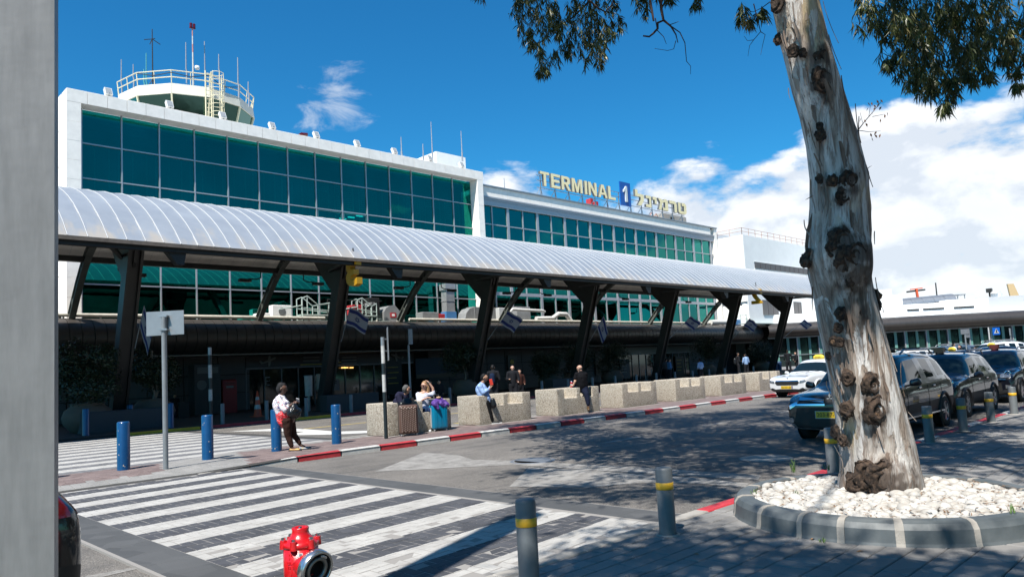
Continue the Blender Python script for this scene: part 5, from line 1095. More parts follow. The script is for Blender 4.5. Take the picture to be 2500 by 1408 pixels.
cap_ = [(0, ht - 46 * s_), (R1 * 1.02, ht - 46 * s_), (R1 * 1.05, ht - 41 * s_), (R1 * 1.03, ht - 34 * s_), (R1 * .82, ht - 30 * s_), (R1 * .66, ht - 24 * s_), (R1 * .52, ht - 16 * s_), (R1 * .47, ht - 9 * s_), (R1 * .50, ht - 2 * s_), (R1 * .46, ht), (R1 * .33, ht - 1 * s_), (R1 * .30, ht - 4 * s_), (0, ht - 5 * s_)]
cb = MB().lathe(cap_, 36).build('bonnet', red, r_)
for k in range(6):
    a = radians(60 * k + 38); q = Vector((cos(a), sin(a), 0)) * R1 * .97
    MB().cyl(q + Vector((0, 0, ht - 47 * s_)), q + Vector((0, 0, ht - 27 * s_)), 9.5 * s_, 8 * s_, 12).build('lug', red, cb); MB().cyl(q + Vector((0, 0, ht - 27 * s_)), q + Vector((0, 0, ht - 21 * s_)), 5 * s_, 5 * s_, 6).build('bolt', M['chrome'], cb)
MB().cyl((0, 0, ht - 6 * s_), (0, 0, ht + .5 * s_), 6 * s_, 5 * s_, 5).build('spindle', M['chrome'], cb)
od = (RX * .76 - RF * .60 - Vector((0, 0, .12))).normalized(); oc = Vector((0, 0, ht - 80 * s_)); q0 = oc + od * R1 * .3; q1 = oc + od * 50 * s_; CK = 1.07
MB().cyl(q0, q1 - od * 8 * s_, 37 * s_, 36 * s_, 32).build('outlet', red, r_); Mo = frame(q1, od.cross(Vector((0, 0, 1))), od.cross(Vector((0, 0, 1))).cross(od) * -1)
ez = Vector((Mo[0][2], Mo[1][2], Mo[2][2]))
if ez.dot(od) < 0: Mo = frame(q1, -od.cross(Vector((0, 0, 1))), od.cross(Vector((0, 0, 1))).cross(od) * -1)
k_ = s_ * CK; alu_ = mat('cast_aluminium', (0.70, 0.70, 0.70), 0.22, 0.95)
MB().lathe([(30 * k_, -6 * k_), (40 * k_, -6 * k_), (42 * k_, -2 * k_), (42 * k_, 15 * k_), (40 * k_, 17 * k_), (36 * k_, 17 * k_), (35 * k_, 15 * k_), (35 * k_, 8 * k_)], 48, (0, 0, 0), 0, Mo).build('coupling_ring', alu_, r_)
MB().lathe([(35.5 * k_, 7 * k_), (26 * k_, 7 * k_)], 40, (0, 0, 0), 0, Mo).build('gasket_groove', M['black'], r_)
MB().lathe([(26 * k_, 5 * k_), (27 * k_, 14 * k_), (25.5 * k_, 16 * k_), (21 * k_, 16 * k_), (19.5 * k_, 12 * k_), (19 * k_, -4 * k_), (.001, -4 * k_)], 40, (0, 0, 0), 0, Mo).build('nozzle', mat('dull_aluminium', (0.42, 0.41, 0.38), 0.4, 0.8), r_)
MB().lathe([(18.8 * k_, 10 * k_), (18.6 * k_, -3.5 * k_), (.001, -3.5 * k_)], 32, (0, 0, 0), 0, Mo).build('bore', M['void'], r_)
for a0, lab in ((70, 'claw'), (250, 'claw')):
    P = [Mo @ Vector((29.5 * k_ * cos(radians(a0 + g_)), 29.5 * k_ * sin(radians(a0 + g_)), 14 * k_)) for g_ in range(-22, 23, 9)]; MB().tube(P, 3.4 * k_, 8).build(lab, alu_, r_)
# cast lettering and sticker on the barrel
va = atan2(-tp_.y, -tp_.x)
def barrel(u, v, sx=1.0): # u,v in photo pixels from barrel centre
    a = va + math.asin(max(-.95, min(.95, u * s_ / R1))); return a, ht - v * s_
for txt, u, v, hh_, w_ in (('Y K', -24, 58, 6, 12), ('J', -27, 66, 5, 4), ('UL-C', -22, 77, 7, 22), ('12 21', -22, 87, 6, 20)):
    a, z_ = barrel(u, v); P0 = Vector((cos(a), sin(a), 0)) * (R1 - .002) + Vector((0, 0, z_)); mb = MB(); put_text(mb, txt, frame(P0 - Vector((-sin(a), cos(a), 0)) * (w_ * s_ / 2) - Vector((0, 0, hh_ * s_ / 2)), (-sin(a), cos(a), 0), (0, 0, 1)), w_ * s_, hh_ * s_, .0035); mb.build('cast_letters', red, r_)
a, z_ = barrel(-22, 108); P0 = Vector((cos(a), sin(a), 0)) * (R1 - .001) + Vector((0, 0, z_)); tv = Vector((-sin(a), cos(a), 0)); mb = MB()
for A_, B_ in (((0, 8), (-6, -7)), ((-6, -7), (6, -7)), ((6, -7), (0, 8))): mb.cyl(P0 + tv * A_[0] * s_ + Vector((0, 0, A_[1] * s_)), P0 + tv * B_[0] * s_ + Vector((0, 0, B_[1] * s_)), .9 * s_, .9 * s_, 6)
mb.build('cast_emblem', red, r_)
a, z_ = barrel(-1, 59); P0 = Vector((cos(a), sin(a), 0)) * (R1 + .0012) + Vector((0, 0, z_)); F_ = frame(P0, (-sin(a), cos(a), 0), (0, 0, 1)); q_ = 5 * s_
mb = MB(); mb.prism([(-q_, -q_), (q_, -q_), (q_, q_), (-q_, q_)], F_, .001); mb.build('sticker', mat('sticker_white', (0.72, 0.74, 0.76), 0.4), r_)
mb = MB()
for k in range(4): mb.prism([(-q_ * .6, q_ * (.5 - .32 * k)), (q_ * .6, q_ * (.5 - .32 * k)), (q_ * .6, q_ * (.62 - .32 * k)), (-q_ * .6, q_ * (.62 - .32 * k))], F_ @ Matrix.Translation((0, 0, .0012)), .0006)
mb.build('sticker_print', M['black'], r_)
# ------------------------------------------------------------------ things standing in the shade of the terminal
pot_m = mat('terracotta', (0.14, 0.105, 0.08), 0.85, var=0.12, vs=3, bump=0.1, bs=14)
leaf_dark = None
def leafball(name, c, rx, rz, n, m, parent, lw=.055, seed=0, hollow=.55):
    random.seed(seed); vs = []; fs = []
    lobes = [(Vector((ru(-1, 1), ru(-1, 1), ru(-.8, .9))).normalized() * ru(.35, .7), ru(.38, .6)) for _ in range(12)]
    for i in range(n):
        lc, lr = lobes[i % 12]; d = Vector((random.gauss(0, 1), random.gauss(0, 1), random.gauss(0, 1))).normalized(); p = lc + d * lr * ru(hollow, 1.05)
        p = Vector((c[0] + p.x * rx, c[1] + p.y * rx, c[2] + p.z * rz)); a = Vector((random.gauss(0, 1), random.gauss(0, 1), random.gauss(0, .7))).normalized(); b_ = a.cross(d + Vector((.1, .2, .3))).normalized()
        k = len(vs); s1 = lw * ru(.7, 1.4); vs += [p - a * s1, p + b_ * s1 * .45, p + a * s1, p - b_ * s1 * .45]; fs.append((k, k + 1, k + 2, k + 3))
    me = bpy.data.meshes.new(name); me.from_pydata([tuple(v) for v in vs], [], fs); me.materials.append(m); return link(name, me, parent)
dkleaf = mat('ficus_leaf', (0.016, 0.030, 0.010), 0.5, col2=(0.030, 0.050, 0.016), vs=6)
bark2 = mat('pale_stem', (0.26, 0.22, 0.17), 0.85)
def potted(u, Y, R_, H_, lab, seed, potr=.95):
    p = onY(u, 1000, Y); r_ = thing('potted_tree', lab, 'potted tree', (p.x, Y, .1), 0, 'clipped trees in round pots'); s_ = potr
    MB().lathe([(.0, 0), (.5 * s_, 0), (.62 * s_, .04), (.9 * s_, .35), (.98 * s_, .62), (.88 * s_, .90), (.66 * s_, 1.06), (.64 * s_, 1.14), (.70 * s_, 1.18), (.60 * s_, 1.17), (.56 * s_, 1.0), (.0, .98)], 28).build('pot', pot_m, r_)
    MB().lathe([(0, 1.0), (.56 * s_, 1.02)], 20).build('soil', M['soil'], r_); random.seed(seed)
    mb = MB(); mb.tube([(0, 0, .95), (.1, 0, 1.4), (-.05, .05, 1.9), (0, 0, H_ - R_ * .3)], [.07, .06, .05, .04], 7); mb.tube([(.05, 0, .95), (.25, .1, 1.5), (.1, 0, 2.2)], [.05, .045, .03], 6); mb.build('trunk', bark2, r_)
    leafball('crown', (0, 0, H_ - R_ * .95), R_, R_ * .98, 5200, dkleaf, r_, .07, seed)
potted(214, 33.6, 1.62, 3.75, 'clipped dark ficus in a round clay pot at the far left', 1); potted(373, 34.6, 1.45, 3.75, 'clipped ficus with a pale bent stem behind the sign pole', 2)
potted(1139, 34.6, 1.35, 3.65, 'leafy ficus in a pot behind the man in the blue shirt', 3, .85); potted(1348, 36.5, 1.35, 3.0, 'dark bushy ficus left of the bald man', 4); potted(1408, 37.5, 1.6, 3.6, 'larger dark ficus behind the bald man', 5); potted(1500, 37, 1.6, 3.5, 'dark ficus right of the fourth column', 6)
potted(1733, 37.5, 1.9, 4.0, 'broad dark ficus in a clay pot near the fifth bench block', 7); potted(1868, 38.2, 1.7, 3.7, 'greenish ficus in a pot left of the last column', 8)
def trough(u, Y, L_, lab): p = onY(u, 1000, Y); o = MB().bbox(-L_ / 2, L_ / 2, -.35, .35, 0, .82, .03).box(-L_ / 2 + .08, L_ / 2 - .08, -.27, .27, .82, .83).build('trough_planter', mat('trough_grey', (0.05, 0.053, 0.06), 0.7), None, (p.x, Y, .1)); tag(o, lab, 'planter', 'grey trough planters')
trough(302, 32.9, 3.2, 'long grey trough planter between the two left pots'); trough(855, 33.5, 3.1, 'grey trough planter before the number 3 doors'); trough(1375, 34.5, 2.6, 'pale trough planter behind the third bench block')
p = onY(557, 1000, 42.8); r_ = thing('post_box', 'tall red post box against the shaded terminal wall', 'post box', (p.x, 42.8, .1)); MB().bbox(-.42, .42, -.3, .3, 0, 1.95, .06).build('body', mat('postbox_red', (0.30, 0.012, 0.012), 0.4), r_); MB().box(-.22, .22, -.32, -.3, 1.45, 1.58).build('label_plate', pale, r_); MB().box(-.3, .3, -.33, -.3, 1.7, 1.74).build('slot', M['black'], r_)
p = onY(501, 1000, 42.8); r_ = thing('phone_booth', 'dark phone or ticket kiosk beside the red post box', 'kiosk', (p.x, 42.8, .1)); MB().bbox(-.75, .75, -.45, .45, 0, 2.9, .05).build('body', mat('kiosk_dark', (0.04, 0.042, 0.045), 0.5), r_); MB().box(-.6, .6, -.47, -.45, 2.35, 2.7).build('header', mat('dim_print', (0.14, 0.15, 0.15), 0.5), r_); MB().cyl((-.35, -.47, 1.7), (-.35, -.45, 1.7), .28, .28, 14).build('round_panel', mat('dim_print', (0.14, 0.15, 0.15), 0.5), r_)
p = onY(629, 1000, 34.5); r_ = thing('traffic_cone', 'orange traffic cone with white bands in the terminal shade', 'traffic cone', (p.x, 34.5, .1)); oc_ = mat('cone_orange', (0.62, 0.075, 0.02), 0.5)
MB().box(-.28, .28, -.28, .28, 0, .04).lathe([(.20, .04), (.155, .38)], 16).build('base', oc_, r_); MB().lathe([(.155, .38), (.125, .58)], 16).build('band', wht, r_); MB().lathe([(.125, .58), (.095, .82)], 16).build('cone_upper', oc_, r_); MB().lathe([(.095, .82), (.075, .96)], 16).build('band', wht, r_); MB().lathe([(.075, .96), (.03, 1.25), (0, 1.26)], 16).build('tip', oc_, r_)
p = onY(755, 1000, 36); r_ = thing('ash_bin', 'slim white litter column before the number 3 doors', 'litter bin', (p.x, 36, .1)); MB().cyl((0, 0, 0), (0, 0, .8), .07, .07, 10).build('stem', M['pole_grey'], r_); MB().cyl((0, 0, .8), (0, 0, 1.85), .19, .22, 14).build('bin', wht, r_); MB().cyl((0, 0, 1.85), (0, 0, 1.9), .24, .24, 14).build('lid', M['pole_grey'], r_)
p = onY(772, 1000, 36); tag(MB().cyl((0, 0, 0), (0, 0, 1.1), .05, .05, 8).lathe([(.16, 1.1), (.19, 1.4), (.15, 1.5), (.19, 1.8), (.12, 1.95), (.001, 1.96)], 12).build('ash_bin', mat('beige_bin', (0.34, 0.31, 0.25), 0.6), None, (p.x + .2, 36, .1)), 'beige lumpy litter container beside the slim white bin', 'litter bin')
for u, v, lab in ((1955, 840, 'small white square sign with a red emblem above the taxi'),):
    p = onY(u + 13, v, 40.2); r_ = thing('stop_sign', lab, 'sign', p); MB().box(-.35, .35, -.03, 0, -.35, .35).build('panel', wht, r_); MB().prism([(-.2, -.2), (.2, -.1), (.12, .05), (.22, .2), (-.05, .12), (-.2, .02)], frame((0, -.04, 0), (1, 0, 0), (0, 0, 1)), .01).build('emblem', M['red_paint'], r_); MB().cyl((0, .03, -3.6), (0, .03, .3), .04, .04, 6).build('post', M['pole_grey'], r_)
p = onY(1971, 873, 38); r_ = thing('information_stand', 'white upright information panel with a red square above the taxi roof', 'sign', p); MB().box(-.62, .62, -.06, .06, -2.0, .72).build('panel', wht, r_); MB().box(-.35, .35, -.08, -.06, -.7, -.1).build('red_square', M['red_paint'], r_); MB().box(-.5, .5, -.08, -.06, .2, .6).build('grey_print', M['pole_grey'], r_)
for u, v, d_, lab, w_ in ((2432, 808, 52, 'blue pedestrian crossing sign among the far taxis', .5),):
    p = at(u, v, d_); r_ = thing('crossing_sign', lab, 'road sign', p, atan2(RX.y, RX.x)); s_ = d_ / FP; w_ = 8.8 * s_
    MB().box(-w_, w_, -.02, .02, -w_, w_).build('blue_plate', mat('sign_blue', (0.005, 0.12, 0.55), 0.35), r_); MB().prism([(-w_ * .72, -w_ * .6), (w_ * .72, -w_ * .6), (0, w_ * .7)], frame((0, -.02, 0), (1, 0, 0), (0, 0, 1)), .012).build('white_triangle', wht, r_)
    mb = MB(); F_ = frame((0, -.034, 0), (1, 0, 0), (0, 0, 1)); mb.prism([(-.03, w_ * .1), (.03, w_ * .1), (.05, -w_ * .15), (w_ * .25, -w_ * .5), (w_ * .15, -w_ * .52), (0, -w_ * .28), (-w_ * .18, -w_ * .52), (-w_ * .28, -w_ * .48), (-.05, -w_ * .15)], F_, .004); mb.cyl((0, -.036, w_ * .22), (0, -.03, w_ * .22), .05, .05, 8); mb.build('walking_figure', M['black'], r_)
    b0 = at(2423, 815, d_); MB().cyl((b0 - p).xy.to_3d() + Vector((-.15, .1, -2.2)), (b0 - p).xy.to_3d() + Vector((-.15, .1, .3)), .05, .05, 8).build('pole', wht, r_)
p = at(2356, 809, 50); r_ = thing('road_sign', 'grey back of a sign on a grey pole among the far taxis', 'road sign', p, atan2(RX.y, RX.x)); MB().box(-.30, .30, -.01, .01, -.18, .17).box(.05, .32, .02, .03, -.42, -.15).build('sign_plate', M['galv'], r_); MB().cyl((0, .04, -2.4), (0, .04, .0), .045, .045, 8).build('pole', M['pole_grey'], r_)
p = at(2466, 809, 56); tag(MB().cyl((0, 0, -2.2), (0, 0, .0), .045, .045, 8).box(-.12, .12, -.03, .03, -.3, .25).build('sign_post', M['pole_grey'], None, p), 'thin grey sign post right of the blue crossing sign', 'sign post')
# ------------------------------------------------------------------ round planter with white pebbles
PL = thing('round_planter', 'round raised kerb planter of dark stones round the eucalyptus', 'planter', (PCX, PCY, .055)); random.seed(21)
kb = mat('planter_kerb', (0.070, 0.085, 0.092), 0.55, col2=(0.15, 0.165, 0.17), vs=2.6, bump=0.12, bs=20); mo = mat('mortar', (0.38, 0.35, 0.31), 0.9, var=0.12, vs=9, bump=.3, bs=40)
def ringseg(a0, a1, prof, n=8):
    mb = MB(); m_ = len(prof); vs = [((r) * cos(a0 + (a1 - a0) * i / n), r * sin(a0 + (a1 - a0) * i / n), z) for i in range(n + 1) for r, z in prof]
    mb.add(vs, [(i * m_ + k, i * m_ + (k + 1) % m_, (i + 1) * m_ + (k + 1) % m_, (i + 1) * m_ + k) for i in range(n) for k in range(m_)] + [tuple(range(m_)), tuple(range(n * m_, n * m_ + m_))[::-1]]); return mb
KP = [(PR + .01, 0), (PR, .03), (PR - .012, .135), (PR - .045, .18), (PR - .09, .198), (PR - .185, .198), (PR - .20, .185), (PR - .2, 0)]
MPf = [(r + (.004 if i < 5 else -.004) , z + (.004 if 2 < i < 6 else 0)) for i, (r, z) in enumerate(KP)]
bnd = [radians(a) for a in (8, 38, 68, 98, 126, 152, 171, 186, 204, 227, 252, 278, 306, 338, 368)]
for a, b_ in zip(bnd[:-1], bnd[1:]): j0 = ru(.016, .034); j1 = ru(.004, .016); ringseg(a + .012, b_ - j0, KP, 8).build('kerb_stone', kb, PL); ringseg(b_ - j0 - .004, b_ + j1 + .006, MPf, 3).build('mortar_joint', mo, PL)
so = MB(); n = 40; so.add([(0, 0, .18)] + [((PR - .19) * cos(2 * pi * i / n), (PR - .19) * sin(2 * pi * i / n), .115) for i in range(n)], [(0, 1 + i, 1 + (i + 1) % n) for i in range(n)]); so.build('soil', M['soil'], PL)
pebm = mat('white_pebble', (0.62, 0.61, 0.58), 0.6, col2=(0.42, 0.385, 0.34), vs=7, bump=0.15, bs=60, sharp=.2)
def peb(seed):
    bm = bmesh.new(); bmesh.ops.create_icosphere(bm, subdivisions=2, radius=1); random.seed(seed); of = Vector((ru(0, 9), ru(0, 9), ru(0, 9)))
    for v in bm.verts: n_ = noise.noise(v.co * .9 + of); v.co *= 1 + .22 * n_; v.co.x *= .5; v.co.y *= .39; v.co.z *= .29
    me = bpy.data.meshes.new('pebble'); bm.to_mesh(me); bm.free()
    for p in me.polygons: p.use_smooth = True
    me.materials.append(pebm); return me
PB_ = [peb(k) for k in range(7)]; random.seed(4)
cand = []; tries = 0
grid = {}
while len(cand) < 1150 and tries < 60000:
    tries += 1; r = (PR - .235) * sqrt(rnd()); a = ru(0, 2 * pi); x, y = r * cos(a), r * sin(a); sz = random.choice((ru(.08, .12), ru(.11, .19)))
    if (x - .22) ** 2 + (y - .08) ** 2 < .45 ** 2 and rnd() < .97: continue
    k = (int(x / .12), int(y / .12)); ok = True
    for i in (-1, 0, 1):
        for j in (-1, 0, 1):
            for (xx, yy, ss) in grid.get((k[0] + i, k[1] + j), []):
                if (xx - x) ** 2 + (yy - y) ** 2 < ((ss + sz) * .285) ** 2: ok = False
    if ok: grid.setdefault(k, []).append((x, y, sz)); cand.append((x, y, sz))
cand.sort(key=lambda c: (c[0] + PCX) ** 2 + (c[1] + PCY) ** 2); rest = []; vs = []; fs = []
for i, (x, y, sz) in enumerate(cand):
    rr_ = (x * x + y * y) ** .5 / PR; z = .18 - .045 * rr_ + sz * .10 + ru(0, .012); rot = (ru(-.35, .35), ru(-.35, .35), ru(0, 6.28)); me = PB_[i % 7]
    if i < 300: link('pebble', me, PL, (x, y, z), rot, (sz, sz, sz))
    else:
        Mx = Matrix.Translation((x, y, z)) @ Matrix.Rotation(rot[2], 4, 'Z') @ Matrix.Rotation(rot[1], 4, 'Y') @ Matrix.Rotation(rot[0], 4, 'X') @ Matrix.Diagonal((sz, sz, sz, 1)); k = len(vs)
        vs += [tuple(Mx @ v.co) for v in me.vertices]; fs += [[k + q for q in p.vertices] for p in me.polygons]
me = bpy.data.meshes.new('pebble_field'); me.from_pydata(vs, [], fs); me.polygons.foreach_set('use_smooth', [True] * len(fs)); me.materials.append(pebm); link('pebble_field', me, PL)['kind'] = 'stuff'
# leaf litter between the pebbles, some grass and weeds
random.seed(8); vs = []; fs = []
for i in range(2600):
    r = (PR - .22) * sqrt(rnd()); a = ru(0, 6.28); x, y = r * cos(a), r * sin(a)
    if i > 1500: x, y = .22 + random.gauss(-.12, .35), .08 + random.gauss(-.15, .35)
    if x * x + y * y > (PR - .22) ** 2: continue
    z = .175 + ru(0, .035); an = ru(0, 6.28); l = ru(.02, .05); d = Vector((cos(an), sin(an), ru(-.3, .3))); s_ = Vector((-sin(an), cos(an), ru(-.4, .4))) * ru(.003, .008); p = Vector((x, y, z)); k = len(vs); vs += [tuple(p - d * l), tuple(p + s_), tuple(p + d * l), tuple(p - s_)]; fs.append((k, k + 1, k + 2, k + 3))
me = bpy.data.meshes.new('leaf_litter'); me.from_pydata(vs, [], fs); me.materials.append(mat('litter', (0.16, 0.085, 0.045), 0.8, col2=(0.30, 0.19, 0.11), vs=30)); tag(link('leaf_litter', me, None, (PCX, PCY, .055)), 'brown twig and leaf litter between the white pebbles', 'leaf litter', None, 'stuff')
def tuft(u, v, z, n, h, lab, seed, name='grass_tuft'):
    p = gz(u, v, z); random.seed(seed); mb = MB()
    for i in range(n):
        a = ru(0, 6.28); l = h * ru(.5, 1); b_ = Vector((ru(-.03, .03), ru(-.03, .03), 0)); t_ = b_ + Vector((cos(a) * l * .45, sin(a) * l * .45, l)); m_ = (b_ + t_) / 2 + Vector((0, 0, l * .15)); s_ = Vector((-sin(a), cos(a), 0)) * .004; mb.add([b_ - s_, b_ + s_, m_ + s_, m_ - s_, t_], [(0, 1, 2, 3), (3, 2, 4)])
    tag(mb.build(name, mat('grass_blade', (0.09, 0.17, 0.03), 0.6), None, p, fix=False), lab, 'grass')
tuft(1936, 1152, .27, 12, .17, 'tuft of green grass at the back left rim of the planter', 1); tuft(2020, 1147, .27, 14, .09, 'low green weeds by the planter rim left of the trunk', 2); tuft(1946, 1206, .26, 10, .06, 'small green weed among the pebbles at left', 3); tuft(1842, 1204, .26, 9, .06, 'tiny weed at the left inner rim of the planter', 4); tuft(2104, 1192, .28, 26, .07, 'green seedlings at the foot of the trunk', 5); tuft(2473, 1252, .26, 9, .09, 'thin grass tuft by the front rim at the right edge', 6); tuft(2008, 1322, .066, 8, .05, 'weed in the joint at the foot of the planter kerb', 7)
# ------------------------------------------------------------------ eucalyptus
bk, t, b = principled('eucalyptus_bark'); pos = t.new('ShaderNodeTexCoord').outputs['Object']
sx_ = t.mapping(pos, scale=(1, 1, .14)); n1_ = t.noise(sx_, 5.5, 8, .62, .5); n2_ = t.noise(t.mapping(pos, scale=(1, 1, .22), loc=(3, 1, 0)), 2.3, 6, .6, .8); n3_ = t.noise(t.mapping(pos, scale=(1, 1, .07)), 24, 6, .7, .3); n4_ = t.noise(t.mapping(pos, scale=(1, 1, .3), loc=(9, 4, 2)), 1.7, 4, .5, .6)
c = t.ramp(n1_, [(.34, (0.10, 0.07, 0.05)), (.42, (0.25, 0.20, 0.16)), (.50, (0.42, 0.375, 0.33)), (.62, (0.57, 0.545, 0.51))])
c = t.mix(t.mapr(n2_, .50, .58, 0, .8), c, (0.62, 0.585, 0.54)); c = t.mix(t.mapr(n4_, .60, .66, 0, .6), c, (0.50, 0.38, 0.20)); fl1 = t.noise(t.mapping(pos, scale=(1, 1, .17), loc=(5, 2, 8)), 7.5, 5, .58, 1.4); c = t.mix(t.mapr(fl1, .575, .59, 0, .8), c, (0.30, 0.225, 0.175)); fl2 = t.noise(t.mapping(pos, scale=(1, 1, .13), loc=(1, 7, 3)), 11, 5, .6, 1.1); c = t.mix(t.mapr(fl2, .625, .64, 0, .85), c, (0.13, 0.085, 0.062)); fl3 = t.noise(t.mapping(pos, scale=(1, 1, .25), loc=(8, 3, 1)), 4.2, 5, .55, 1.2); c = t.mix(t.mapr(fl3, .55, .565, 0, .75), c, (0.66, 0.645, 0.62))
c = t.mix(t.mapr(n3_, .38, .47, .8, 0), c, (0.17, 0.125, 0.10))
zz = t.sep(pos)[2]; c = t.mix(t.math('MULTIPLY', t.mapr(zz, .02, .75, 1, 0), t.mapr(n1_, .34, .62, 1, .35)), c, (0.125, 0.085, 0.06))
dots = t.new('ShaderNodeTexVoronoi'); t.put(dots.inputs['Vector'], t.mapping(pos, scale=(1, 1, .8))); dots.inputs['Scale'].default_value = 7.5
c = t.mix(t.mapr(dots.outputs['Distance'], .035, .06, .85, 0), c, (0.05, 0.03, 0.02))
ag = t.new('ShaderNodeAttribute', attribute_name='stain').outputs['Fac']; c = t.mix(t.math('MULTIPLY', t.mapr(t.math('ADD', ag, t.math('MULTIPLY', t.math('SUBTRACT', n3_, .5), 1.1)), .32, .62, 0, .88), 1.0), c, (0.055, 0.036, 0.026))
t.put(b.inputs['Base Color'], c); b.inputs['Roughness'].default_value = .72; t.put(b.inputs['Normal'], t.bump(t.math('ADD', t.math('ADD', n1_, t.math('MULTIPLY', n3_, .9)), t.math('MULTIPLY', t.mapr(fl1, .55, .575, 0, 1), .5)), .8, .035))
burlm = mat('burl_bark', (0.012, 0.007, 0.005), 0.9, col2=(0.10, 0.062, 0.040), vs=24, bump=1.0, bs=34, sharp=.35)
burl_tan = mat('burl_heartwood', (0.05, 0.025, 0.015), 0.85, col2=(0.26, 0.15, 0.08), vs=20, bump=.8, bs=30, sharp=.2)
TD = 7.66
AX = [(2152, 1188, 104), (2150, 1150, 96), (2143, 1090, 90), (2122, 1000, 83), (2105, 930, 79), (2090, 860, 77), (2074, 790, 75), (2062, 730, 71), (2052, 680, 71), (2047, 630, 73), (2049, 570, 74), (2049, 500, 70), (2045, 430, 67), (2030, 350, 62), (2012, 280, 60), (1994, 220, 60), (1976, 150, 58), (1961, 90, 58), (1945, 20, 57), (1930, -60, 56), (1915, -150, 54), (1905, -300, 50), (1900, -480, 46), (1905, -700, 40), (1930, -950, 32)]
tb = gz(2152, 1186, .22); tree = thing('eucalyptus_tree', 'big leaning eucalyptus with peeling pale bark and dark burls in a round planter', 'tree', (tb.x, tb.y, .22)); T0 = Vector((tb.x, tb.y, .22))
axw = [(at(u, v, TD), r * .955 * TD / FP) for u, v, r in AX]; axw.append((axw[-1][0] + Vector((.6, 0, 2.6)), .15))
KNOTS = ((1897, 8, 20, .5), (1900, 97, 13, .8), (1937, 125, 15, .6), (1960, 130, 10, .5), (2002, 140, 22, .9), (2005, 195, 28, .5), (2003, 120, 12, .9), (2003, 330, 13, .5), (2001, 308, 9, .4), (2085, 330, 12, .5), (2001, 437, 10, .5), (2032, 441, 13, .8), (2070, 440, 24, .7), (2057, 478, 18, .5), (2108, 425, 11, .6), (2118, 506, 9, .5), (2052, 586, 30, .6), (2072, 622, 40, .8), (2096, 645, 30, .8), (2033, 606, 18, .5), (2080, 672, 26, .5), (2100, 600, 18, .6), (1968, 635, 17, .9), (1975, 615, 10, .8), (2052, 765, 14, .7), (2108, 760, 15, .6), (2046, 800, 11, .6), (2035, 832, 11, .7), (2050, 835, 11, .7), (2135, 722, 15, .8), (2145, 745, 12, .7), (2132, 770, 8, .6), (2022, 868, 9, .5), (2070, 923, 17, .7), (2126, 938, 26, .6), (2158, 915, 12, .6), (2163, 930, 9, .7), (2068, 998, 18, .7), (2063, 1020, 8, .5), (2137, 1000, 32, .55), (2040, 1055, 17, .7), (2058, 1075, 14, .7), (2118, 1158, 30, .5), (2150, 1170, 36, .5), (2190, 1174, 30, .5), (2088, 1178, 22, .5), (2215, 1165, 22, .4), (2160, 1140, 18, .4))
def axat(v):
    for a, b_ in zip(AX[:-1], AX[1:]):
        if b_[1] <= v <= a[1]: f = (v - a[1]) / (b_[1] - a[1]); return tuple(x + (y - x) * f for x, y in zip(a, b_))
    return AX[0]
KN = []
for u, v, r, sq in KNOTS:
    vb = axat(v); off = max(-1.0, min(1.0, (u - vb[0]) / vb[2])); KN.append((at(u, v, TD - vb[2] * TD / FP * sqrt(max(0, 1 - off * off))), r * TD / FP, sq))
# densify
dn = []
for (p, r), (q, r2) in zip(axw[:-1], axw[1:]):
    for k in range(8): dn.append((p.lerp(q, k / 8), r + (r2 - r) * k / 8))
dn.append(axw[-1]); NR = 72; vs = []; stain = []
for i, (p, r) in enumerate(dn):
    for k in range(NR):
        a = 2 * pi * k / NR; d = Vector((cos(a), sin(a), 0)); hz = p.z
        rr_ = r * (1 + .05 * noise.noise(Vector((cos(a) * 1.3, sin(a) * 1.3, hz * .8))) + .045 * noise.noise(Vector((cos(a) * 3.5, sin(a) * 3.5, hz * .45 + 7))) + max(0, (.8 - hz)) * .18 * noise.noise(Vector((cos(a) * 2.6, sin(a) * 2.6, 3))))
        q_ = p + d * rr_; st = 0.0
        for kc, kR, sq in KN:
            dd = q_ - kc
            if abs(dd.z) > kR * 7 or abs(dd.x) > kR * 4: continue
            e2 = (dd.x ** 2 + dd.y ** 2 + dd.z ** 2) / (kR * kR); rr_ += kR * .34 * math.exp(-e2 * .55)
            wz = dd.z / (kR * (3.4 if dd.z < 0 else 1.8)); st = max(st, math.exp(-((dd.x ** 2 + dd.y ** 2) / (kR * kR * 1.5) + wz * wz) * 1.0) * (.75 + .5 * noise.noise(q_ * 14)))
        vs.append(p + d * rr_ - T0); stain.append(max(0.0, min(1.0, st)))
mb = MB(); mb.add(vs, [(i * NR + k, i * NR + (k + 1) % NR, (i + 1) * NR + (k + 1) % NR, (i + 1) * NR + k) for i in range(len(dn) - 1) for k in range(NR)], 0, True)
trunk = mb.build('trunk', bk, tree, fix=False); at_ = trunk.data.attributes.new('stain', 'FLOAT', 'POINT'); at_.data.foreach_set('value', stain)
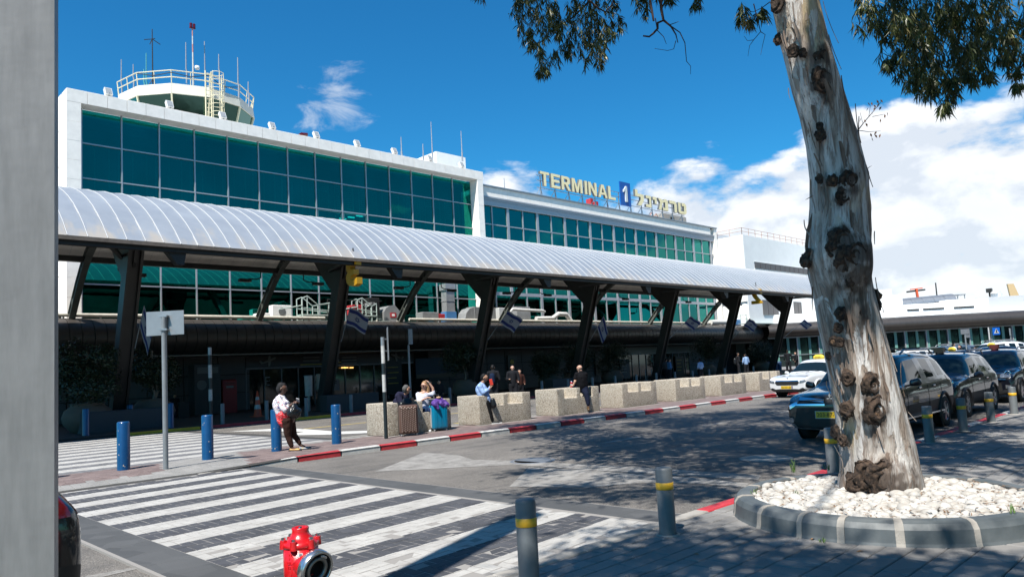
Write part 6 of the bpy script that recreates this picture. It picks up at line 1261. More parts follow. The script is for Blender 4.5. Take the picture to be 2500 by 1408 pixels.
def burl(u, v, r, sq=.55, seed=0, m=None):
    """knot of bark standing proud of the trunk where the photograph shows one"""
    vb = axat(v); off = (u - vb[0]) / vb[2]; off = max(-1.0, min(1.0, off)); pz = TD - vb[2] * TD / FP * sqrt(max(0, 1 - off * off)) * 1.0
    c = at(u, v, pz); R_ = r * 1.02 * TD / FP; sq = sq * (.78 if v < 1140 else .40); nn = (-RF * sqrt(max(0.05, 1 - off * off)) + RX * off).normalized()
    bm = bmesh.new(); bmesh.ops.create_icosphere(bm, subdivisions=4, radius=1); of = Vector((seed * 3.7, seed * 1.3, 0)); ex = nn.cross(Vector((0, 0, 1))).normalized(); ez_ = ex.cross(nn)
    for v_ in bm.verts:
        q = v_.co.copy(); f = 1 + .34 * noise.noise(q * 1.4 + of) + .17 * noise.noise(q * 3.6 + of) + .10 * noise.noise(q * 8 + of); ro = sqrt(q.x ** 2 + q.z ** 2)
        dent = .55 * max(0, 1 - ro / .5) if q.y > 0 else 0; ringw = .09 * sin(ro * 15 + of.x)
        w_ = Vector((q.x * f * .92, q.y * f * sq - dent * .5 + ringw * (q.y > 0), q.z * f * 1.12)) * R_; v_.co = c - T0 + ex * w_.x + nn * w_.y + ez_ * w_.z
    me = bpy.data.meshes.new('burl'); bm.to_mesh(me); bm.free()
    for p in me.polygons: p.use_smooth = True
    me.materials.append(m or burlm); o = link('burl', me, trunk); return o
for k, (u, v, r, sq) in enumerate(KNOTS): burl(u, v, r, sq, k)
for k, (u, v, r) in enumerate(((2031, 440, 8), (2053, 764, 8), (2034, 833, 7), (2160, 912, 8), (2068, 925, 7), (2128, 938, 8), (2137, 1012, 9), (2146, 722, 7), (2062, 1002, 7), (2085, 640, 9))): burl(u, v, r, 1.25, k + 90, burl_tan)

# peeling strips of bark
strip_m = mat('peeling_bark', (0.17, 0.115, 0.085), 0.85, col2=(0.30, 0.22, 0.17), vs=5)
def peel(pts, w0, w1):
    P = [at(u, v, TD - dd) - T0 for u, v, dd in pts]; mb = MB(); n = len(P)
    for i, p in enumerate(P): pass
    vs = []
    for i, p in enumerate(P): f = i / (n - 1); w_ = (w0 + (w1 - w0) * f) * TD / FP; vs += [p - RX * w_ / 2, p + RX * w_ / 2 + RF * w_ * .3]
    mb.add(vs, [(i * 2, i * 2 + 1, i * 2 + 3, i * 2 + 2) for i in range(n - 1)]); mb.build('bark_strip', strip_m, trunk, fix=False)
peel([(1988, 520, .02), (1974, 560, .02), (1969, 600, .02), (1972, 640, .02)], 12, 7); peel([(1984, 700, .05), (1983, 740, .05), (1985, 765, .05)], 5, 1); peel([(2003, 85, .1), (2013, 92, .1), (2023, 104, .1)], 6, 4); peel([(2038, 190, .1), (2047, 205, .1), (2055, 238, .1)], 9, 3); peel([(2066, 300, .1), (2080, 316, .1), (2095, 322, .1)], 5, 2); peel([(1985, 478, .1), (1972, 485, .1), (1966, 488, .1)], 6, 1)
peel([(1925, 215, .1), (1926, 230, .1), (1930, 245, .1)], 3, 1);
random.seed(55); strip_l = mat('pale_bark_strip', (0.42, 0.37, 0.33), .8, col2=(0.22, 0.16, 0.12), vs=7)
for q in range(62):
    v_ = ru(-20, 1120); off = random.choice((ru(-1, 1), ru(-1, -.75), ru(.75, 1), ru(-.8, .8))); ln = ru(25, 110); w_ = ru(3, 10) * TD / FP; n = 7; L1_, R1_ = [], []
    lift0, lift1 = random.choice(((0, 1), (1, 0), (.2, .3))); vs = []
    for i in range(n + 1):
        f = i / n; vv = v_ + ln * f; a_ = axat(min(1180, vv)); of_ = max(-1.04, min(1.04, off + .02 * sin(f * 5 + q))); th = math.asin(max(-1, min(1, of_))); lf = .004 + .03 * (lift0 * (1 - f) ** 2 + lift1 * f ** 2) * (1 if abs(off) < .7 else 1.6)
        c_ = at(a_[0], vv, TD); rad = a_[2] * TD / FP * 1.03 + lf; nn = (RX * sin(th) - RF * cos(th)); tt = (RX * cos(th) + RF * sin(th)); ww = w_ * (.35 + .65 * sin(pi * min(1, f + .15)))
        p_ = c_ + nn * rad - T0; vs += [p_ - tt * ww / 2 + nn * .006, p_, p_ + tt * ww / 2 + nn * .006]
    MB().add(vs, [(i * 3 + k, i * 3 + k + 1, i * 3 + k + 4, i * 3 + k + 3) for i in range(n) for k in (0, 1)]).build('bark_strip', strip_m if rnd() < .5 else strip_l, trunk, fix=False)
# limbs above the frame
crown_mat, t, b = principled('eucalyptus_leaf'); oi = t.new('ShaderNodeNewGeometry').outputs['Position']
vn = t.new('ShaderNodeTexVoronoi'); t.put(vn.inputs['Vector'], oi); vn.inputs['Scale'].default_value = 9
c = t.ramp(t.sep(vn.outputs['Color'])[0], [(0, (0.028, 0.042, 0.014)), (.5, (0.055, 0.075, 0.022)), (.85, (0.095, 0.11, 0.035)), (1, (0.17, 0.14, 0.05))])
t.put(b.inputs['Base Color'], c); b.inputs['Roughness'].default_value = .42
tl = t.new('ShaderNodeBsdfTranslucent'); t.put(tl.inputs[0], t.mix(.5, c, (0.10, 0.13, 0.02))); ms = t.new('ShaderNodeMixShader'); ms.inputs[0].default_value = .22; t.l.new(b.outputs[0], ms.inputs[1]); t.l.new(tl.outputs[0], ms.inputs[2]); t.l.new(ms.outputs[0], t.n['Material Output'].inputs[0])
brm = mat('branch_bark', (0.16, 0.12, 0.095), 0.8, var=.2, vs=5); twm = mat('twig_bark', (0.055, 0.03, 0.024), 0.8)
LEAF = [[], []]
def leaf(p, d, l, w_, store=None):
    s_ = LEAF if store is None else store; k = len(s_[0]); d = d.normalized(); a = d.cross(Vector((ru(-1, 1), ru(-1, 1), ru(-.3, .3)))).normalized() * w_; m_ = p + d * l * .5 + Vector((ru(-.1, .1), ru(-.1, .1), .06)) * l; e = p + d * l
    s_[0] += [tuple(p), tuple(m_ - a), tuple(e), tuple(m_ + a)]; s_[1].append((k, k + 1, k + 2, k + 3))
def spray(u, v, dep, r, n, store=None, droop=1.0):
    """a hanging cluster of narrow leaves round a photo pixel at the given distance"""
    c = at(u, v, dep); R_ = r * dep / FP
    strands = max(4, int(n / 22))
    for s_ in range(strands):
        o = Vector((random.gauss(0, .5), random.gauss(0, .5), random.gauss(.25, .5))) * R_; p = c + o; d = Vector((random.gauss(0, .55), random.gauss(0, .55), -.8 * droop))
        for q in range(22):
            p = p + d.normalized() * R_ * .055; d += Vector((random.gauss(0, .12), random.gauss(0, .12), -.07))
            ld = Vector((random.gauss(0, .42), random.gauss(0, .42), -1)); leaf(p, ld, ru(.09, .17), ru(.0065, .0105), store)
random.seed(33)
L1 = [(1262, 15, 24), (1290, 30, 38), (1318, 60, 34), (1300, 5, 30), (1345, 20, 30), (1350, 60, 30), (1325, 125, 30), (1340, 150, 26), (1318, 160, 18), (1405, 75, 34), (1435, 60, 36), (1460, 45, 30), (1490, 70, 28), (1500, 85, 18), (1430, 100, 32), (1405, 115, 22), (1450, 130, 26), (1465, 150, 16), (1375, 95, 18), (1440, 12, 34), (1400, 8, 30), (1500, 8, 24), (1380, 125, 14), (1322, 185, 10), (1298, 120, 14), (1560, 2, 20), (1600, 3, 20), (1575, 28, 22), (1630, 0, 14), (1160, -8, 14), (1290, 75, 20), (1468, 100, 26), (1340, 40, 36)]
for u, v, r in L1: spray(u, v - 12, ru(9.6, 11.2), r, int(22 + r * r * .155))
L2 = [(2110, 10, 34), (2150, 35, 42), (2200, 20, 48), (2260, 30, 50), (2320, 20, 50), (2380, 30, 50), (2440, 30, 50), (2490, 40, 40), (2150, 75, 30), (2210, 80, 44), (2270, 90, 50), (2330, 90, 46), (2390, 85, 46), (2440, 95, 42), (2490, 110, 36), (2185, 120, 34), (2240, 140, 42), (2300, 150, 46), (2360, 135, 30), (2420, 140, 28), (2465, 150, 24), (2205, 175, 28), (2250, 185, 34), (2300, 190, 40), (2350, 170, 28), (2400, 165, 22), (2455, 150, 26), (2290, 225, 28), (2310, 250, 22), (2310, 268, 12), (2405, 195, 12), (2480, 190, 12), (2485, 215, 6), (2165, 160, 14), (2230, 205, 18), (2500, 150, 16), (2270, 215, 22), (2350, 205, 18), (2375, 190, 14), (2185, 150, 24), (2440, 168, 20), (2325, 205, 24)]
for u, v, r in L2: spray(u, v - 14, ru(7.6, 10.0), r, int(30 + r * r * .17))
spray(1828, 18, 8.4, 26, 70); spray(1822, 42, 8.4, 14, 40); spray(1862, 26, 8.4, 12, 20); spray(1700, -4, 9.5, 14, 30)
# the rest of the crown, above the frame: clumps placed so that they shade the road and the pavement
def shade_d(x, y):
    if y > 4.6:
        if y > 15.4: return 0
        e = x - (8.6 + .62 * max(0, y - 6.2)); 
        if e < 0: return 0
        if y > 12.4 and x > 20.8: return 0
        if x > 27: return 0
        return min(1, .45 + e * .4) * (1.0 if x < 21 else .5)
    if x < 5.1: return 0
    if x < 8.2: return .72
    return .80
cl = []
def hidden(p, R_):
    q = p - Vector((0, 0, R_ * 1.7)) - EYE; d = p - EYE
    if q.dot(RF) < .3: return True
    vv = CY + FP * q.dot(RD) / q.dot(RF); uu = CX + FP * d.dot(RX) / d.dot(RF)
    return not (vv > -50 and -250 < uu < 2750)
LIT = [at(axat(v)[0] - 25, v, TD - .3) for v in (40, 110, 180, 720, 800, 880, 950)] + [gz(2330, 1225, .2), gz(1930, 1165, .2)]
def clump_for(g, R_, z0=8.5, keep=False):
    z = z0 + ru(0, 1.5)
    while z < 24:
        p = g - LT * ((z - g.z) / -LT.z)
        if hidden(p, R_):
            if not any(((q - p) - LT * (q - p).dot(LT)).length < (R_ * .95 if keep else R_ * 1.3 + .3) for q in LIT): cl.append((p, R_))
            return
        z += .5
n_cl = 0
while n_cl < 640:
    gx, gy = ru(4.5, 27), ru(-6.5, 15.4)
    if rnd() > shade_d(gx, gy): continue
    n_cl += 1; clump_for(Vector((gx, gy, 0)), ru(.45, .95))
for u_, v_ in ((1950, 1215), (2020, 1235), (2110, 1250), (2200, 1255), (2290, 1170), (2440, 1245), (1890, 1210), (1340, 1200), (1420, 1190), (1500, 1205), (1590, 1195), (1680, 1205), (1740, 1190), (1450, 1350), (1530, 1365), (1610, 1375), (1690, 1335), (1760, 1385), (1850, 1300), (1960, 1350), (2060, 1385), (2180, 1370), (2330, 1385), (2430, 1360), (1400, 1385), (1300, 1150), (1450, 1120), (1600, 1110), (1750, 1110), (1900, 1130), (1500, 1080), (1700, 1060), (1850, 1060)):
    for q in (0, 1): clump_for(gz(u_ + ru(-20, 20), v_ + ru(-8, 8), .1 if v_ > 1210 else 0), ru(.4, .6), 8.6)
for k in range(90): v_ = random.choice((250, 300, 350, 400, 430, 470, 500, 540, 590, 620, 640, 1020, 1080)); a_ = axat(v_); clump_for(at(a_[0] + ru(-40, 40), v_, TD) - Vector((0, 0, 0)), ru(.3, .5), 8.8, True)
for p, R_ in cl:
    for i in range(int(max(110, 430 * R_ * R_))):
        d = Vector((random.gauss(0, .5), random.gauss(0, .5), random.gauss(0, .42))) * R_; leaf(p + d, Vector((random.gauss(0, .6), random.gauss(0, .6), -1)), ru(.20, .34), ru(.026, .045))
me = bpy.data.meshes.new('crown'); me.from_pydata([tuple(Vector(v) - T0) for v in LEAF[0]], [], LEAF[1]); me.materials.append(crown_mat); link('crown', me, tree)
mb = MB(); fork = [axw[-5][0], axw[-4][0], axw[-3][0], axw[-1][0]]; random.seed(12)
def limb(p, q, r0, r1, sag=.5):
    P = []; n = 7
    for i in range(n + 1): f = i / n; P.append(p.lerp(q, f) + Vector((ru(-.15, .15), ru(-.15, .15), sag * sin(pi * f) + ru(-.1, .1))) - T0)
    mb.tube(P, [r0 + (r1 - r0) * i / n for i in range(n + 1)], 7)
for (u, v, dep, z) in ((1400, -120, 10.5, 0), (2300, -160, 9, 0), (2480, -200, 9, 0), (1250, -260, 10.5, 0)): limb(fork[0 if u > 1500 else 1], at(u, v, dep), .12, .035, .7)
random.shuffle(cl)
for p, R_ in cl[:26]: limb(random.choice(fork[1:]), p, .09, .02, .5)
mb.build('limbs', brm, tree)
# thin visible twigs: (pixels and distance), each a tube
tw = MB()
def twig(pts, r0, r1, dep): P = [at(u, v, dep) - T0 for u, v in pts]; n = len(P) - 1; tw.tube(P, [(r0 + (r1 - r0) * i / n) * dep / FP for i in range(n + 1)], 5)
twig([(1440, -20), (1437, 5), (1400, 42), (1370, 62), (1345, 92)], 3, 1, 10); twig([(1437, 0), (1460, 20), (1478, 30), (1495, 12), (1500, -10)], 2, 2, 10); twig([(1585, -10), (1592, 28), (1596, 52)], 3.5, 2.5, 9.5); twig([(1612, -10), (1615, 25), (1620, 50), (1606, 56), (1606, 70), (1595, 82), (1585, 90), (1570, 88)], 4, 2, 9.5); twig([(1620, 50), (1638, 65), (1650, 85), (1655, 105)], 3, 1, 9.5); twig([(1640, 66), (1660, 80), (1672, 105), (1676, 150), (1686, 162), (1686, 182)], 1.6, .5, 9.5); twig([(1600, 45), (1605, 75), (1620, 90), (1627, 108)], 1.5, .6, 9.5); twig([(1650, 100), (1645, 120), (1630, 124), (1598, 119)], 1, .5, 9.5); twig([(1633, 62), (1650, 56), (1657, 53)], 1.2, .5, 9.5)
twig([(1840, 10), (1850, 50), (1857, 78), (1840, 98), (1830, 112), (1826, 138)], 1.4, .4, 8.4); twig([(1857, 78), (1868, 85), (1862, 110), (1857, 135)], 1, .4, 8.4); twig([(1840, 98), (1825, 100), (1816, 88)], .8, .4, 8.4); twig([(1880, 5), (1860, 20), (1838, 30), (1815, 22)], 1.2, .5, 8.4)
twig([(2092, 322), (2110, 298), (2130, 275), (2150, 250)], 1.4, .5, 7.6); twig([(2092, 318), (2120, 322), (2150, 320)], 1, .4, 7.6); twig([(2130, 285), (2160, 279)], .8, .4, 7.6); twig([(2106, 300), (2100, 275)], .6, .4, 7.6); twig([(2121, 285), (2125, 258)], .6, .4, 7.6); twig([(2112, 418), (2122, 408), (2128, 405)], 1, .4, 7.6)
tw.build('twig', twm, tree)
st = [[], []]; random.seed(71)
for u, v in ((2100, 288), (2110, 292), (2113, 300), (2120, 262), (2127, 250), (2133, 256), (2140, 244), (2150, 243), (2128, 274), (2147, 252), (2136, 262), (2160, 279), (2165, 273), (2150, 290), (2125, 325), (2128, 335), (2140, 320), (2150, 327), (2118, 250), (2152, 260), (2135, 328)): leaf(at(u, v, 7.6) - T0, Vector((ru(-.6, .6), ru(-.6, .6), -1)), .05, .010, st)
me = bpy.data.meshes.new('dry_twig_leaves'); me.from_pydata(st[0], [], st[1]); me.materials.append(mat('dry_bronze_leaf', (0.22, 0.10, 0.05), 0.6)); link('dry_twig_leaves', me, tree)
# ------------------------------------------------------------------ vehicles
paint = {}
def carpaint(name, col, rough=.28):
    if name in paint: return paint[name]
    m = mat(name, col, rough, 0.25 if max(col) < .5 else 0.0, coat=1.0); paint[name] = m; return m
DKP = carpaint('dark_grey_car_paint', (0.016, 0.018, 0.022)); WTP = carpaint('white_car_paint', (0.74, 0.75, 0.76)); NVP = carpaint('navy_black_car_paint', (0.008, 0.010, 0.018)); BLP = carpaint('blue_car_paint', (0.02, 0.16, 0.45)); SLP = carpaint('grey_blue_car_paint', (0.10, 0.14, 0.19))
plast = mat('black_plastic', (0.016, 0.016, 0.017), 0.55)
def tyre(par, x, y, r, w_, side):
    wl = thing_child('wheel', par, (x, y, r)); o = MB().lathe([(r * .62, -w_ / 2), (r * .9, -w_ / 2), (r, -w_ * .36), (r, w_ * .36), (r * .9, w_ / 2), (r * .62, w_ / 2)], 28, (0, 0, 0), 0, Matrix.Rotation(pi / 2, 4, 'X')).build('tyre', M['rubber'], wl)
    mb = MB(); s_ = side * w_ * .44; mb.lathe([(r * .66, -w_ * .4), (r * .66, w_ * .46), (r * .60, w_ * .46), (r * .57, w_ * .2), (.001, w_ * .16)], 24, (0, 0, 0), 0, Matrix.Rotation(-side * pi / 2, 4, 'X'))
    for k in range(5):
        a = 2 * pi * k / 5
        for da in (-.16, .16): mb.beam((0, side * w_ * .40, 0), (r * .6 * cos(a + da), side * w_ * .42, r * .6 * sin(a + da)), r * .10, .03, 0, (0, 1, 0))
    mb.cyl((0, side * w_ * .2, 0), (0, side * w_ * .45, 0), r * .16, r * .14, 12); mb.build('rim', mat('alloy_rim', (0.42, 0.43, 0.45), 0.3, 0.8), wl); return wl
def thing_child(name, par, loc):
    o = bpy.data.objects.new(name, None); COL.objects.link(o); o.location = loc; o.parent = par; return o
def car(lab, cat, L_, W_, H_, P, loc, rz, style='suv', group=None, detail=True, name='parked_car'):
    """lofted body: stations along the car, a ring of points round the half section, smoothed; glass split off by material"""
    r_ = thing(name, lab, cat, loc, rz, group); h = H_; w_ = W_ / 2; l = L_ / 2
    suv = style == 'suv'
    belt = h * (.60 if suv else .62); hoodh = h * (.60 if suv else .58); gc = .20 * h / 1.6 + .02
    # (x, z_low, z_belt, z_top, half width at sill, half width at belt, half width on top)
    cowl, rf, rb_, tail = (.26, .08, -.36, -.49) if suv else (.24, .05, -.22, -.44)
    S = [(-.500, gc + .14, belt * .80, belt * .86, .80, .82, .66), (-.492, gc + .04, belt * .97, belt * 1.0, .88, .90, .74), (-.47, gc, belt * 1.02, belt * (1.12 if suv else 1.05), .93, .94, .76)]
    if suv: S += [(-.44, gc, belt * 1.04, h * .86, .95, .95, .74), (-.385, gc, belt * 1.04, h * .955, .97, .96, .74)]
    else: S += [(-.40, gc, belt * 1.03, belt * 1.08, .95, .95, .78), (-.34, gc, belt * 1.03, belt * 1.14, .97, .96, .76)]
    S += [((-.27 if suv else -.21), gc, belt * 1.03, h * (.985 if suv else .93), .985, .97, .74), (-.25 if suv else -.16, gc, belt * 1.02, h * (.99 if suv else .965), .985, .975, .74), (-.10, gc, belt * 1.01, h, .99, .98, .745), (-.075, gc, belt * 1.01, h, .99, .98, .745), (rf, gc, belt, h * .985, .99, .98, .73), (rf + .035, gc, belt, h * .955, .99, .98, .72), (cowl - .02, gc, belt * .985, hoodh * 1.07, .99, .97, .80), (cowl, gc, belt * .975, hoodh * 1.035, .985, .965, .82), (.36, gc, belt * .955, hoodh * .99, .975, .95, .80), (.44, gc, belt * .91, hoodh * .955, .965, .94, .78), (.474, gc + .01, belt * .86, hoodh * .905, .94, .925, .74), (.492, gc + .03, belt * .80, hoodh * .84, .90, .89, .68), (.499, gc + .06, belt * .74, hoodh * .775, .86, .85, .64), (.5005, gc + .10, belt * .68, hoodh * .71, .84, .83, .62)]
    vs = []; NR_ = 9
    for x, zl, zb, zt, a, b_, c in S:
        a *= w_; b_ *= w_; c *= w_; zm = zl + (zb - zl) * .5
        vs += [(x * L_, 0, zl), (x * L_, a * .80, zl), (x * L_, a * .97, zl + .09), (x * L_, min(w_, b_ * 1.025), zm), (x * L_, b_, zb - .03), (x * L_, b_ * .955, zb + .015), (x * L_, c, zt - min(.06, (zt - zb) * .35)), (x * L_, c * .80, zt), (x * L_, 0, zt + .02)]
    fs = []; ms = []; n = len(S); ix = {round(s[0], 3): i for i, s in enumerate(S)}
    def rng(i): return S[i][0]
    for i in range(n - 1):
        for k in range(NR_ - 1):
            fs.append((i * NR_ + k, i * NR_ + k + 1, (i + 1) * NR_ + k + 1, (i + 1) * NR_ + k)); xm = (S[i][0] + S[i + 1][0]) / 2; mi = 0
            if k == 5:
                if (-.385 if suv else -.21) < xm < rf + .03 and not (-.105 < xm < -.07): mi = 1
                if rf + .03 <= xm < cowl - .02: mi = 1
                if suv and -.27 < xm < -.25: mi = 0
            if k in (6, 7):
                if rf + .03 < xm < cowl - .015: mi = 2
                if suv and -.475 < xm < -.43: mi = 3
                if not suv and -.345 < xm < -.21: mi = 3
            if k in (0, 1): mi = 4
            if k == 2 and suv: mi = 4
            ms.append(mi)
    fs.append(tuple(range(NR_))[::-1]); ms.append(0); fs.append(tuple((n - 1) * NR_ + k for k in range(NR_))); ms.append(0)
    me = bpy.data.meshes.new('b'); me.from_pydata(vs, [], fs)
    for _ in range(5): me.materials.append(None)
    me.polygons.foreach_set('material_index', ms)
    me = evalmesh(me, [('MIRROR', dict(use_axis=(False, True, False), merge_threshold=.002)), ('SUBSURF', dict(levels=2 if detail else 1, render_levels=2))])
    groups = {}
    for p in me.polygons: groups.setdefault(p.material_index, []).append(p)
    for mi, ps in groups.items():
        sets = [ps] if mi != 1 else [[p for p in ps if p.center.y * sg > 0 and lo <= p.center.x / L_ < hi] for sg in (1, -1) for lo, hi in ((-9, -.26), (-.26, -.087), (-.087, 9))]
        for q in sets:
            if not q: continue
            used = {}; vv = []; ff = []
            for p in q:
                f = []
                for vi in p.vertices:
                    if vi not in used: used[vi] = len(vv); vv.append(tuple(me.vertices[vi].co))
                    f.append(used[vi])
                ff.append(f)
            nm = ('body', 'side_window', 'windscreen', 'rear_window', 'underbody')[mi]; m2 = bpy.data.meshes.new(nm); m2.from_pydata(vv, [], ff); m2.polygons.foreach_set('use_smooth', [True] * len(ff)); m2.materials.append((P, M['glass_car'], M['glass_car'], M['glass_car'], plast)[mi]); link(nm, m2, r_)
    wr = (.345 if suv else .31) * h / (1.68 if suv else 1.45); fx, rx = l * .64, -l * .60
    for x in (fx, rx):
        for s_ in (-1, 1):
            tyre(r_, x, s_ * (w_ - .115), wr, .22, s_)
            if detail:
                P_ = [(x + (wr + .055) * cos(radians(a)), s_ * (w_ * .972), wr + (wr + .055) * sin(radians(a))) for a in range(-12, 193, 12)]; MB().tube(P_, .042, 6).build('wheel_arch', plast if suv else P, r_)
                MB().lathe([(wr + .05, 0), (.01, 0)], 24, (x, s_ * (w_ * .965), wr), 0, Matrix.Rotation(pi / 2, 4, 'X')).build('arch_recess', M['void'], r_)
    return r_
def cbox(r_, name, m, *b, bv=0.012):
    me = MB().box(*b).mesh(name, m); me = evalmesh(me, [('BEVEL', dict(width=bv, segments=2))]) if bv else me
    return link(name, me, r_)
def plate(r_, x, z, txt, w_=.52, ang_=0):
    o = thing_child('number_plate', r_, (x, 0, z)); o.rotation_euler = (0, ang_, 0); MB().box(-.01, .008, -w_ / 2, w_ / 2, -.058, .058).build('plate', mat('plate_yellow', (0.78, 0.50, 0.02), 0.4), o); MB().box(.008, .011, w_ / 2 - .055, w_ / 2 - .006, -.05, .05).build('blue_strip', mat('plate_blue', (0.01, 0.08, 0.42), 0.4), o)
    mb = MB(); put_text(mb, txt, frame((.009, -.0 + w_ / 2 - .075 - (w_ - .10), -.036), (0, 1, 0), (0, 0, 1)), w_ - .10, .072, .002)
    mb = MB(); put_text(mb, txt, frame((.009, -(w_ / 2 - .025), -.036), (0, 1, 0), (0, 0, 1)), w_ - .10, .072, .002); mb.build('plate_number', M['black'], o)
    MB().box(-.012, .004, -w_ / 2 - .012, w_ / 2 + .012, -.07, .07).build('plate_frame', wht, o)
BVH = {}
def surf_x(r_, y, z):
    """front surface of the body at a given side offset and height"""
    from mathutils.bvhtree import BVHTree
    k = r_.name
    if k not in BVH:
        vs = []; fs = []
        for o in r_.children:
            if o.name.startswith('body') or o.name.startswith('underbody'):
                b0 = len(vs); vs += [v.co.copy() for v in o.data.vertices]; fs += [[b0 + i for i in p.vertices] for p in o.data.polygons]
        BVH[k] = BVHTree.FromPolygons(vs, fs)
    for yy in (y, y * .97, y * .94, y * .9, y * .85):
        h = BVH[k].ray_cast(Vector((5, yy, z)), Vector((-1, 0, 0)))
        if h[0] is not None and h[0].x > .5: return h[0].x - (abs(y) - abs(yy)) * 1.2
    return BVH[k].find_nearest(Vector((2.3, y, z)))[0].x
def side_y(r_, x, z, s_):
    surf_x(r_, 0, .6); h = BVH[r_.name].ray_cast(Vector((x, s_ * 3, z)), Vector((0, -s_, 0)))
    return h[0].y if h[0] is not None else None
def poly_on(r_, name, m, pts, th=.02, push=.004):
    """panel laid over the nose: points (y, z) projected onto the body front"""
    bm = bmesh.new(); bm.faces.new([bm.verts.new((0, y, z)) for y, z in pts]); bmesh.ops.triangulate(bm, faces=bm.faces); bmesh.ops.subdivide_edges(bm, edges=bm.edges, cuts=3, use_grid_fill=True)
    for v in bm.verts: v.co.x = surf_x(r_, v.co.y, v.co.z) + push + .003
    for g in bmesh.ops.extrude_face_region(bm, geom=list(bm.faces))['geom']:
        if isinstance(g, bmesh.types.BMVert): g.co.x -= th + push
    bmesh.ops.recalc_face_normals(bm, faces=bm.faces); me = bpy.data.meshes.new(name); bm.to_mesh(me); bm.free(); me.materials.append(m)
    return link(name, me, r_)
def mirrors(r_, W_, x, z, m):
    for s_ in (-1, 1):
        me = blob([((x, s_ * (W_ / 2 + .06), z), (x - .02, s_ * (W_ / 2 + .17), z + .01), .055, .06), ((x, s_ * (W_ / 2 + .06), z + .03), (x, s_ * (W_ / 2 + .16), z + .05), .05, .05)], .018, 3); me.materials.append(m); link('mirror', me, r_)
        MB().beam((x, s_ * (W_ / 2 - .12), z - .06), (x, s_ * (W_ / 2 + .08), z - .02), .05, .04).build('mirror_arm', plast, r_)
def common(r_, L_, W_, H_, P, roofrack=True):
    mirrors(r_, W_, L_ * .165, H_ * .63, P)
    for s_ in (-1, 1):
        if roofrack: MB().tube([(L_ * .07, s_ * W_ * .36, H_ * .985), (L_ * .03, s_ * W_ * .365, H_ + .055), (-L_ * .30, s_ * W_ * .365, H_ + .04), (-L_ * .36, s_ * W_ * .36, H_ * .96)], .02, 6).build('roof_rail', M['galv'], r_)
        for x in (L_ * .02, -L_ * .17): cbox(r_, 'door_handle', P, x - .09, x + .09, (side_y(r_, x, H_ * .55, s_) or s_ * W_ * .48) - .012, (side_y(r_, x, H_ * .55, s_) or s_ * W_ * .48) + .02, H_ * .545, H_ * .57)
        for x in (L_ * .185, -L_ * .085, -L_ * .27):
            P_ = []
            for zz in [H_ * (.22 + .36 * q / 6) for q in range(7)]:
                hh = side_y(r_, x, zz, s_)
                if hh is not None: P_.append((x, hh + s_ * .0005, zz))
            if len(P_) > 3: MB().tube(P_, .005, 4).build('door_seam', M['void'], r_)
    for s_ in (-.35, .15): MB().tube([(L_ * .262, s_ * W_ * .5, H_ * .635), (L_ * .235, s_ * W_ * .5 + .25, H_ * .66), (L_ * .215, s_ * W_ * .5 + .48, H_ * .675)], .008, 5).build('wiper', M['black'], r_)
def rear_lamp(r_, s_, L_, W_, z0, z1):
    """lamp skin wrapped round the rear corner, cast onto the body"""
    surf_x(r_, 0, .6); c0 = Vector((-L_ * .38, s_ * W_ * .25, 0)); g = []
    for j in range(5):
        z = z0 + (z1 - z0) * j / 4
        for i in range(9):
            a = radians(178 - 78 * i / 8); d = Vector((cos(a), s_ * sin(a), 0)); o = c0 + Vector((0, 0, z)) + d * 3; h = BVH[r_.name].ray_cast(o, -d); g.append((h[0] if h[0] is not None else c0 + d * .5) + d * .006)
    MB().add(g, [(j * 9 + i, j * 9 + i + 1, (j + 1) * 9 + i + 1, (j + 1) * 9 + i) for j in range(4) for i in range(8)], 0, True).build('tail_lamp', M['red_lens'], r_)
# dark grey SUV behind the trunk
L_, W_, H_ = 4.69, 1.80, 1.59; sv = car('dark grey SUV parked behind the eucalyptus, plate 203-87-90', 'car', L_, W_, H_, DKP, (13.75 + L_ / 2, 5.72, 0), pi); common(sv, L_, W_, H_, DKP)
poly_on(sv, 'grille', M['black'], [(-.62, .72), (.62, .72), (.66, .88), (-.66, .88)]); poly_on(sv, 'lower_grille', M['black'], [(-.70, .30), (.70, .30), (.62, .66), (-.62, .66)])
for s_ in (-1, 1):
    poly_on(sv, 'headlamp', M['lens'], [(s_ * .60, .74), (s_ * .84, .80), (s_ * .87, .93), (s_ * .80, .98), (s_ * .56, .88)], push=.012)
    poly_on(sv, 'chrome_bar', M['chrome'], [(s_ * .10, .76), (s_ * .58, .80), (s_ * .60, .86), (s_ * .10, .815)], push=.02); poly_on(sv, 'chrome_bar', M['chrome'], [(s_ * .60, .72), (s_ * .80, .60), (s_ * .82, .68), (s_ * .62, .78)], push=.018); poly_on(sv, 'chrome_bar', M['chrome'], [(s_ * .08, .695), (s_ * .62, .70), (s_ * .62, .735), (s_ * .08, .735)], push=.02)
    q = surf_x(sv, s_ * .74, .42); MB().cyl((q - .03, s_ * .74, .42), (q + .012, s_ * .74, .42), .05, .05, 14).build('fog_lamp', M['lens'], sv)
    poly_on(sv, 'skid_trim', M['galv'], [(s_ * .0, .22), (s_ * .66, .24), (s_ * .76, .36), (s_ * .70, .36), (s_ * .62, .28), (s_ * 0, .26)], push=.02)
em = MB(); ex0 = surf_x(sv, 0, .84) + .02
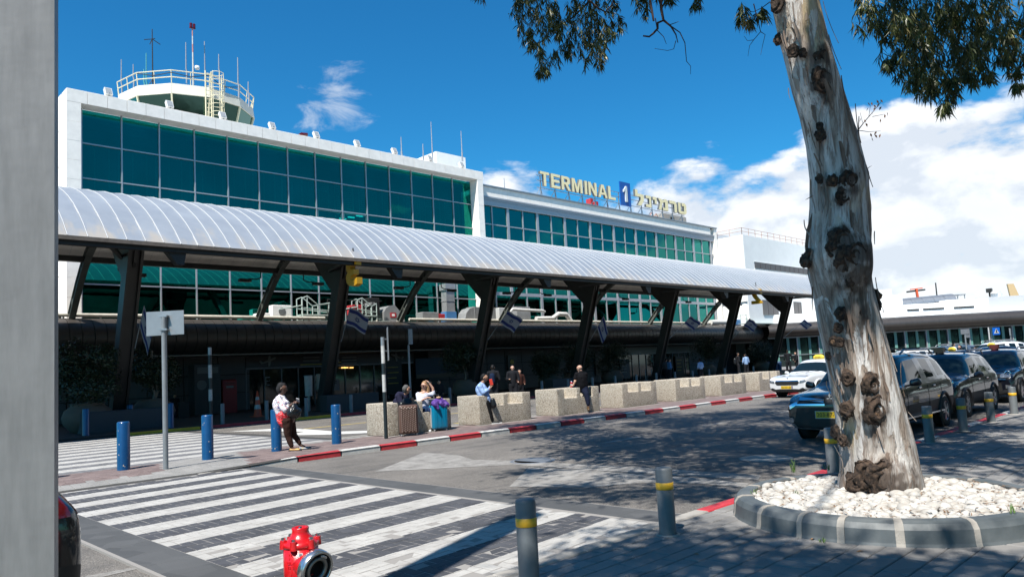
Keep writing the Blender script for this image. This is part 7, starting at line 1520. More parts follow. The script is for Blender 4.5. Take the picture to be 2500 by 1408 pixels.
for a in (90, 210, 330):
    u_ = Vector((0, cos(radians(a)), sin(radians(a)))); v_ = Vector((0, -u_.z, u_.y)); c_ = Vector((ex0, 0, .835)); P = [c_, c_ + u_ * .045 + v_ * .026, c_ + u_ * .09, c_ + u_ * .045 - v_ * .026]; em.add(P + [p + Vector((.012, 0, 0)) for p in P], [(3, 2, 1, 0), (4, 5, 6, 7), (0, 1, 5, 4), (1, 2, 6, 5), (2, 3, 7, 6), (3, 0, 4, 7)])
em.build('three_diamond_emblem', M['chrome'], sv); plate(sv, surf_x(sv, 0, .53) + .015, .53, '203-87-90')
for s_ in (-1, 1): rear_lamp(sv, s_, L_, W_, .95, 1.06)
for x in (.35, -.75): MB().box(x - .04, x + .04, -.70, .70, H_ + .07, H_ + .10).build('roof_bar', plast, sv)
for s_ in (-1, 1): MB().box(-L_ * .28, L_ * .26, s_ * W_ * .49 - .02, s_ * W_ * .49 + .02, .34, .37).build('side_trim', M['chrome'], sv)
# small black SUVs in the row
def small_suv(x0, y, lab, lamp, seed):
    L_, W_, H_ = 3.95, 1.70, 1.50; c = car(lab, 'car', L_, W_, H_, NVP, (x0 + L_ / 2, y, 0), pi, group='black SUVs parked along the kerb'); common(c, L_, W_, H_, NVP)
    poly_on(c, 'grille', M['black'], [(-.50, .74), (.50, .74), (.50, .90), (-.50, .90)]); poly_on(c, 'chrome_bar', M['chrome'], [(-.52, .885), (.52, .885), (.52, .925), (-.52, .925)], push=.02); poly_on(c, 'chrome_bar', M['chrome'], [(-.62, .655), (.62, .655), (.62, .70), (-.62, .70)], push=.02); poly_on(c, 'lower_grille', M['black'], [(-.52, .34), (.52, .34), (.50, .58), (-.50, .58)])
    for s_ in (-1, 1):
        poly_on(c, 'headlamp', M['lens'], [(s_ * .48, .72), (s_ * .78, .73), (s_ * .82, .90), (s_ * .74, .97), (s_ * .48, .94)], push=.02); q = surf_x(c, s_ * .64, .83); o = MB().lathe([(.03, .02), (.075, .035), (.085, .01)], 18, (q + .005, s_ * .64, .83), 0, Matrix.Rotation(pi / 2, 4, 'Y')).build('projector_ring', M['chrome'], c)
        poly_on(c, 'fog_lamp', M['lens'], [(s_ * .60, .42), (s_ * .72, .42), (s_ * .74, .50), (s_ * .60, .52)], push=.015)
    plate(c, surf_x(c, 0, .48) + .015, .48, '74-318-52' if seed else '61-905-38'); MB().cyl((L_ * .02 - .07, 0, H_ + .0), (L_ * .02 - .07, 0, H_ + .03), .10, .10, 10).box(L_ * .02 - .16, L_ * .02 + .02, -.11, .11, H_ + .03, H_ + .16).build('roof_lamp', M['red_lens'], c)
    return c
small_suv(19.0, 5.80, 'black small SUV with a red roof lamp parked behind the dark grey one', 1, 0)
small_suv(24.3, 5.75, 'black small SUV at the right edge with a brownish mark on its bonnet', 1, 1)
# white taxi
L_, W_, H_ = 4.69, 1.83, 1.47; tx = car('white taxi with yellow roof sign standing at the kerb beyond the benches', 'taxi', L_, W_, H_, WTP, (28.3 + L_ / 2 - .15, 12.95, 0), pi - radians(9), 'sedan', name='white_taxi'); common(tx, L_, W_, H_, WTP, False)
poly_on(tx, 'grille', M['black'], [(-.46, .50), (.46, .50), (.54, .60), (.50, .67), (-.50, .67), (-.54, .60)]); poly_on(tx, 'grille_frame', M['chrome'], [(-.52, .655), (.52, .655), (.50, .69), (-.50, .69)], push=.015)
for k in range(9): MB().box(surf_x(tx, .44 - .11 * k, .58) - .01, surf_x(tx, .44 - .11 * k, .58) + .012, .44 - .11 * k - .008, .44 - .11 * k + .008, .51, .65).build('grille_slat', plast, tx)
poly_on(tx, 'lower_grille', M['black'], [(-.80, .24), (.80, .24), (.82, .34), (.5, .30), (-.5, .30), (-.82, .34)])
for s_ in (-1, 1): poly_on(tx, 'headlamp', M['lens'], [(s_ * .56, .58), (s_ * .80, .62), (s_ * .86, .72), (s_ * .58, .67)], push=.012)
MB().cyl((surf_x(tx, 0, .74) - .02, 0, .755), (surf_x(tx, 0, .74) + .01, 0, .75), .035, .035, 14).build('round_emblem', M['chrome'], tx); plate(tx, surf_x(tx, 0, .42) + .015, .42, '65-631-26')
def taxisign(r_, x, z, y=0):
    me = blob([((x, y - .17, z + .06), (x, y + .17, z + .06), .085, .085), ((x, y - .12, z + .12), (x, y + .12, z + .12), .06, .06)], .02, 4); me.materials.append(mat('taxi_sign_yellow', (0.80, 0.60, 0.06), 0.35)); link('taxi_sign', me, r_)
    mb = MB()
    for k in range(4): mb.box(x + .085, x + .092, y - .12 + .065 * k, y - .08 + .065 * k, z + .05, z + .09)
    mb.build('taxi_lettering', mat('taxi_print', (0.35, 0.18, 0.02), 0.5), r_)
taxisign(tx, -.02, H_)
# dark car whose rounded tail shows beside the big post
L_, W_, H_ = 4.4, 1.80, 1.60; lc = car('black hatchback tail with red lamp beside the big grey post', 'car', L_, W_, H_, carpaint('black_car_paint', (0.010, 0.009, 0.010)), (1.70 - L_ / 2, 6.12, 0), 0, 'suv')
# it faces away: its front is to the left, so turn it round
lc.rotation_euler = (0, 0, pi); lc.location = (1.36 - L_ / 2, 6.1, 0)
for s_ in (-1, 1): rear_lamp(lc, s_, L_, W_, .90, 1.02)
common(lc, L_, W_, H_, MATS['black_car_paint'], False)
# far taxis and cars
def far(u0, u1, d, H_, P, lab, style, facing, sign=False, rack=False):
    a, c = at(u0, 860, d), at(u1, 860, d); L_ = min(4.7, (c - a).length); m_ = (a + c) / 2; rz = atan2(UX.y, UX.x) + (pi if facing < 0 else 0); r_ = car(lab, 'taxi' if sign else 'car', 4.5, 1.8, H_, P, (m_.x, m_.y, 0), rz + radians(8), style, 'cars standing in the far forecourt', False)
    if sign: taxisign(r_, 0, H_)
    if rack:
        for s_ in (-1, 1): MB().tube([(.5, s_ * .6, H_ - .02), (.4, s_ * .6, H_ + .07), (-1.1, s_ * .6, H_ + .07), (-1.2, s_ * .6, H_ - .02)], .03, 5).build('roof_rail', M['galv'], r_)
        MB().box(.1, .2, -.6, .6, H_ + .1, H_ + .14).build('roof_bar', M['galv'], r_); MB().box(-.8, -.7, -.6, .6, H_ + .1, H_ + .14).build('roof_bar', M['galv'], r_)
    return r_
far(2165, 2262, 56, 1.62, WTP, 'white SUV with roof bars immediately right of the trunk among the far cars', 'suv', -1, rack=True)
far(2268, 2362, 54, 1.78, SLP, 'blue grey SUV with roof bars left of the far pedestrian sign', 'suv', -1, rack=True)
far(2380, 2478, 52, 1.86, WTP, 'white crossover under the blue crossing sign', 'suv', -1, rack=True)
far(2290, 2360, 38, 1.47, NVP, 'dark taxi roof with yellow sign behind the first small black SUV', 'sedan', -1, sign=True)
far(2385, 2460, 38, 1.58, NVP, 'dark taxi with yellow sign in front of the white crossover', 'sedan', -1, sign=True)
far(2335, 2390, 44, 1.45, WTP, 'white car roof between the two dark taxis', 'sedan', -1)
far(2238, 2290, 47, 1.30, BLP, 'bright blue car nose below the blue grey SUV', 'sedan', -1)
# ------------------------------------------------------------------ people
def clothmat(name, base, cols, scale, rough=.8, kind='flower'):
    m, t, b = principled(name); pos = t.new('ShaderNodeTexCoord').outputs['Object']
    if kind == 'flower':
        c = base
        for k, (cc, th) in enumerate(cols):
            n_ = t.noise(t.mapping(pos, loc=(k * 3.1, k * 1.7, k)), scale * (1 + .2 * k), 3, .6, 1.2); c = t.mix(t.mapr(n_, th, th + .03, 0, 1), c, cc)
    elif kind == 'stripe':
        z = t.sep(pos)[2]; f = t.math('FRACT', t.math('MULTIPLY', t.math('ADD', z, t.math('MULTIPLY', t.noise(pos, 4, 2), .05)), scale)); c = t.mix(t.math('LESS_THAN', f, .38), base, cols[0][0])
    else:
        vor = t.new('ShaderNodeTexVoronoi'); t.put(vor.inputs['Vector'], pos); vor.inputs['Scale'].default_value = scale; c = t.mix(t.mapr(vor.outputs['Distance'], .28, .33, 1, 0), base, cols[0][0])
    t.put(b.inputs['Base Color'], c); b.inputs['Roughness'].default_value = rough; t.put(b.inputs['Normal'], t.bump(t.noise(pos, 9, 4, .6), .5, .03)); return m
def cloth(name, col): return mat(name, col, .85, var=.12, vs=8, bump=.5, bs=11, obj=True, spec=.12)
def person(lab, root, B, parts, group=None, vox=.0125):
    """B: capsules of the body (skin); parts: name -> (material, capsules, smoothing)"""
    r_ = thing('person', lab, 'person', root, 0, group); rt = Vector(root)
    def mk(caps, vx, sm, m, name, seed=0, wr=0.0):
        me = blob([(Vector(p) - rt, Vector(q) - rt, a, b_) for p, q, a, b_ in caps], vx, sm)
        if wr: rough_mesh(me, wr, 9, seed); rough_mesh(me, wr * .5, 22, seed + 3)
        me.materials.append(m); me.polygons.foreach_set('use_smooth', [True] * len(me.polygons)); return link(name, me, r_)
    mk(B[1], vox, 3, B[0], 'body')
    for k, (name, m, caps, wr) in enumerate(parts): mk(caps, vox, 2, m, name, k * 5 + 1, wr)
    return r_
def headcaps(c, f, r=.092, up=Vector((0, 0, 1))):
    """skull, jaw, nose, ears and brow for a head centred at c looking along f"""
    f = Vector(f).normalized(); s_ = f.cross(up).normalized(); u_ = s_.cross(f)
    C_ = Vector(c); k = r / .092
    return [(C_ + u_ * .022 * k - f * .012, C_ + u_ * .02 * k + f * .012, .083 * k, .080 * k), (C_ - u_ * .035 * k + f * .025 * k, C_ - u_ * .075 * k + f * .042 * k, .058 * k, .036 * k), (C_ + f * .078 * k + u_ * .01, C_ + f * .100 * k - u_ * .018 * k, .012 * k, .015 * k), (C_ + f * .076 * k - u_ * .050 * k - s_ * .018 * k, C_ + f * .076 * k - u_ * .050 * k + s_ * .018 * k, .010 * k, .010 * k)] + [(C_ + s_ * q * .083 * k - f * .01, C_ + s_ * q * .086 * k - f * .016 - u_ * .035 * k, .016 * k, .012 * k) for q in (-1, 1)] + [(C_ + f * .066 * k + u_ * .034 * k + s_ * q * .022 * k, C_ + f * .066 * k + u_ * .030 * k + s_ * q * .045 * k, .016 * k, .012 * k) for q in (-1, 1)]
def face(r_, c, f, r=.092, glasses=False, m_eye=None):
    f = Vector(f).normalized(); s_ = f.cross(Vector((0, 0, 1))).normalized(); u_ = s_.cross(f); C_ = Vector(c) - Vector(r_.location); k = r / .092
    mb = MB()
    for q in (-1, 1): e = C_ + f * .078 * k + s_ * q * .034 * k + u_ * .012 * k; mb.lathe([(.001, -.009), (.008, -.005), (.011, 0), (.008, .005), (.001, .009)], 8, e)
    mb.build('eyes', M['black'], r_); mb = MB(); e = C_ + f * .086 * k - u_ * .048 * k; mb.tube([e - s_ * .024 * k - f * .006, e, e + s_ * .024 * k - f * .006], .0055, 5); mb.build('mouth', mat('lip', (0.35, 0.10, 0.09), 0.5), r_)
    if glasses:
        mb = MB()
        for q in (-1, 1):
            e = C_ + f * .096 * k + s_ * q * .036 * k + u_ * .012 * k; Mx = frame(e, s_, u_); mb.prism([(.034 * cos(radians(a)), .026 * sin(radians(a))) for a in range(0, 360, 30)], Mx, .006); mb.tube([C_ + f * .09 * k + s_ * q * .068 * k + u_ * .018 * k, C_ + s_ * q * .092 * k + u_ * .018 * k], .004, 5)
        mb.build('sunglasses', mat('sunglass_lens', (0.03, 0.008, 0.008), 0.15), r_)
def hand(w_, d, palm=Vector((0, 0, -1)), curl=.5, L_=.10):
    """palm, four bent unequal fingers and a thumb from wrist w_ along d"""
    d = Vector(d).normalized(); s_ = d.cross(palm).normalized(); w_ = Vector(w_); k = L_ / .10; out = []
    pe = w_ + d * .075 * k
    for q, ln in ((-1.5, .052), (-.5, .066), (.5, .070), (1.5, .062)):
        base = pe + s_ * q * .019 * k; out.append((w_ + s_ * q * .010 * k + d * .01, base, .019 * k, .0125 * k)); m_ = base + (d * (1 - .35 * curl) + palm * curl * .6).normalized() * ln * .55 * k; e = m_ + (d * (1 - curl) + palm * curl * 1.3).normalized() * ln * .5 * k; out += [(base, m_, .0098 * k, .0090 * k), (m_, e, .0090 * k, .0078 * k)]
    tb_ = w_ + d * .022 * k - s_ * .026 * k; tm = tb_ + (d * .7 - s_ * .8 + palm * .25).normalized() * .036 * k; out += [(w_ + d * .01, tb_, .018 * k, .014 * k), (tb_, tm, .013 * k, .0105 * k), (tm, tm + (d * .95 + palm * .35).normalized() * .028 * k, .0105 * k, .008 * k)]
    return out
def V3(u, v, d): return at(u, v, d)
# -- woman leaning on the blue bollard, looking at her phone
D = depth((8.25, 15.55, 1)); J = lambda u, v, dd=0: at(u, v, D + dd)
f_ = RX; hd = J(690, 948); nk = J(686, 969); ch0 = J(684, 985); pv = J(703, 1022); 
shR, shL = J(680, 974, -.17), J(690, 973, .17); elR, elL = J(695, 999, -.20), J(708, 997, .16); wrR, wrL = J(716, 984, -.07), J(719, 981, .10)
hipR, hipL = J(701, 1026, -.09), J(708, 1026, .09); knR, knL = J(703, 1062, -.09), J(716, 1058, .08); anR, anL = J(712, 1092, -.10), J(733, 1085, .09)
sd_ = M['skin_d']
B = headcaps(hd, RX - Vector((0, 0, .22)), .098) + [(nk + Vector((0, 0, .02)), hd - Vector((0, 0, .03)), .052, .05), (nk, ch0, .07, .13), (ch0, pv, .15, .16), (shR, elR, .052, .045), (elR, wrR, .043, .027), (shL, elL, .052, .045), (elL, wrL, .043, .027), (hipR, knR, .10, .06), (hipL, knL, .10, .06), (knR, anR, .058, .035), (knL, anL, .058, .035), (anR, J(724, 1097, -.10), .032, .028), (anL, J(744, 1090, .09), .032, .028), (shR, nk, .06, .05), (shL, nk, .06, .05)] + hand(wrR, (RX * .9 + Vector((0, 0, .3)) + RF * .3), Vector((0, 0, -1)), .6) + hand(wrL, (RX * .9 + Vector((0, 0, .3)) - RF * .3), Vector((0, 0, -1)), .6)
flow = clothmat('floral_blouse', (0.72, 0.70, 0.72), [((0.10, 0.09, 0.25), .56), ((0.48, 0.08, 0.12), .60)], 16); redd = clothmat('red_dotted_cloth', (0.62, 0.02, 0.03), [((0.75, 0.45, 0.42), 0)], 38, kind='dots'); brown = cloth('brown_trousers', (0.045, 0.022, 0.017))
wm = person('woman in a floral blouse and brown trousers leaning on a blue bollard with her phone', (8.3, 15.55, izh(8.3, 15.55)), (sd_, B), [
 ('blouse', flow, [(nk - Vector((0, 0, .03)), ch0, .105, .165), (ch0, J(692, 1003), .175, .185), (J(690, 990, -.06), J(693, 1006, .06), .17, .18), (shR, elR, .078, .078), (shL, elL, .078, .075), (shR, shL, .08, .08), (elR, J(700, 996, -.17), .078, .066)], .010),
 ('blouse_hem', redd, [(J(693, 1006), J(697, 1022), .185, .195), (J(696, 1010, -.06), J(697, 1026, .05), .17, .175), (J(690, 1020, 0), J(704, 1014, 0), .13, .14)], .010),
 ('trousers', brown, [(J(700, 1022), hipR, .165, .13), (J(702, 1022), hipL, .165, .13), (hipR, knR, .125, .082), (hipL, knL, .12, .08), (knR, J(711, 1086, -.10), .078, .056), (knL, J(731, 1080, .09), .076, .054)], .008),
 ('head_scarf', mat('black_scarf', (0.008, 0.007, 0.008), .8, col2=(0.03, 0.03, 0.032), vs=6, obj=True, sharp=.7, spec=.1), [(hd + Vector((0, 0, .05)) - RX * .03, hd - RX * .06 + Vector((0, 0, -.01)), .098, .092), (hd - RX * .075, hd - RX * .085 - Vector((0, 0, .05)), .075, .055), (hd + Vector((0, 0, .07)), hd + Vector((0, 0, .075)) + RX * .03, .07, .06)], .003)])
face(wm, hd, RX - Vector((0, 0, .22)), .098)
for a, nm, mcol in ((J(713, 1096, -.10), 'orange', (0.65, 0.26, 0.04)), (J(735, 1090, .09), 'blue', (0.02, 0.16, 0.45))):
    z0 = izh(a.x, a.y); q = Vector((a.x, a.y, z0)) - Vector(wm.location); me = blob([(q + Vector((0, 0, .03)) - RX * .03, q + Vector((0, 0, .025)) + RX * .15, .032, .038)], .012, 2); me.materials.append(mat(nm + '_sandal', mcol, .5, col2=(0.65, 0.5, 0.2), vs=30, obj=True)); link('sandal', me, wm); o = MB().box(-.07, .21, -.05, .05, -.005, .018).build('sole', M['black'], wm, q); o.rotation_euler = (0, 0, atan2(RX.y, RX.x))
pc = J(727, 976); r_ = tag(MB().box(-.035, .035, -.005, .005, -.06, .06).build('mobile_phone', mat('phone_white', (0.6, 0.62, 0.65), .3), None, pc), 'white mobile phone held by the woman at the bollard', 'phone'); r_.rotation_euler = (.9, .3, atan2(RX.y, RX.x))
bp_ = J(718, 1003, -.22); me = blob([(Vector((0, 0, .10)), Vector((0, 0, -.03)), .07, .135), (Vector((-.03, 0, -.04)), Vector((.05, 0, -.05)), .12, .12)], .018, 3); rough_mesh(me, .035, 11, 4); rough_mesh(me, .015, 26, 9); me.materials.append(mat('black_plastic_bag', (0.008, 0.009, 0.010), .22, bump=.6, bs=18)); tag(link('plastic_bag', me, None, bp_), 'crumpled black plastic bag hanging from the arm of the woman at the bollard', 'bag')
o = tag(MB().tube([J(690, 1004, -.2) - bp_, J(700, 985, -.24) - bp_, J(712, 982, -.2) - bp_, Vector((0, 0, .15))], .008, 5).build('bag_strap', M['black'], None, bp_), 'thin black strap over the forearm of the leaning woman', 'strap')
g_ = J(723, 1010, -.2); me = blob([(Vector((-.06, 0, 0)), Vector((.06, 0, .01)), .045, .04)], .014, 3); rough_mesh(me, .012, 14, 2); me.materials.append(mat('green_bottle', (0.04, 0.32, 0.10), .2)); tag(link('green_pouch', me, None, g_), 'small bright green pouch under the black plastic bag', 'pouch')
# -- seated couple on the first bench block
seatz = IZ + .56
def sit(u, v, d): return at(u, v, d)
Dm = depth((12.15, 16.45, 1)); J = lambda u, v, dd=0: at(u, v, Dm + dd); sm_ = M['skin_m']
hd = J(993, 950); fc = (RX * .75 + RF * .55 - Vector((0, 0, .15))); nk = J(985, 967); ch0 = J(975, 982); pv = J(972, 1012); shR, shL = J(972, 966, -.16), J(992, 968, .14); elR, elL = J(983, 992, -.26), J(1000, 990, .05); wrR, wrL = J(1002, 972, -.22), J(1004, 985, -.02)
navy = cloth('navy_jacket', (0.020, 0.020, 0.045)); blkc = cloth('black_cloth', (0.012, 0.012, 0.014))
kR, kL = J(1003, 1014, -.22), J(1008, 1012, .02); aR, aL = J(1006, 1048, -.20), J(1015, 1046, .0)
B = headcaps(hd, fc, .095) + [(nk, hd - Vector((0, 0, .04)), .055, .055), (nk, ch0, .08, .14), (ch0, pv, .15, .15), (shR, elR, .055, .048), (elR, wrR, .045, .03), (shL, elL, .055, .048), (elL, wrL, .045, .03), (pv, kR, .09, .06), (pv, kL, .09, .06), (kR, aR, .06, .04), (kL, aL, .06, .04), (nk, shR, .06, .055), (nk, shL, .06, .055)] + hand(wrR, RX * .9 - Vector((0, 0, .55)), -RF, .35)
mn = person('grey haired man in a navy hooded jacket seated on the first bench block', (pv.x, pv.y, seatz), (sm_, B), [
 ('jacket', navy, [(nk - Vector((0, 0, .03)), ch0, .11, .17), (ch0, pv - Vector((0, 0, .03)), .18, .19), (shR, elR, .082, .075), (elR, J(997, 975, -.22), .07, .055), (shL, elL, .08, .07), (shR, shL, .09, .09), (J(966, 1000), J(966, 1020), .15, .15)], .009),
 ('hood', navy, [(J(974, 962), J(984, 964), .075, .08), (J(970, 967, .03), J(978, 970, -.1), .07, .07)], .006),
 ('trousers', blkc, [(pv, kR, .12, .085), (pv, kL, .12, .085), (kR, aR, .08, .06), (kL, aL, .08, .06)], .006),
 ('hair', mat('grey_hair', (0.035, 0.034, 0.033), .85, col2=(0.16, 0.155, 0.15), vs=45, bump=.8, bs=60, obj=True), [(hd + Vector((0, 0, .045)) - Vector(fc).normalized() * .022, hd - Vector(fc).normalized() * .05 + Vector((0, 0, .01)), .085, .082), (hd - Vector(fc).normalized() * .06 - Vector((0, 0, .03)), hd - Vector(fc).normalized() * .05 - Vector((0, 0, .05)), .06, .05)], .004)])
face(mn, hd, fc, .095, True)
q = J(1003, 973, -.225) - Vector(mn.location); MB().cyl(q - RX * .012, q + RX * .012, .036, .036, 12).build('wrist_watch', M['steel'], mn)
bg_ = J(989, 984, -.34); me = blob([(Vector((-.10, 0, -.04)), Vector((.13, 0, -.02)), .12, .12), (Vector((0, 0, .04)), Vector((.08, 0, .05)), .09, .09)], .018, 4); rough_mesh(me, .02, 9, 3); me.materials.append(mat('black_rucksack', (0.010, 0.011, 0.013), .35, bump=.4, bs=20)); tag(link('rucksack', me, None, bg_), 'glossy black shoulder bag resting on the brown suitcase', 'bag')
D2 = depth((13.0, 16.25, 1)); J = lambda u, v, dd=0: at(u, v, D2 + dd); sl = M['skin_l']
hd = J(1036, 941); fc = (-RX * .55 - RF * .75 - Vector((0, 0, .05))); nk = J(1036, 957); ch0 = J(1034, 972); pv = J(1036, 996); shR, shL = J(1020, 962, .0), J(1051, 962, .0); elR, elL = J(1023, 980, -.12), J(1057, 948, -.05); wrR, wrL = J(1044, 970, -.25), J(1047, 933, -.08)
kR, kL = J(1039, 1002, -.33), J(1052, 1002, -.30); aR, aL = J(1038, 1032, -.38), J(1052, 1046, -.30)
B = headcaps(hd, fc, .09) + [(nk, hd - Vector((0, 0, .04)), .045, .048), (nk, ch0, .065, .12), (ch0, pv, .12, .14), (shR, elR, .043, .038), (elR, wrR, .036, .024), (shL, J(1058, 962, -.04), .043, .042), (J(1058, 962, -.04), elL, .042, .036), (elL, wrL, .036, .024), (pv, kR, .10, .06), (pv, kL, .10, .06), (kR, aR, .058, .034), (kL, aL, .058, .034), (nk, shR, .045, .045), (nk, shL, .045, .045)] + hand(wrR, RX * .9 + Vector((0, 0, .1)), Vector((0, 0, -1)), .8, .09) + hand(wrL, -RX * .5 + Vector((0, 0, .35)) + RF * .3, RF * .3 - RX, .5, .09)
stripe = clothmat('striped_top', (0.66, 0.67, 0.72), [((0.14, 0.16, 0.28), 0)], 38, kind='stripe'); jean = cloth('navy_jeans', (0.010, 0.030, 0.085)); wsh = mat('white_shoe', (0.72, 0.73, 0.75), .6)
hair = mat('auburn_hair', (0.20, 0.09, 0.04), .55, col2=(0.42, 0.25, 0.12), vs=12, bump=.7, bs=40, obj=True, stretch=(1, 1, .2)); fn_ = Vector(fc).normalized()
wo = person('seated woman in sunglasses and striped top with a hand in her auburn hair', (pv.x, pv.y, seatz), (sl, B), [
 ('striped_top', stripe, [(nk - Vector((0, 0, .05)), ch0, .075, .145), (ch0, pv, .15, .155), (shR, elR, .062, .058), (elR, J(1028, 978, -.15), .055, .048), (shL, J(1058, 961, -.04), .062, .06), (shR, shL, .058, .058), (J(1058, 961, -.04), J(1058, 956, -.045), .058, .05)], .007),
 ('jeans', jean, [(pv - Vector((0, 0, .02)), kR, .135, .08), (pv - Vector((0, 0, .02)), kL, .135, .08), (kR, J(1038, 1024, -.37), .076, .052), (kL, J(1052, 1038, -.30), .076, .05)], .005),
 ('hair', hair, [(hd + Vector((0, 0, .05)) - fn_ * .02, hd - fn_ * .05, .088, .086), (hd - fn_ * .05 + RX * .055, hd - fn_ * .035 - Vector((0, 0, .17)) + RX * .08, .06, .05), (hd - fn_ * .05 - RX * .05, hd - fn_ * .03 - Vector((0, 0, .15)) - RX * .075, .055, .04)], .006)])
face(wo, hd, fc, .09, True)
for a, d_ in ((aR, -RX * .25 - RF - Vector((0, 0, .45))), (aL, -RX * .1 - RF * 1.0)):
    q = a - Vector(wo.location) - Vector((0, 0, .04)); d_ = Vector(d_).normalized(); me = blob([(q, q + d_ * .15, .045, .038), (q + Vector((0, 0, .03)), q, .045, .045)], .013, 2); me.materials.append(wsh); link('shoe', me, wo)
MB().cyl(wrL - Vector(wo.location), wrL - Vector(wo.location) + Vector((0, 0, .012)), .032, .032, 10).build('bracelet', M['chrome'], wo)
# suitcases
def case(name, u, v0, v1, u0, u1, d, m, lab, quilt, yaw, hgt, wid, dp):
    b_ = at(u, v1, d); z0 = IZ + .0; r_ = thing(name, lab, 'suitcase', (b_.x, b_.y, z0), yaw); w_, t_ = wid / 2, dp / 2; rr_ = .05
    bm = bmesh.new(); nx_, nz_ = (26, 34) if quilt else (6, 8)
    me = MB().box(-w_, w_, -t_, t_, .055, hgt).mesh('shell', m); me = evalmesh(me, [('BEVEL', dict(width=.055, segments=4))])
    for p in me.polygons: p.use_smooth = True
    link('shell', me, r_)
    if quilt: # padded diamonds on the big face
        mb = MB(); s_ = .088
        for i in range(-9, 10):
            for j in range(-9, 14):
                cx_ = (i + j) * s_ * .5; cz_ = .06 + (j - i) * s_ * .62 * .5 + .38; 
                if abs(cx_) < w_ - .055 and .11 < cz_ < hgt - .06:
                    a, c = s_ * .47, s_ * .58 ; a *= 1.0; P = [(cx_ - a, -t_ - .001, cz_), (cx_, -t_ - .001, cz_ - c), (cx_ + a, -t_ - .001, cz_), (cx_, -t_ - .001, cz_ + c)]; k_ = .5; Q = [(cx_ + (px - cx_) * k_, -t_ - .030, cz_ + (pz - cz_) * k_) for px, _, pz in P]
                    mb.add(P + Q, [(0, 1, 5, 4), (1, 2, 6, 5), (2, 3, 7, 6), (3, 0, 4, 7), (4, 5, 6, 7)], 0, True)
        mb.build('quilting', m, r_)
        MB().cyl((.0, -t_ - .03, hgt - .1), (0, -t_, hgt - .1), .022, .022, 10).build('badge', M['black'], r_)
    else:
        for x in (-w_ * .55, 0, w_ * .55): MB().box(x - .012, x + .012, -t_ - .008, -t_, .12, hgt - .06).build('ridge', m, r_)
        MB().box(-w_ - .006, -w_ + .004, -.045, .03, .1, hgt - .08).build('side_strip', mat('grey_zip', (0.42, 0.42, 0.43), .5), r_)
    MB().box(-w_ - .004, w_ + .004, -.010, .010, .052, hgt + .004).build('zip', M['black'], r_)
    for sx in (-1, 1):
        for sy in (-1, 1): q = (sx * (w_ - .05), sy * (t_ - .05), .026); MB().cyl((q[0] - .012, q[1], .026), (q[0] + .012, q[1], .026), .026, .026, 12).box(q[0] - .02, q[0] + .02, q[1] - .015, q[1] + .015, .03, .07).build('castor', mat('castor_grey', (0.35, 0.36, 0.38), .4), r_)
    return r_
cs1 = case('brown_suitcase', 998, 994, 1066, 965, 1028, depth((11.75, 15.55, .5)), mat('rose_brown_shell', (0.115, 0.065, 0.048), .33, coat=.2), 'brown quilted hard suitcase standing in front of the seated man', True, radians(-28), .80, .50, .30)
for sy in (-.05, .05): pass
cs2 = case('blue_suitcase', 1072, 1000, 1055, 1050, 1092, depth((13.25, 15.65, .5)), mat('turquoise_shell', (0.0, 0.20, 0.36), .3, coat=.3), 'turquoise blue suitcase under a purple jacket beside the seated woman', False, radians(-12), .72, .46, .30)
for sx in (-.07, .07): MB().cyl((sx, .08, .70), (sx, .08, .98), .009, .009, 8).build('pull_handle', M['chrome'], cs2)
MB().cyl((-.09, .08, .98), (.09, .08, .98), .015, .015, 8).build('handle_grip', M['black'], cs2)
q = Vector(cs2.location) + Vector((0, 0, .72)); me = blob([(Vector((-.18, -.06, .04)), Vector((.2, -.02, .03)), .09, .10), (Vector((-.08, .0, .07)), Vector((.12, 0, .12)), .08, .07), (Vector((-.2, -.14, .02)), Vector((-.12, -.17, -.10)), .07, .05), (Vector((.2, -.12, 0)), Vector((.24, -.14, -.06)), .07, .05), (Vector((.0, -.15, .02)), Vector((.1, -.17, -.05)), .06, .05)], .016, 3); rough_mesh(me, .035, 7, 2); rough_mesh(me, .014, 19, 5)
me.materials.append(mat('purple_fabric', (0.095, 0.035, 0.26), .7, bump=.5, bs=12)); tag(link('purple_jacket', me, None, q), 'crumpled purple jacket thrown over the blue suitcase', 'jacket')
tag(MB().lathe([(.001, .0), (.07, .01), (.06, .05), (.001, .06)], 14).build('straw_hat', mat('tan_cloth', (0.5, 0.32, 0.2), .8), None, q + Vector((.02, -.02, .16))), 'small tan cloth bundle on top of the purple jacket', 'bundle')
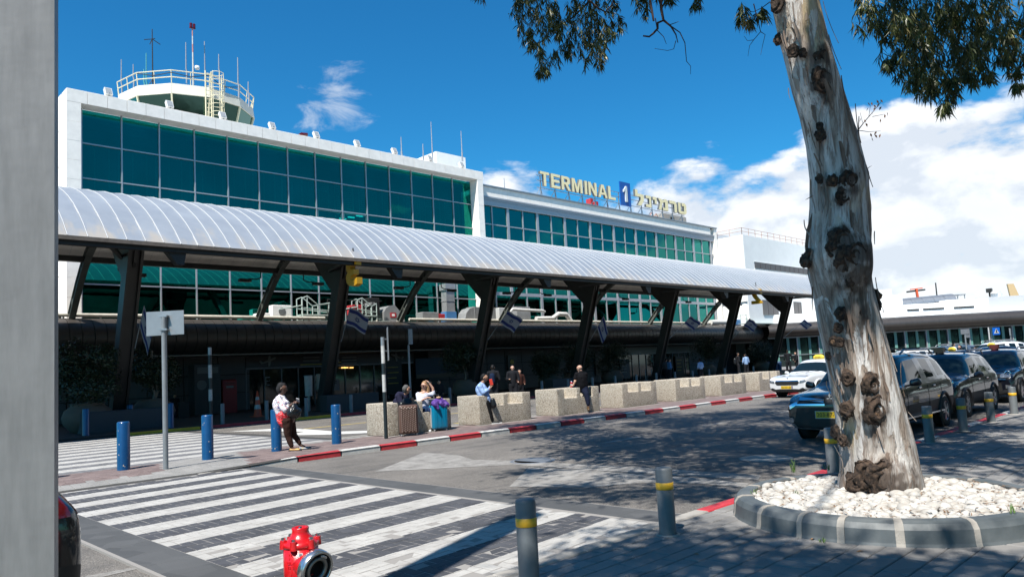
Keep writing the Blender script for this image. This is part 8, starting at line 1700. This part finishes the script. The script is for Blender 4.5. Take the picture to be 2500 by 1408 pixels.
# -- man in the blue shirt
D3 = depth((15.2, 15.95, 1)); J = lambda u, v, dd=0: at(u, v, D3 + dd)
hd = J(1183, 922); fc = RX * .9 - RF * .05 - Vector((0, 0, .5)); nk = J(1176, 938); ch0 = J(1175, 950); pv = J(1185, 979); shR, shL = J(1171, 942, -.15), J(1179, 942, .16); elR, elL = J(1180, 958, -.19), J(1188, 957, .15); wrR, wrL = J(1196, 948, -.10), J(1199, 940, .05)
hR, hL = J(1186, 983, -.09), J(1190, 983, .09); kR, kL = J(1195, 1008, -.09), J(1198, 1008, .09); aR, aL = J(1201, 1028, -.09), J(1206, 1028, .09)
bsh = clothmat('pale_blue_shirt', (0.26, 0.38, 0.62), [((0.16, 0.27, 0.52), .52)], 12)
B = headcaps(hd, fc, .095) + [(nk, hd - Vector((0, 0, .03)), .055, .055), (nk, ch0, .08, .14), (ch0, pv, .15, .15), (shR, elR, .052, .045), (elR, wrR, .042, .028), (shL, elL, .052, .045), (elL, wrL, .042, .028), (hR, kR, .09, .06), (hL, kL, .09, .06), (kR, aR, .06, .04), (kL, aL, .06, .04), (nk, shR, .055, .055), (nk, shL, .055, .055)] + hand(wrR, RX * .5 + Vector((0, 0, .6)), RX, .6) + hand(wrL, RX * .2 + Vector((0, 0, .9)), -RX, .5)
mm = person('man in a pale blue shirt leaning on the second bench block with a red phone', (J(1205, 1030).x, J(1205, 1030).y, IZ), (sm_, B), [
 ('shirt', bsh, [(nk - Vector((0, 0, .02)), ch0, .10, .175), (ch0, J(1183, 972), .18, .185), (J(1183, 972), J(1186, 982), .185, .175), (shR, elR, .082, .072), (elR, J(1191, 951, -.12), .068, .05), (shL, elL, .08, .07), (elL, J(1196, 945, .08), .065, .048), (shR, shL, .08, .08)], .010),
 ('trousers', blkc, [(J(1186, 982), hR, .155, .13), (J(1188, 982), hL, .155, .13), (hR, kR, .125, .09), (hL, kL, .125, .09), (kR, J(1200, 1024, -.09), .088, .07), (kL, J(1205, 1024, .09), .085, .068)], .006),
 ('hair', mat('black_hair', (0.010, 0.009, 0.009), .6, bump=.5, bs=50, spec=.2), [(hd + Vector((0, 0, .05)) - RX * .02, hd - RX * .05 + Vector((0, 0, .01)), .086, .084), (hd - RX * .05 - Vector((0, 0, .03)), hd - RX * .055 - Vector((0, 0, .055)), .06, .045)], .004)])
face(mm, hd, fc, .095)
for a in (aR, aL): q = Vector((a.x, a.y, IZ + .045)) - Vector(mm.location); me = blob([(q - RX * .03, q + RX * .19, .045, .04)], .014, 2); me.materials.append(M['black']); link('shoe', me, mm); o = MB().box(-.08, .24, -.045, .045, -.045, -.022).build('sole', wsh, mm, q); o.rotation_euler = (0, 0, atan2(RX.y, RX.x))
o = tag(MB().bbox(-.045, .045, -.008, .008, -.09, .09, .004).build('mobile_phone', mat('red_phone_case', (0.62, 0.05, 0.03), .4), None, J(1199, 932, -.06)), 'red cased phone held up by the man in the blue shirt', 'phone'); o.rotation_euler = (0, radians(-12), atan2(RX.y, RX.x) + .2)
me = blob([(Vector((0, 0, .05)), Vector((.03, 0, -.10)), .07, .10)], .016, 3); me.materials.append(mat('black_rucksack', (0.010, 0.011, 0.013), .35, bump=.4, bs=20)); tag(link('waist_bag', me, None, J(1203, 980, -.10)), 'black bag at the hip of the man in the blue shirt', 'bag')
# -- bald man in black on the third bench block
D4 = depth((19.15, 16.35, 1)); J = lambda u, v, dd=0: at(u, v, D4 + dd)
hd = J(1415, 899); fc = -RX * .75 + RF * .55 - Vector((0, 0, .35)); nk = J(1419, 909); ch0 = J(1420, 920); pv = J(1422, 944); shR, shL = J(1429, 914, 0), J(1408, 914, 0); elL, elR = J(1404, 931, -.05), J(1427, 932, .2); wrL, wrR = J(1406, 937, .12), J(1408, 940, .16)
kR, kL = J(1432, 962, -.22), J(1405, 944, .1); aR, aL = J(1437, 991, -.34), J(1398, 950, .25)
B = headcaps(hd, fc, .098) + [(nk, hd - Vector((0, 0, .03)), .062, .06), (nk, ch0, .08, .15), (ch0, pv, .16, .17), (shR, elR, .055, .05), (elR, wrR, .045, .03), (shL, elL, .055, .048), (elL, wrL, .045, .03), (pv, kR, .10, .06), (pv, kL, .10, .06), (kR, aR, .06, .04), (kL, aL, .06, .04), (nk, shR, .06, .06), (nk, shL, .06, .06)] + hand(J(1399, 941, -.02), -RX, Vector((0, 0, -1)), .6) + [(elL, J(1399, 941, -.02), .04, .028)]
bt = cloth('black_tshirt', (0.005, 0.005, 0.007)); dj = cloth('dark_jeans', (0.008, 0.012, 0.030))
bm_ = person('bald man in a black T shirt sitting on the third bench block, seen from behind', (J(1437, 1002, -.34).x, J(1437, 1002, -.34).y, IZ), (M['skin_l'], B), [
 ('tshirt', bt, [(nk - Vector((0, 0, .02)), ch0, .10, .185), (ch0, J(1421, 938), .19, .205), (J(1421, 938), J(1422, 946), .205, .19), (shR, J(1428, 924, .1), .088, .085), (shL, J(1405, 923, -.03), .085, .078), (shR, shL, .09, .09)], .009),
 ('trousers', dj, [(J(1422, 946), J(1426, 950, -.05), .18, .16), (J(1426, 950, -.05), kR, .15, .095), (J(1418, 946), kL, .15, .095), (kR, J(1436, 986, -.34), .092, .068), (kL, aL, .09, .07)], .007)])
face(bm_, hd, fc, .098); q = J(1436, 995, -.34) - Vector(bm_.location); me = blob([(q, q - Vector((0, 0, .05)) - RF * .12, .05, .045), (q + RF * .04, q - Vector((0, 0, .05)), .05, .045)], .014, 2); me.materials.append(mat('brown_shoe', (0.09, 0.05, 0.02), .4)); link('shoe', me, bm_)
MB().tube([J(1409, 893, -.09) - Vector(bm_.location), J(1414, 897, -.12) - Vector(bm_.location), J(1420, 901, -.08) - Vector(bm_.location)], .006, 5).build('glasses_strap', M['black'], bm_)
r_ = thing('drink_can', 'red and white drink can standing on the third bench block', 'can', (J(1396, 944).x, J(1396, 944).y, IZ + .861)); r_.location = onY(1396, 944, 16.75); r_.location.z = IZ + .858; cr = .046
for z0, z1, m_ in ((0, .035, M['red_paint']), (.035, .075, M['red_paint']), (.075, .115, wht), (.115, .19, M['red_paint'])): MB().cyl((0, 0, z0), (0, 0, z1), cr, cr, 16).build('can_band', m_, r_)
MB().cyl((0, 0, .19), (0, 0, .205), cr, cr * .8, 16).build('lid', M['chrome'], r_)
# -- people in the shade and far off (coarser)
def far_person(u, vfeet, vhead, d, lab, top, legs, skin, rz=0, seated=False, bag=None, group=None):
    b_ = at(u, vfeet, d); zt = at(u, vhead, d).z; z0 = .1 if not seated else 0.1; H_ = (zt - z0) if not seated else 1.68; k = H_ / 1.72
    r_ = thing('person', lab, 'person', (b_.x, b_.y, z0), rz, group); z_ = (0 if not seated else -.42 * k); T = lambda x, y, z: Vector((x * k, y * k, z * k + z_))
    if seated: lg = [(T(0, .09, .9), T(.42, .1, .9), .085, .07), (T(0, -.09, .9), T(.42, -.1, .9), .085, .07), (T(.42, .1, .9), T(.45, .1, .50), .07, .05), (T(.42, -.1, .9), T(.45, -.1, .5), .07, .05)]
    else: lg = [(T(0, .09, .92), T(.03, .10, .5), .085, .065), (T(0, -.09, .92), T(-.02, -.10, .5), .085, .065), (T(.03, .10, .5), T(0, .11, .06), .062, .045), (T(-.02, -.10, .5), T(-.03, -.11, .06), .062, .045), (T(0, .11, .04), T(.12, .12, .03), .04, .035), (T(-.03, -.11, .04), T(.1, -.12, .03), .04, .035)]
    ar = [(T(0, .19, 1.42), T(.02, .25, 1.14), .05, .042), (T(.02, .25, 1.14), T(.16, .20, 1.0), .04, .028), (T(0, -.19, 1.42), T(.0, -.26, 1.14), .05, .042), (T(0, -.26, 1.14), T(.2, -.14, 1.15), .04, .028)]
    hd_ = T(.02, 0, 1.61); body = headcaps(hd_, (1, 0, 0), .094) + [(T(0, 0, 1.45), hd_, .05, .05), (T(0, 0, 1.36), T(0, 0, 1.0), .14, .13), (T(0, .17, 1.43), T(0, -.17, 1.43), .05, .05)] + ar + lg
    me = blob(body, .022, 2); me.materials.append(skin); link('body', me, r_)
    me = blob([(T(0, 0, 1.38), T(0, 0, 1.02), .165, .155), (T(0, .17, 1.42), T(0, -.17, 1.42), .075, .075), (ar[0][0], ar[0][1], .07, .06), (ar[2][0], ar[2][1], .07, .06), (ar[1][0], ar[1][0].lerp(ar[1][1], .7), .055, .045), (ar[3][0], ar[3][0].lerp(ar[3][1], .7), .055, .045)], .024, 2); me.materials.append(top); link('top', me, r_)
    me = blob([(T(0, 0, 1.0), T(0, 0, .9), .15, .14)] + [(p, q, a + .028, c + .024) for p, q, a, c in lg[:4]], .024, 2); me.materials.append(legs); link('trousers', me, r_)
    me = blob([(hd_ + Vector((-.02, 0, .05)), hd_ + Vector((-.05, 0, 0)), .085, .08)], .022, 2); me.materials.append(MATS['black_hair']); link('hair', me, r_)
    if bag: q = T(-.2, 0, 1.18); me = blob([(q + Vector((0, 0, .12)), q - Vector((0, 0, .14)), .12, .13)], .024, 3); me.materials.append(bag); o = link('backpack', me, None, r_.location.copy(), (0, 0, rz)); tag(o, 'backpack on the back of the ' + ('man by the sixth column' if 'sixth' in lab else 'silhouetted person'), 'bag')
    return r_
drk = cloth('dark_clothes', (0.015, 0.016, 0.02)); lbl = cloth('light_blue_uniform', (0.28, 0.42, 0.66)); wht_c = cloth('white_tshirt', (0.70, 0.70, 0.70)); gry = cloth('grey_clothes', (0.06, 0.06, 0.07)); rdc = cloth('dull_red_top', (0.20, 0.03, 0.03))
bkp = mat('black_rucksack', (0.010, 0.011, 0.013), .35); a_ = atan2(RX.y, RX.x)
far_person(1805, 920, 860, 56, 'man in dark jacket with a backpack standing by the sixth column', drk, drk, sm_, a_, bag=bkp); far_person(1824, 918, 863, 56, 'security officer in a light blue shirt and black trousers beside the man with the backpack', lbl, drk, sm_, a_ + 2)
far_person(1927, 912, 853, 58, 'burly man in black standing by the pale wall above the taxi', drk, drk, sm_, a_ + 1.5); far_person(1947, 910, 858, 58, 'woman in black with a hand raised beside the burly man', drk, drk, M['skin_l'], a_ + 3)
far_person(1712, 918, 877, 54, 'person in a light blue shirt near the fifth column in the shade', lbl, drk, sm_, a_ + 2); far_person(1636, 916, 876, 54, 'person in a blue top behind the queue barrier', cloth('mid_blue_top', (0.06, 0.16, 0.32)), drk, sm_, a_); far_person(1628, 914, 875, 55, 'person in grey by the sliding doors', gry, drk, M['skin_l'], a_ + 1)
far_person(1208, 1000, 890, 31.5, 'dark silhouetted person with a blue backpack by the wall', drk, drk, sm_, a_ + 1.4, bag=cloth('navy_backpack', (0.01, 0.02, 0.05))); far_person(1256, 992, 891, 32, 'dim person in black with pale face behind the second bench block', drk, drk, M['skin_l'], a_ - 1.5); far_person(1272, 992, 902, 33, 'dim person in a brown top behind the bench blocks', cloth('dim_brown_top', (0.05, 0.02, 0.015)), drk, sm_, a_ - 1.2)
far_person(1074, 985, 915, 38, 'dim person seated before the seascape poster', drk, drk, sm_, a_ - 1.5, True); far_person(1052, 985, 917, 38, 'dim person in dull red seated before the seascape poster', rdc, drk, sm_, a_ - 1.4, True); far_person(427, 1000, 952, 40, 'man in black seated by the wall right of the sign pole', drk, dj, M['skin_m'], a_ - 1.3, True)
far_person(941, 985, 890, 44 * .98, 'dim person walking by the terminal doors behind the striped pole', gry, drk, sm_, a_)
far_person(2334, 905, 838, 47, 'man in a white T shirt with dark beard among the far taxis', wht_c, drk, M['skin_m'], a_); far_person(2350, 905, 842, 46.5, 'woman with raised arm beside the man in the white T shirt', drk, drk, M['skin_l'], a_ + 3); far_person(2388, 905, 846, 46, 'brown haired person seen between the two dark taxis', drk, drk, M['skin_m'], a_ + 2)
# benches and cases in the shade
p = onY(355, 1000, 42.2); r_ = thing('waiting_bench', 'dark row of waiting seats against the shaded wall at left', 'bench', (p.x, 42.2, .1))
for k in range(6): MB().bbox(-1.9 + .62 * k, -1.36 + .62 * k, -.25, .2, .40, .45, .01).build('seat', plast, r_); MB().bbox(-1.9 + .62 * k, -1.36 + .62 * k, .2, .25, .45, .95, .01).build('backrest', plast, r_)
MB().box(-1.9, 1.8, -.04, .04, .34, .4).box(-1.6, -1.5, -.2, .2, 0, .34).box(1.4, 1.5, -.2, .2, 0, .34).build('frame', M['steel'], r_)
p = onY(448, 1000, 40); tag(MB().bbox(-.24, .24, -.15, .15, .04, .85, .03).cyl((-.1, 0, .85), (-.1, 0, 1.2), .012, .012, 6).cyl((.1, 0, .85), (.1, 0, 1.2), .012, .012, 6).build('black_suitcase', plast, None, (p.x, 40, .1)), 'black suitcase standing by the seated man in the shade', 'suitcase')
for u, l in ((1575, 'pale queue barrier post by the left C door'), (1590, 'second queue barrier post by the C doors'), (1600, 'bright queue barrier post right of the C sign')):
    p = onY(u, 900, 41); tag(MB().cyl((0, 0, .02), (0, 0, 1.05), .04, .04, 8).lathe([(.2, 0), (.2, .02), (.05, .05)], 14).build('barrier_post', M['alu'], None, (p.x, 41, .1)), l, 'barrier post')
for u, l in ((1878, 'dark blue bin by the last column base'), (1893, 'second dark blue bin by the last column base'), (1903, 'third dark blue bin near the pale wall')):
    p = onY(u, 905, 38); tag(MB().lathe([(.26, 0), (.3, .85), (.31, .9), (.2, 1.0), (.001, 1.02)], 16).build('litter_bin', mat('bin_blue', (0.02, 0.06, 0.14), .5), None, (p.x, 38, .1)), l, 'litter bin')

# ------------------------------------------------------------------ trees behind the camera: they show only as reflections and shade
random.seed(77); tl_ = mat('grove_leaf', (0.035, 0.055, 0.018), .6, col2=(0.07, 0.09, 0.03), vs=1.5); vs = []; fs = []
for k in range(74):
    c0 = Vector((-30 + 2.7 * k + ru(-1, 1), ru(-24, -15), ru(4.5, 9))) if k < 44 else Vector((26 + 2.6 * (k - 44), ru(-13, -6) - .0 * k, ru(2.5, 7.5))); R_ = ru(3.2, 4.8) if k < 44 else ru(2.4, 3.6)
    for i in range(520):
        d = Vector((random.gauss(0, 1), random.gauss(0, 1), random.gauss(0, .9))).normalized() * R_ * ru(.6, 1.05); p = c0 + d; a = Vector((random.gauss(0, 1), random.gauss(0, 1), random.gauss(0, 1))).normalized() * ru(.25, .5); b_ = a.cross(d).normalized() * .28; k_ = len(vs); vs += [tuple(p - a), tuple(p + b_), tuple(p + a), tuple(p - b_)]; fs.append((k_, k_ + 1, k_ + 2, k_ + 3))
me = bpy.data.meshes.new('grove'); me.from_pydata(vs, [], fs); me.materials.append(tl_); tag(link('grove', me), 'mass of dark green trees along the back of the pavement', 'trees', None, 'stuff')
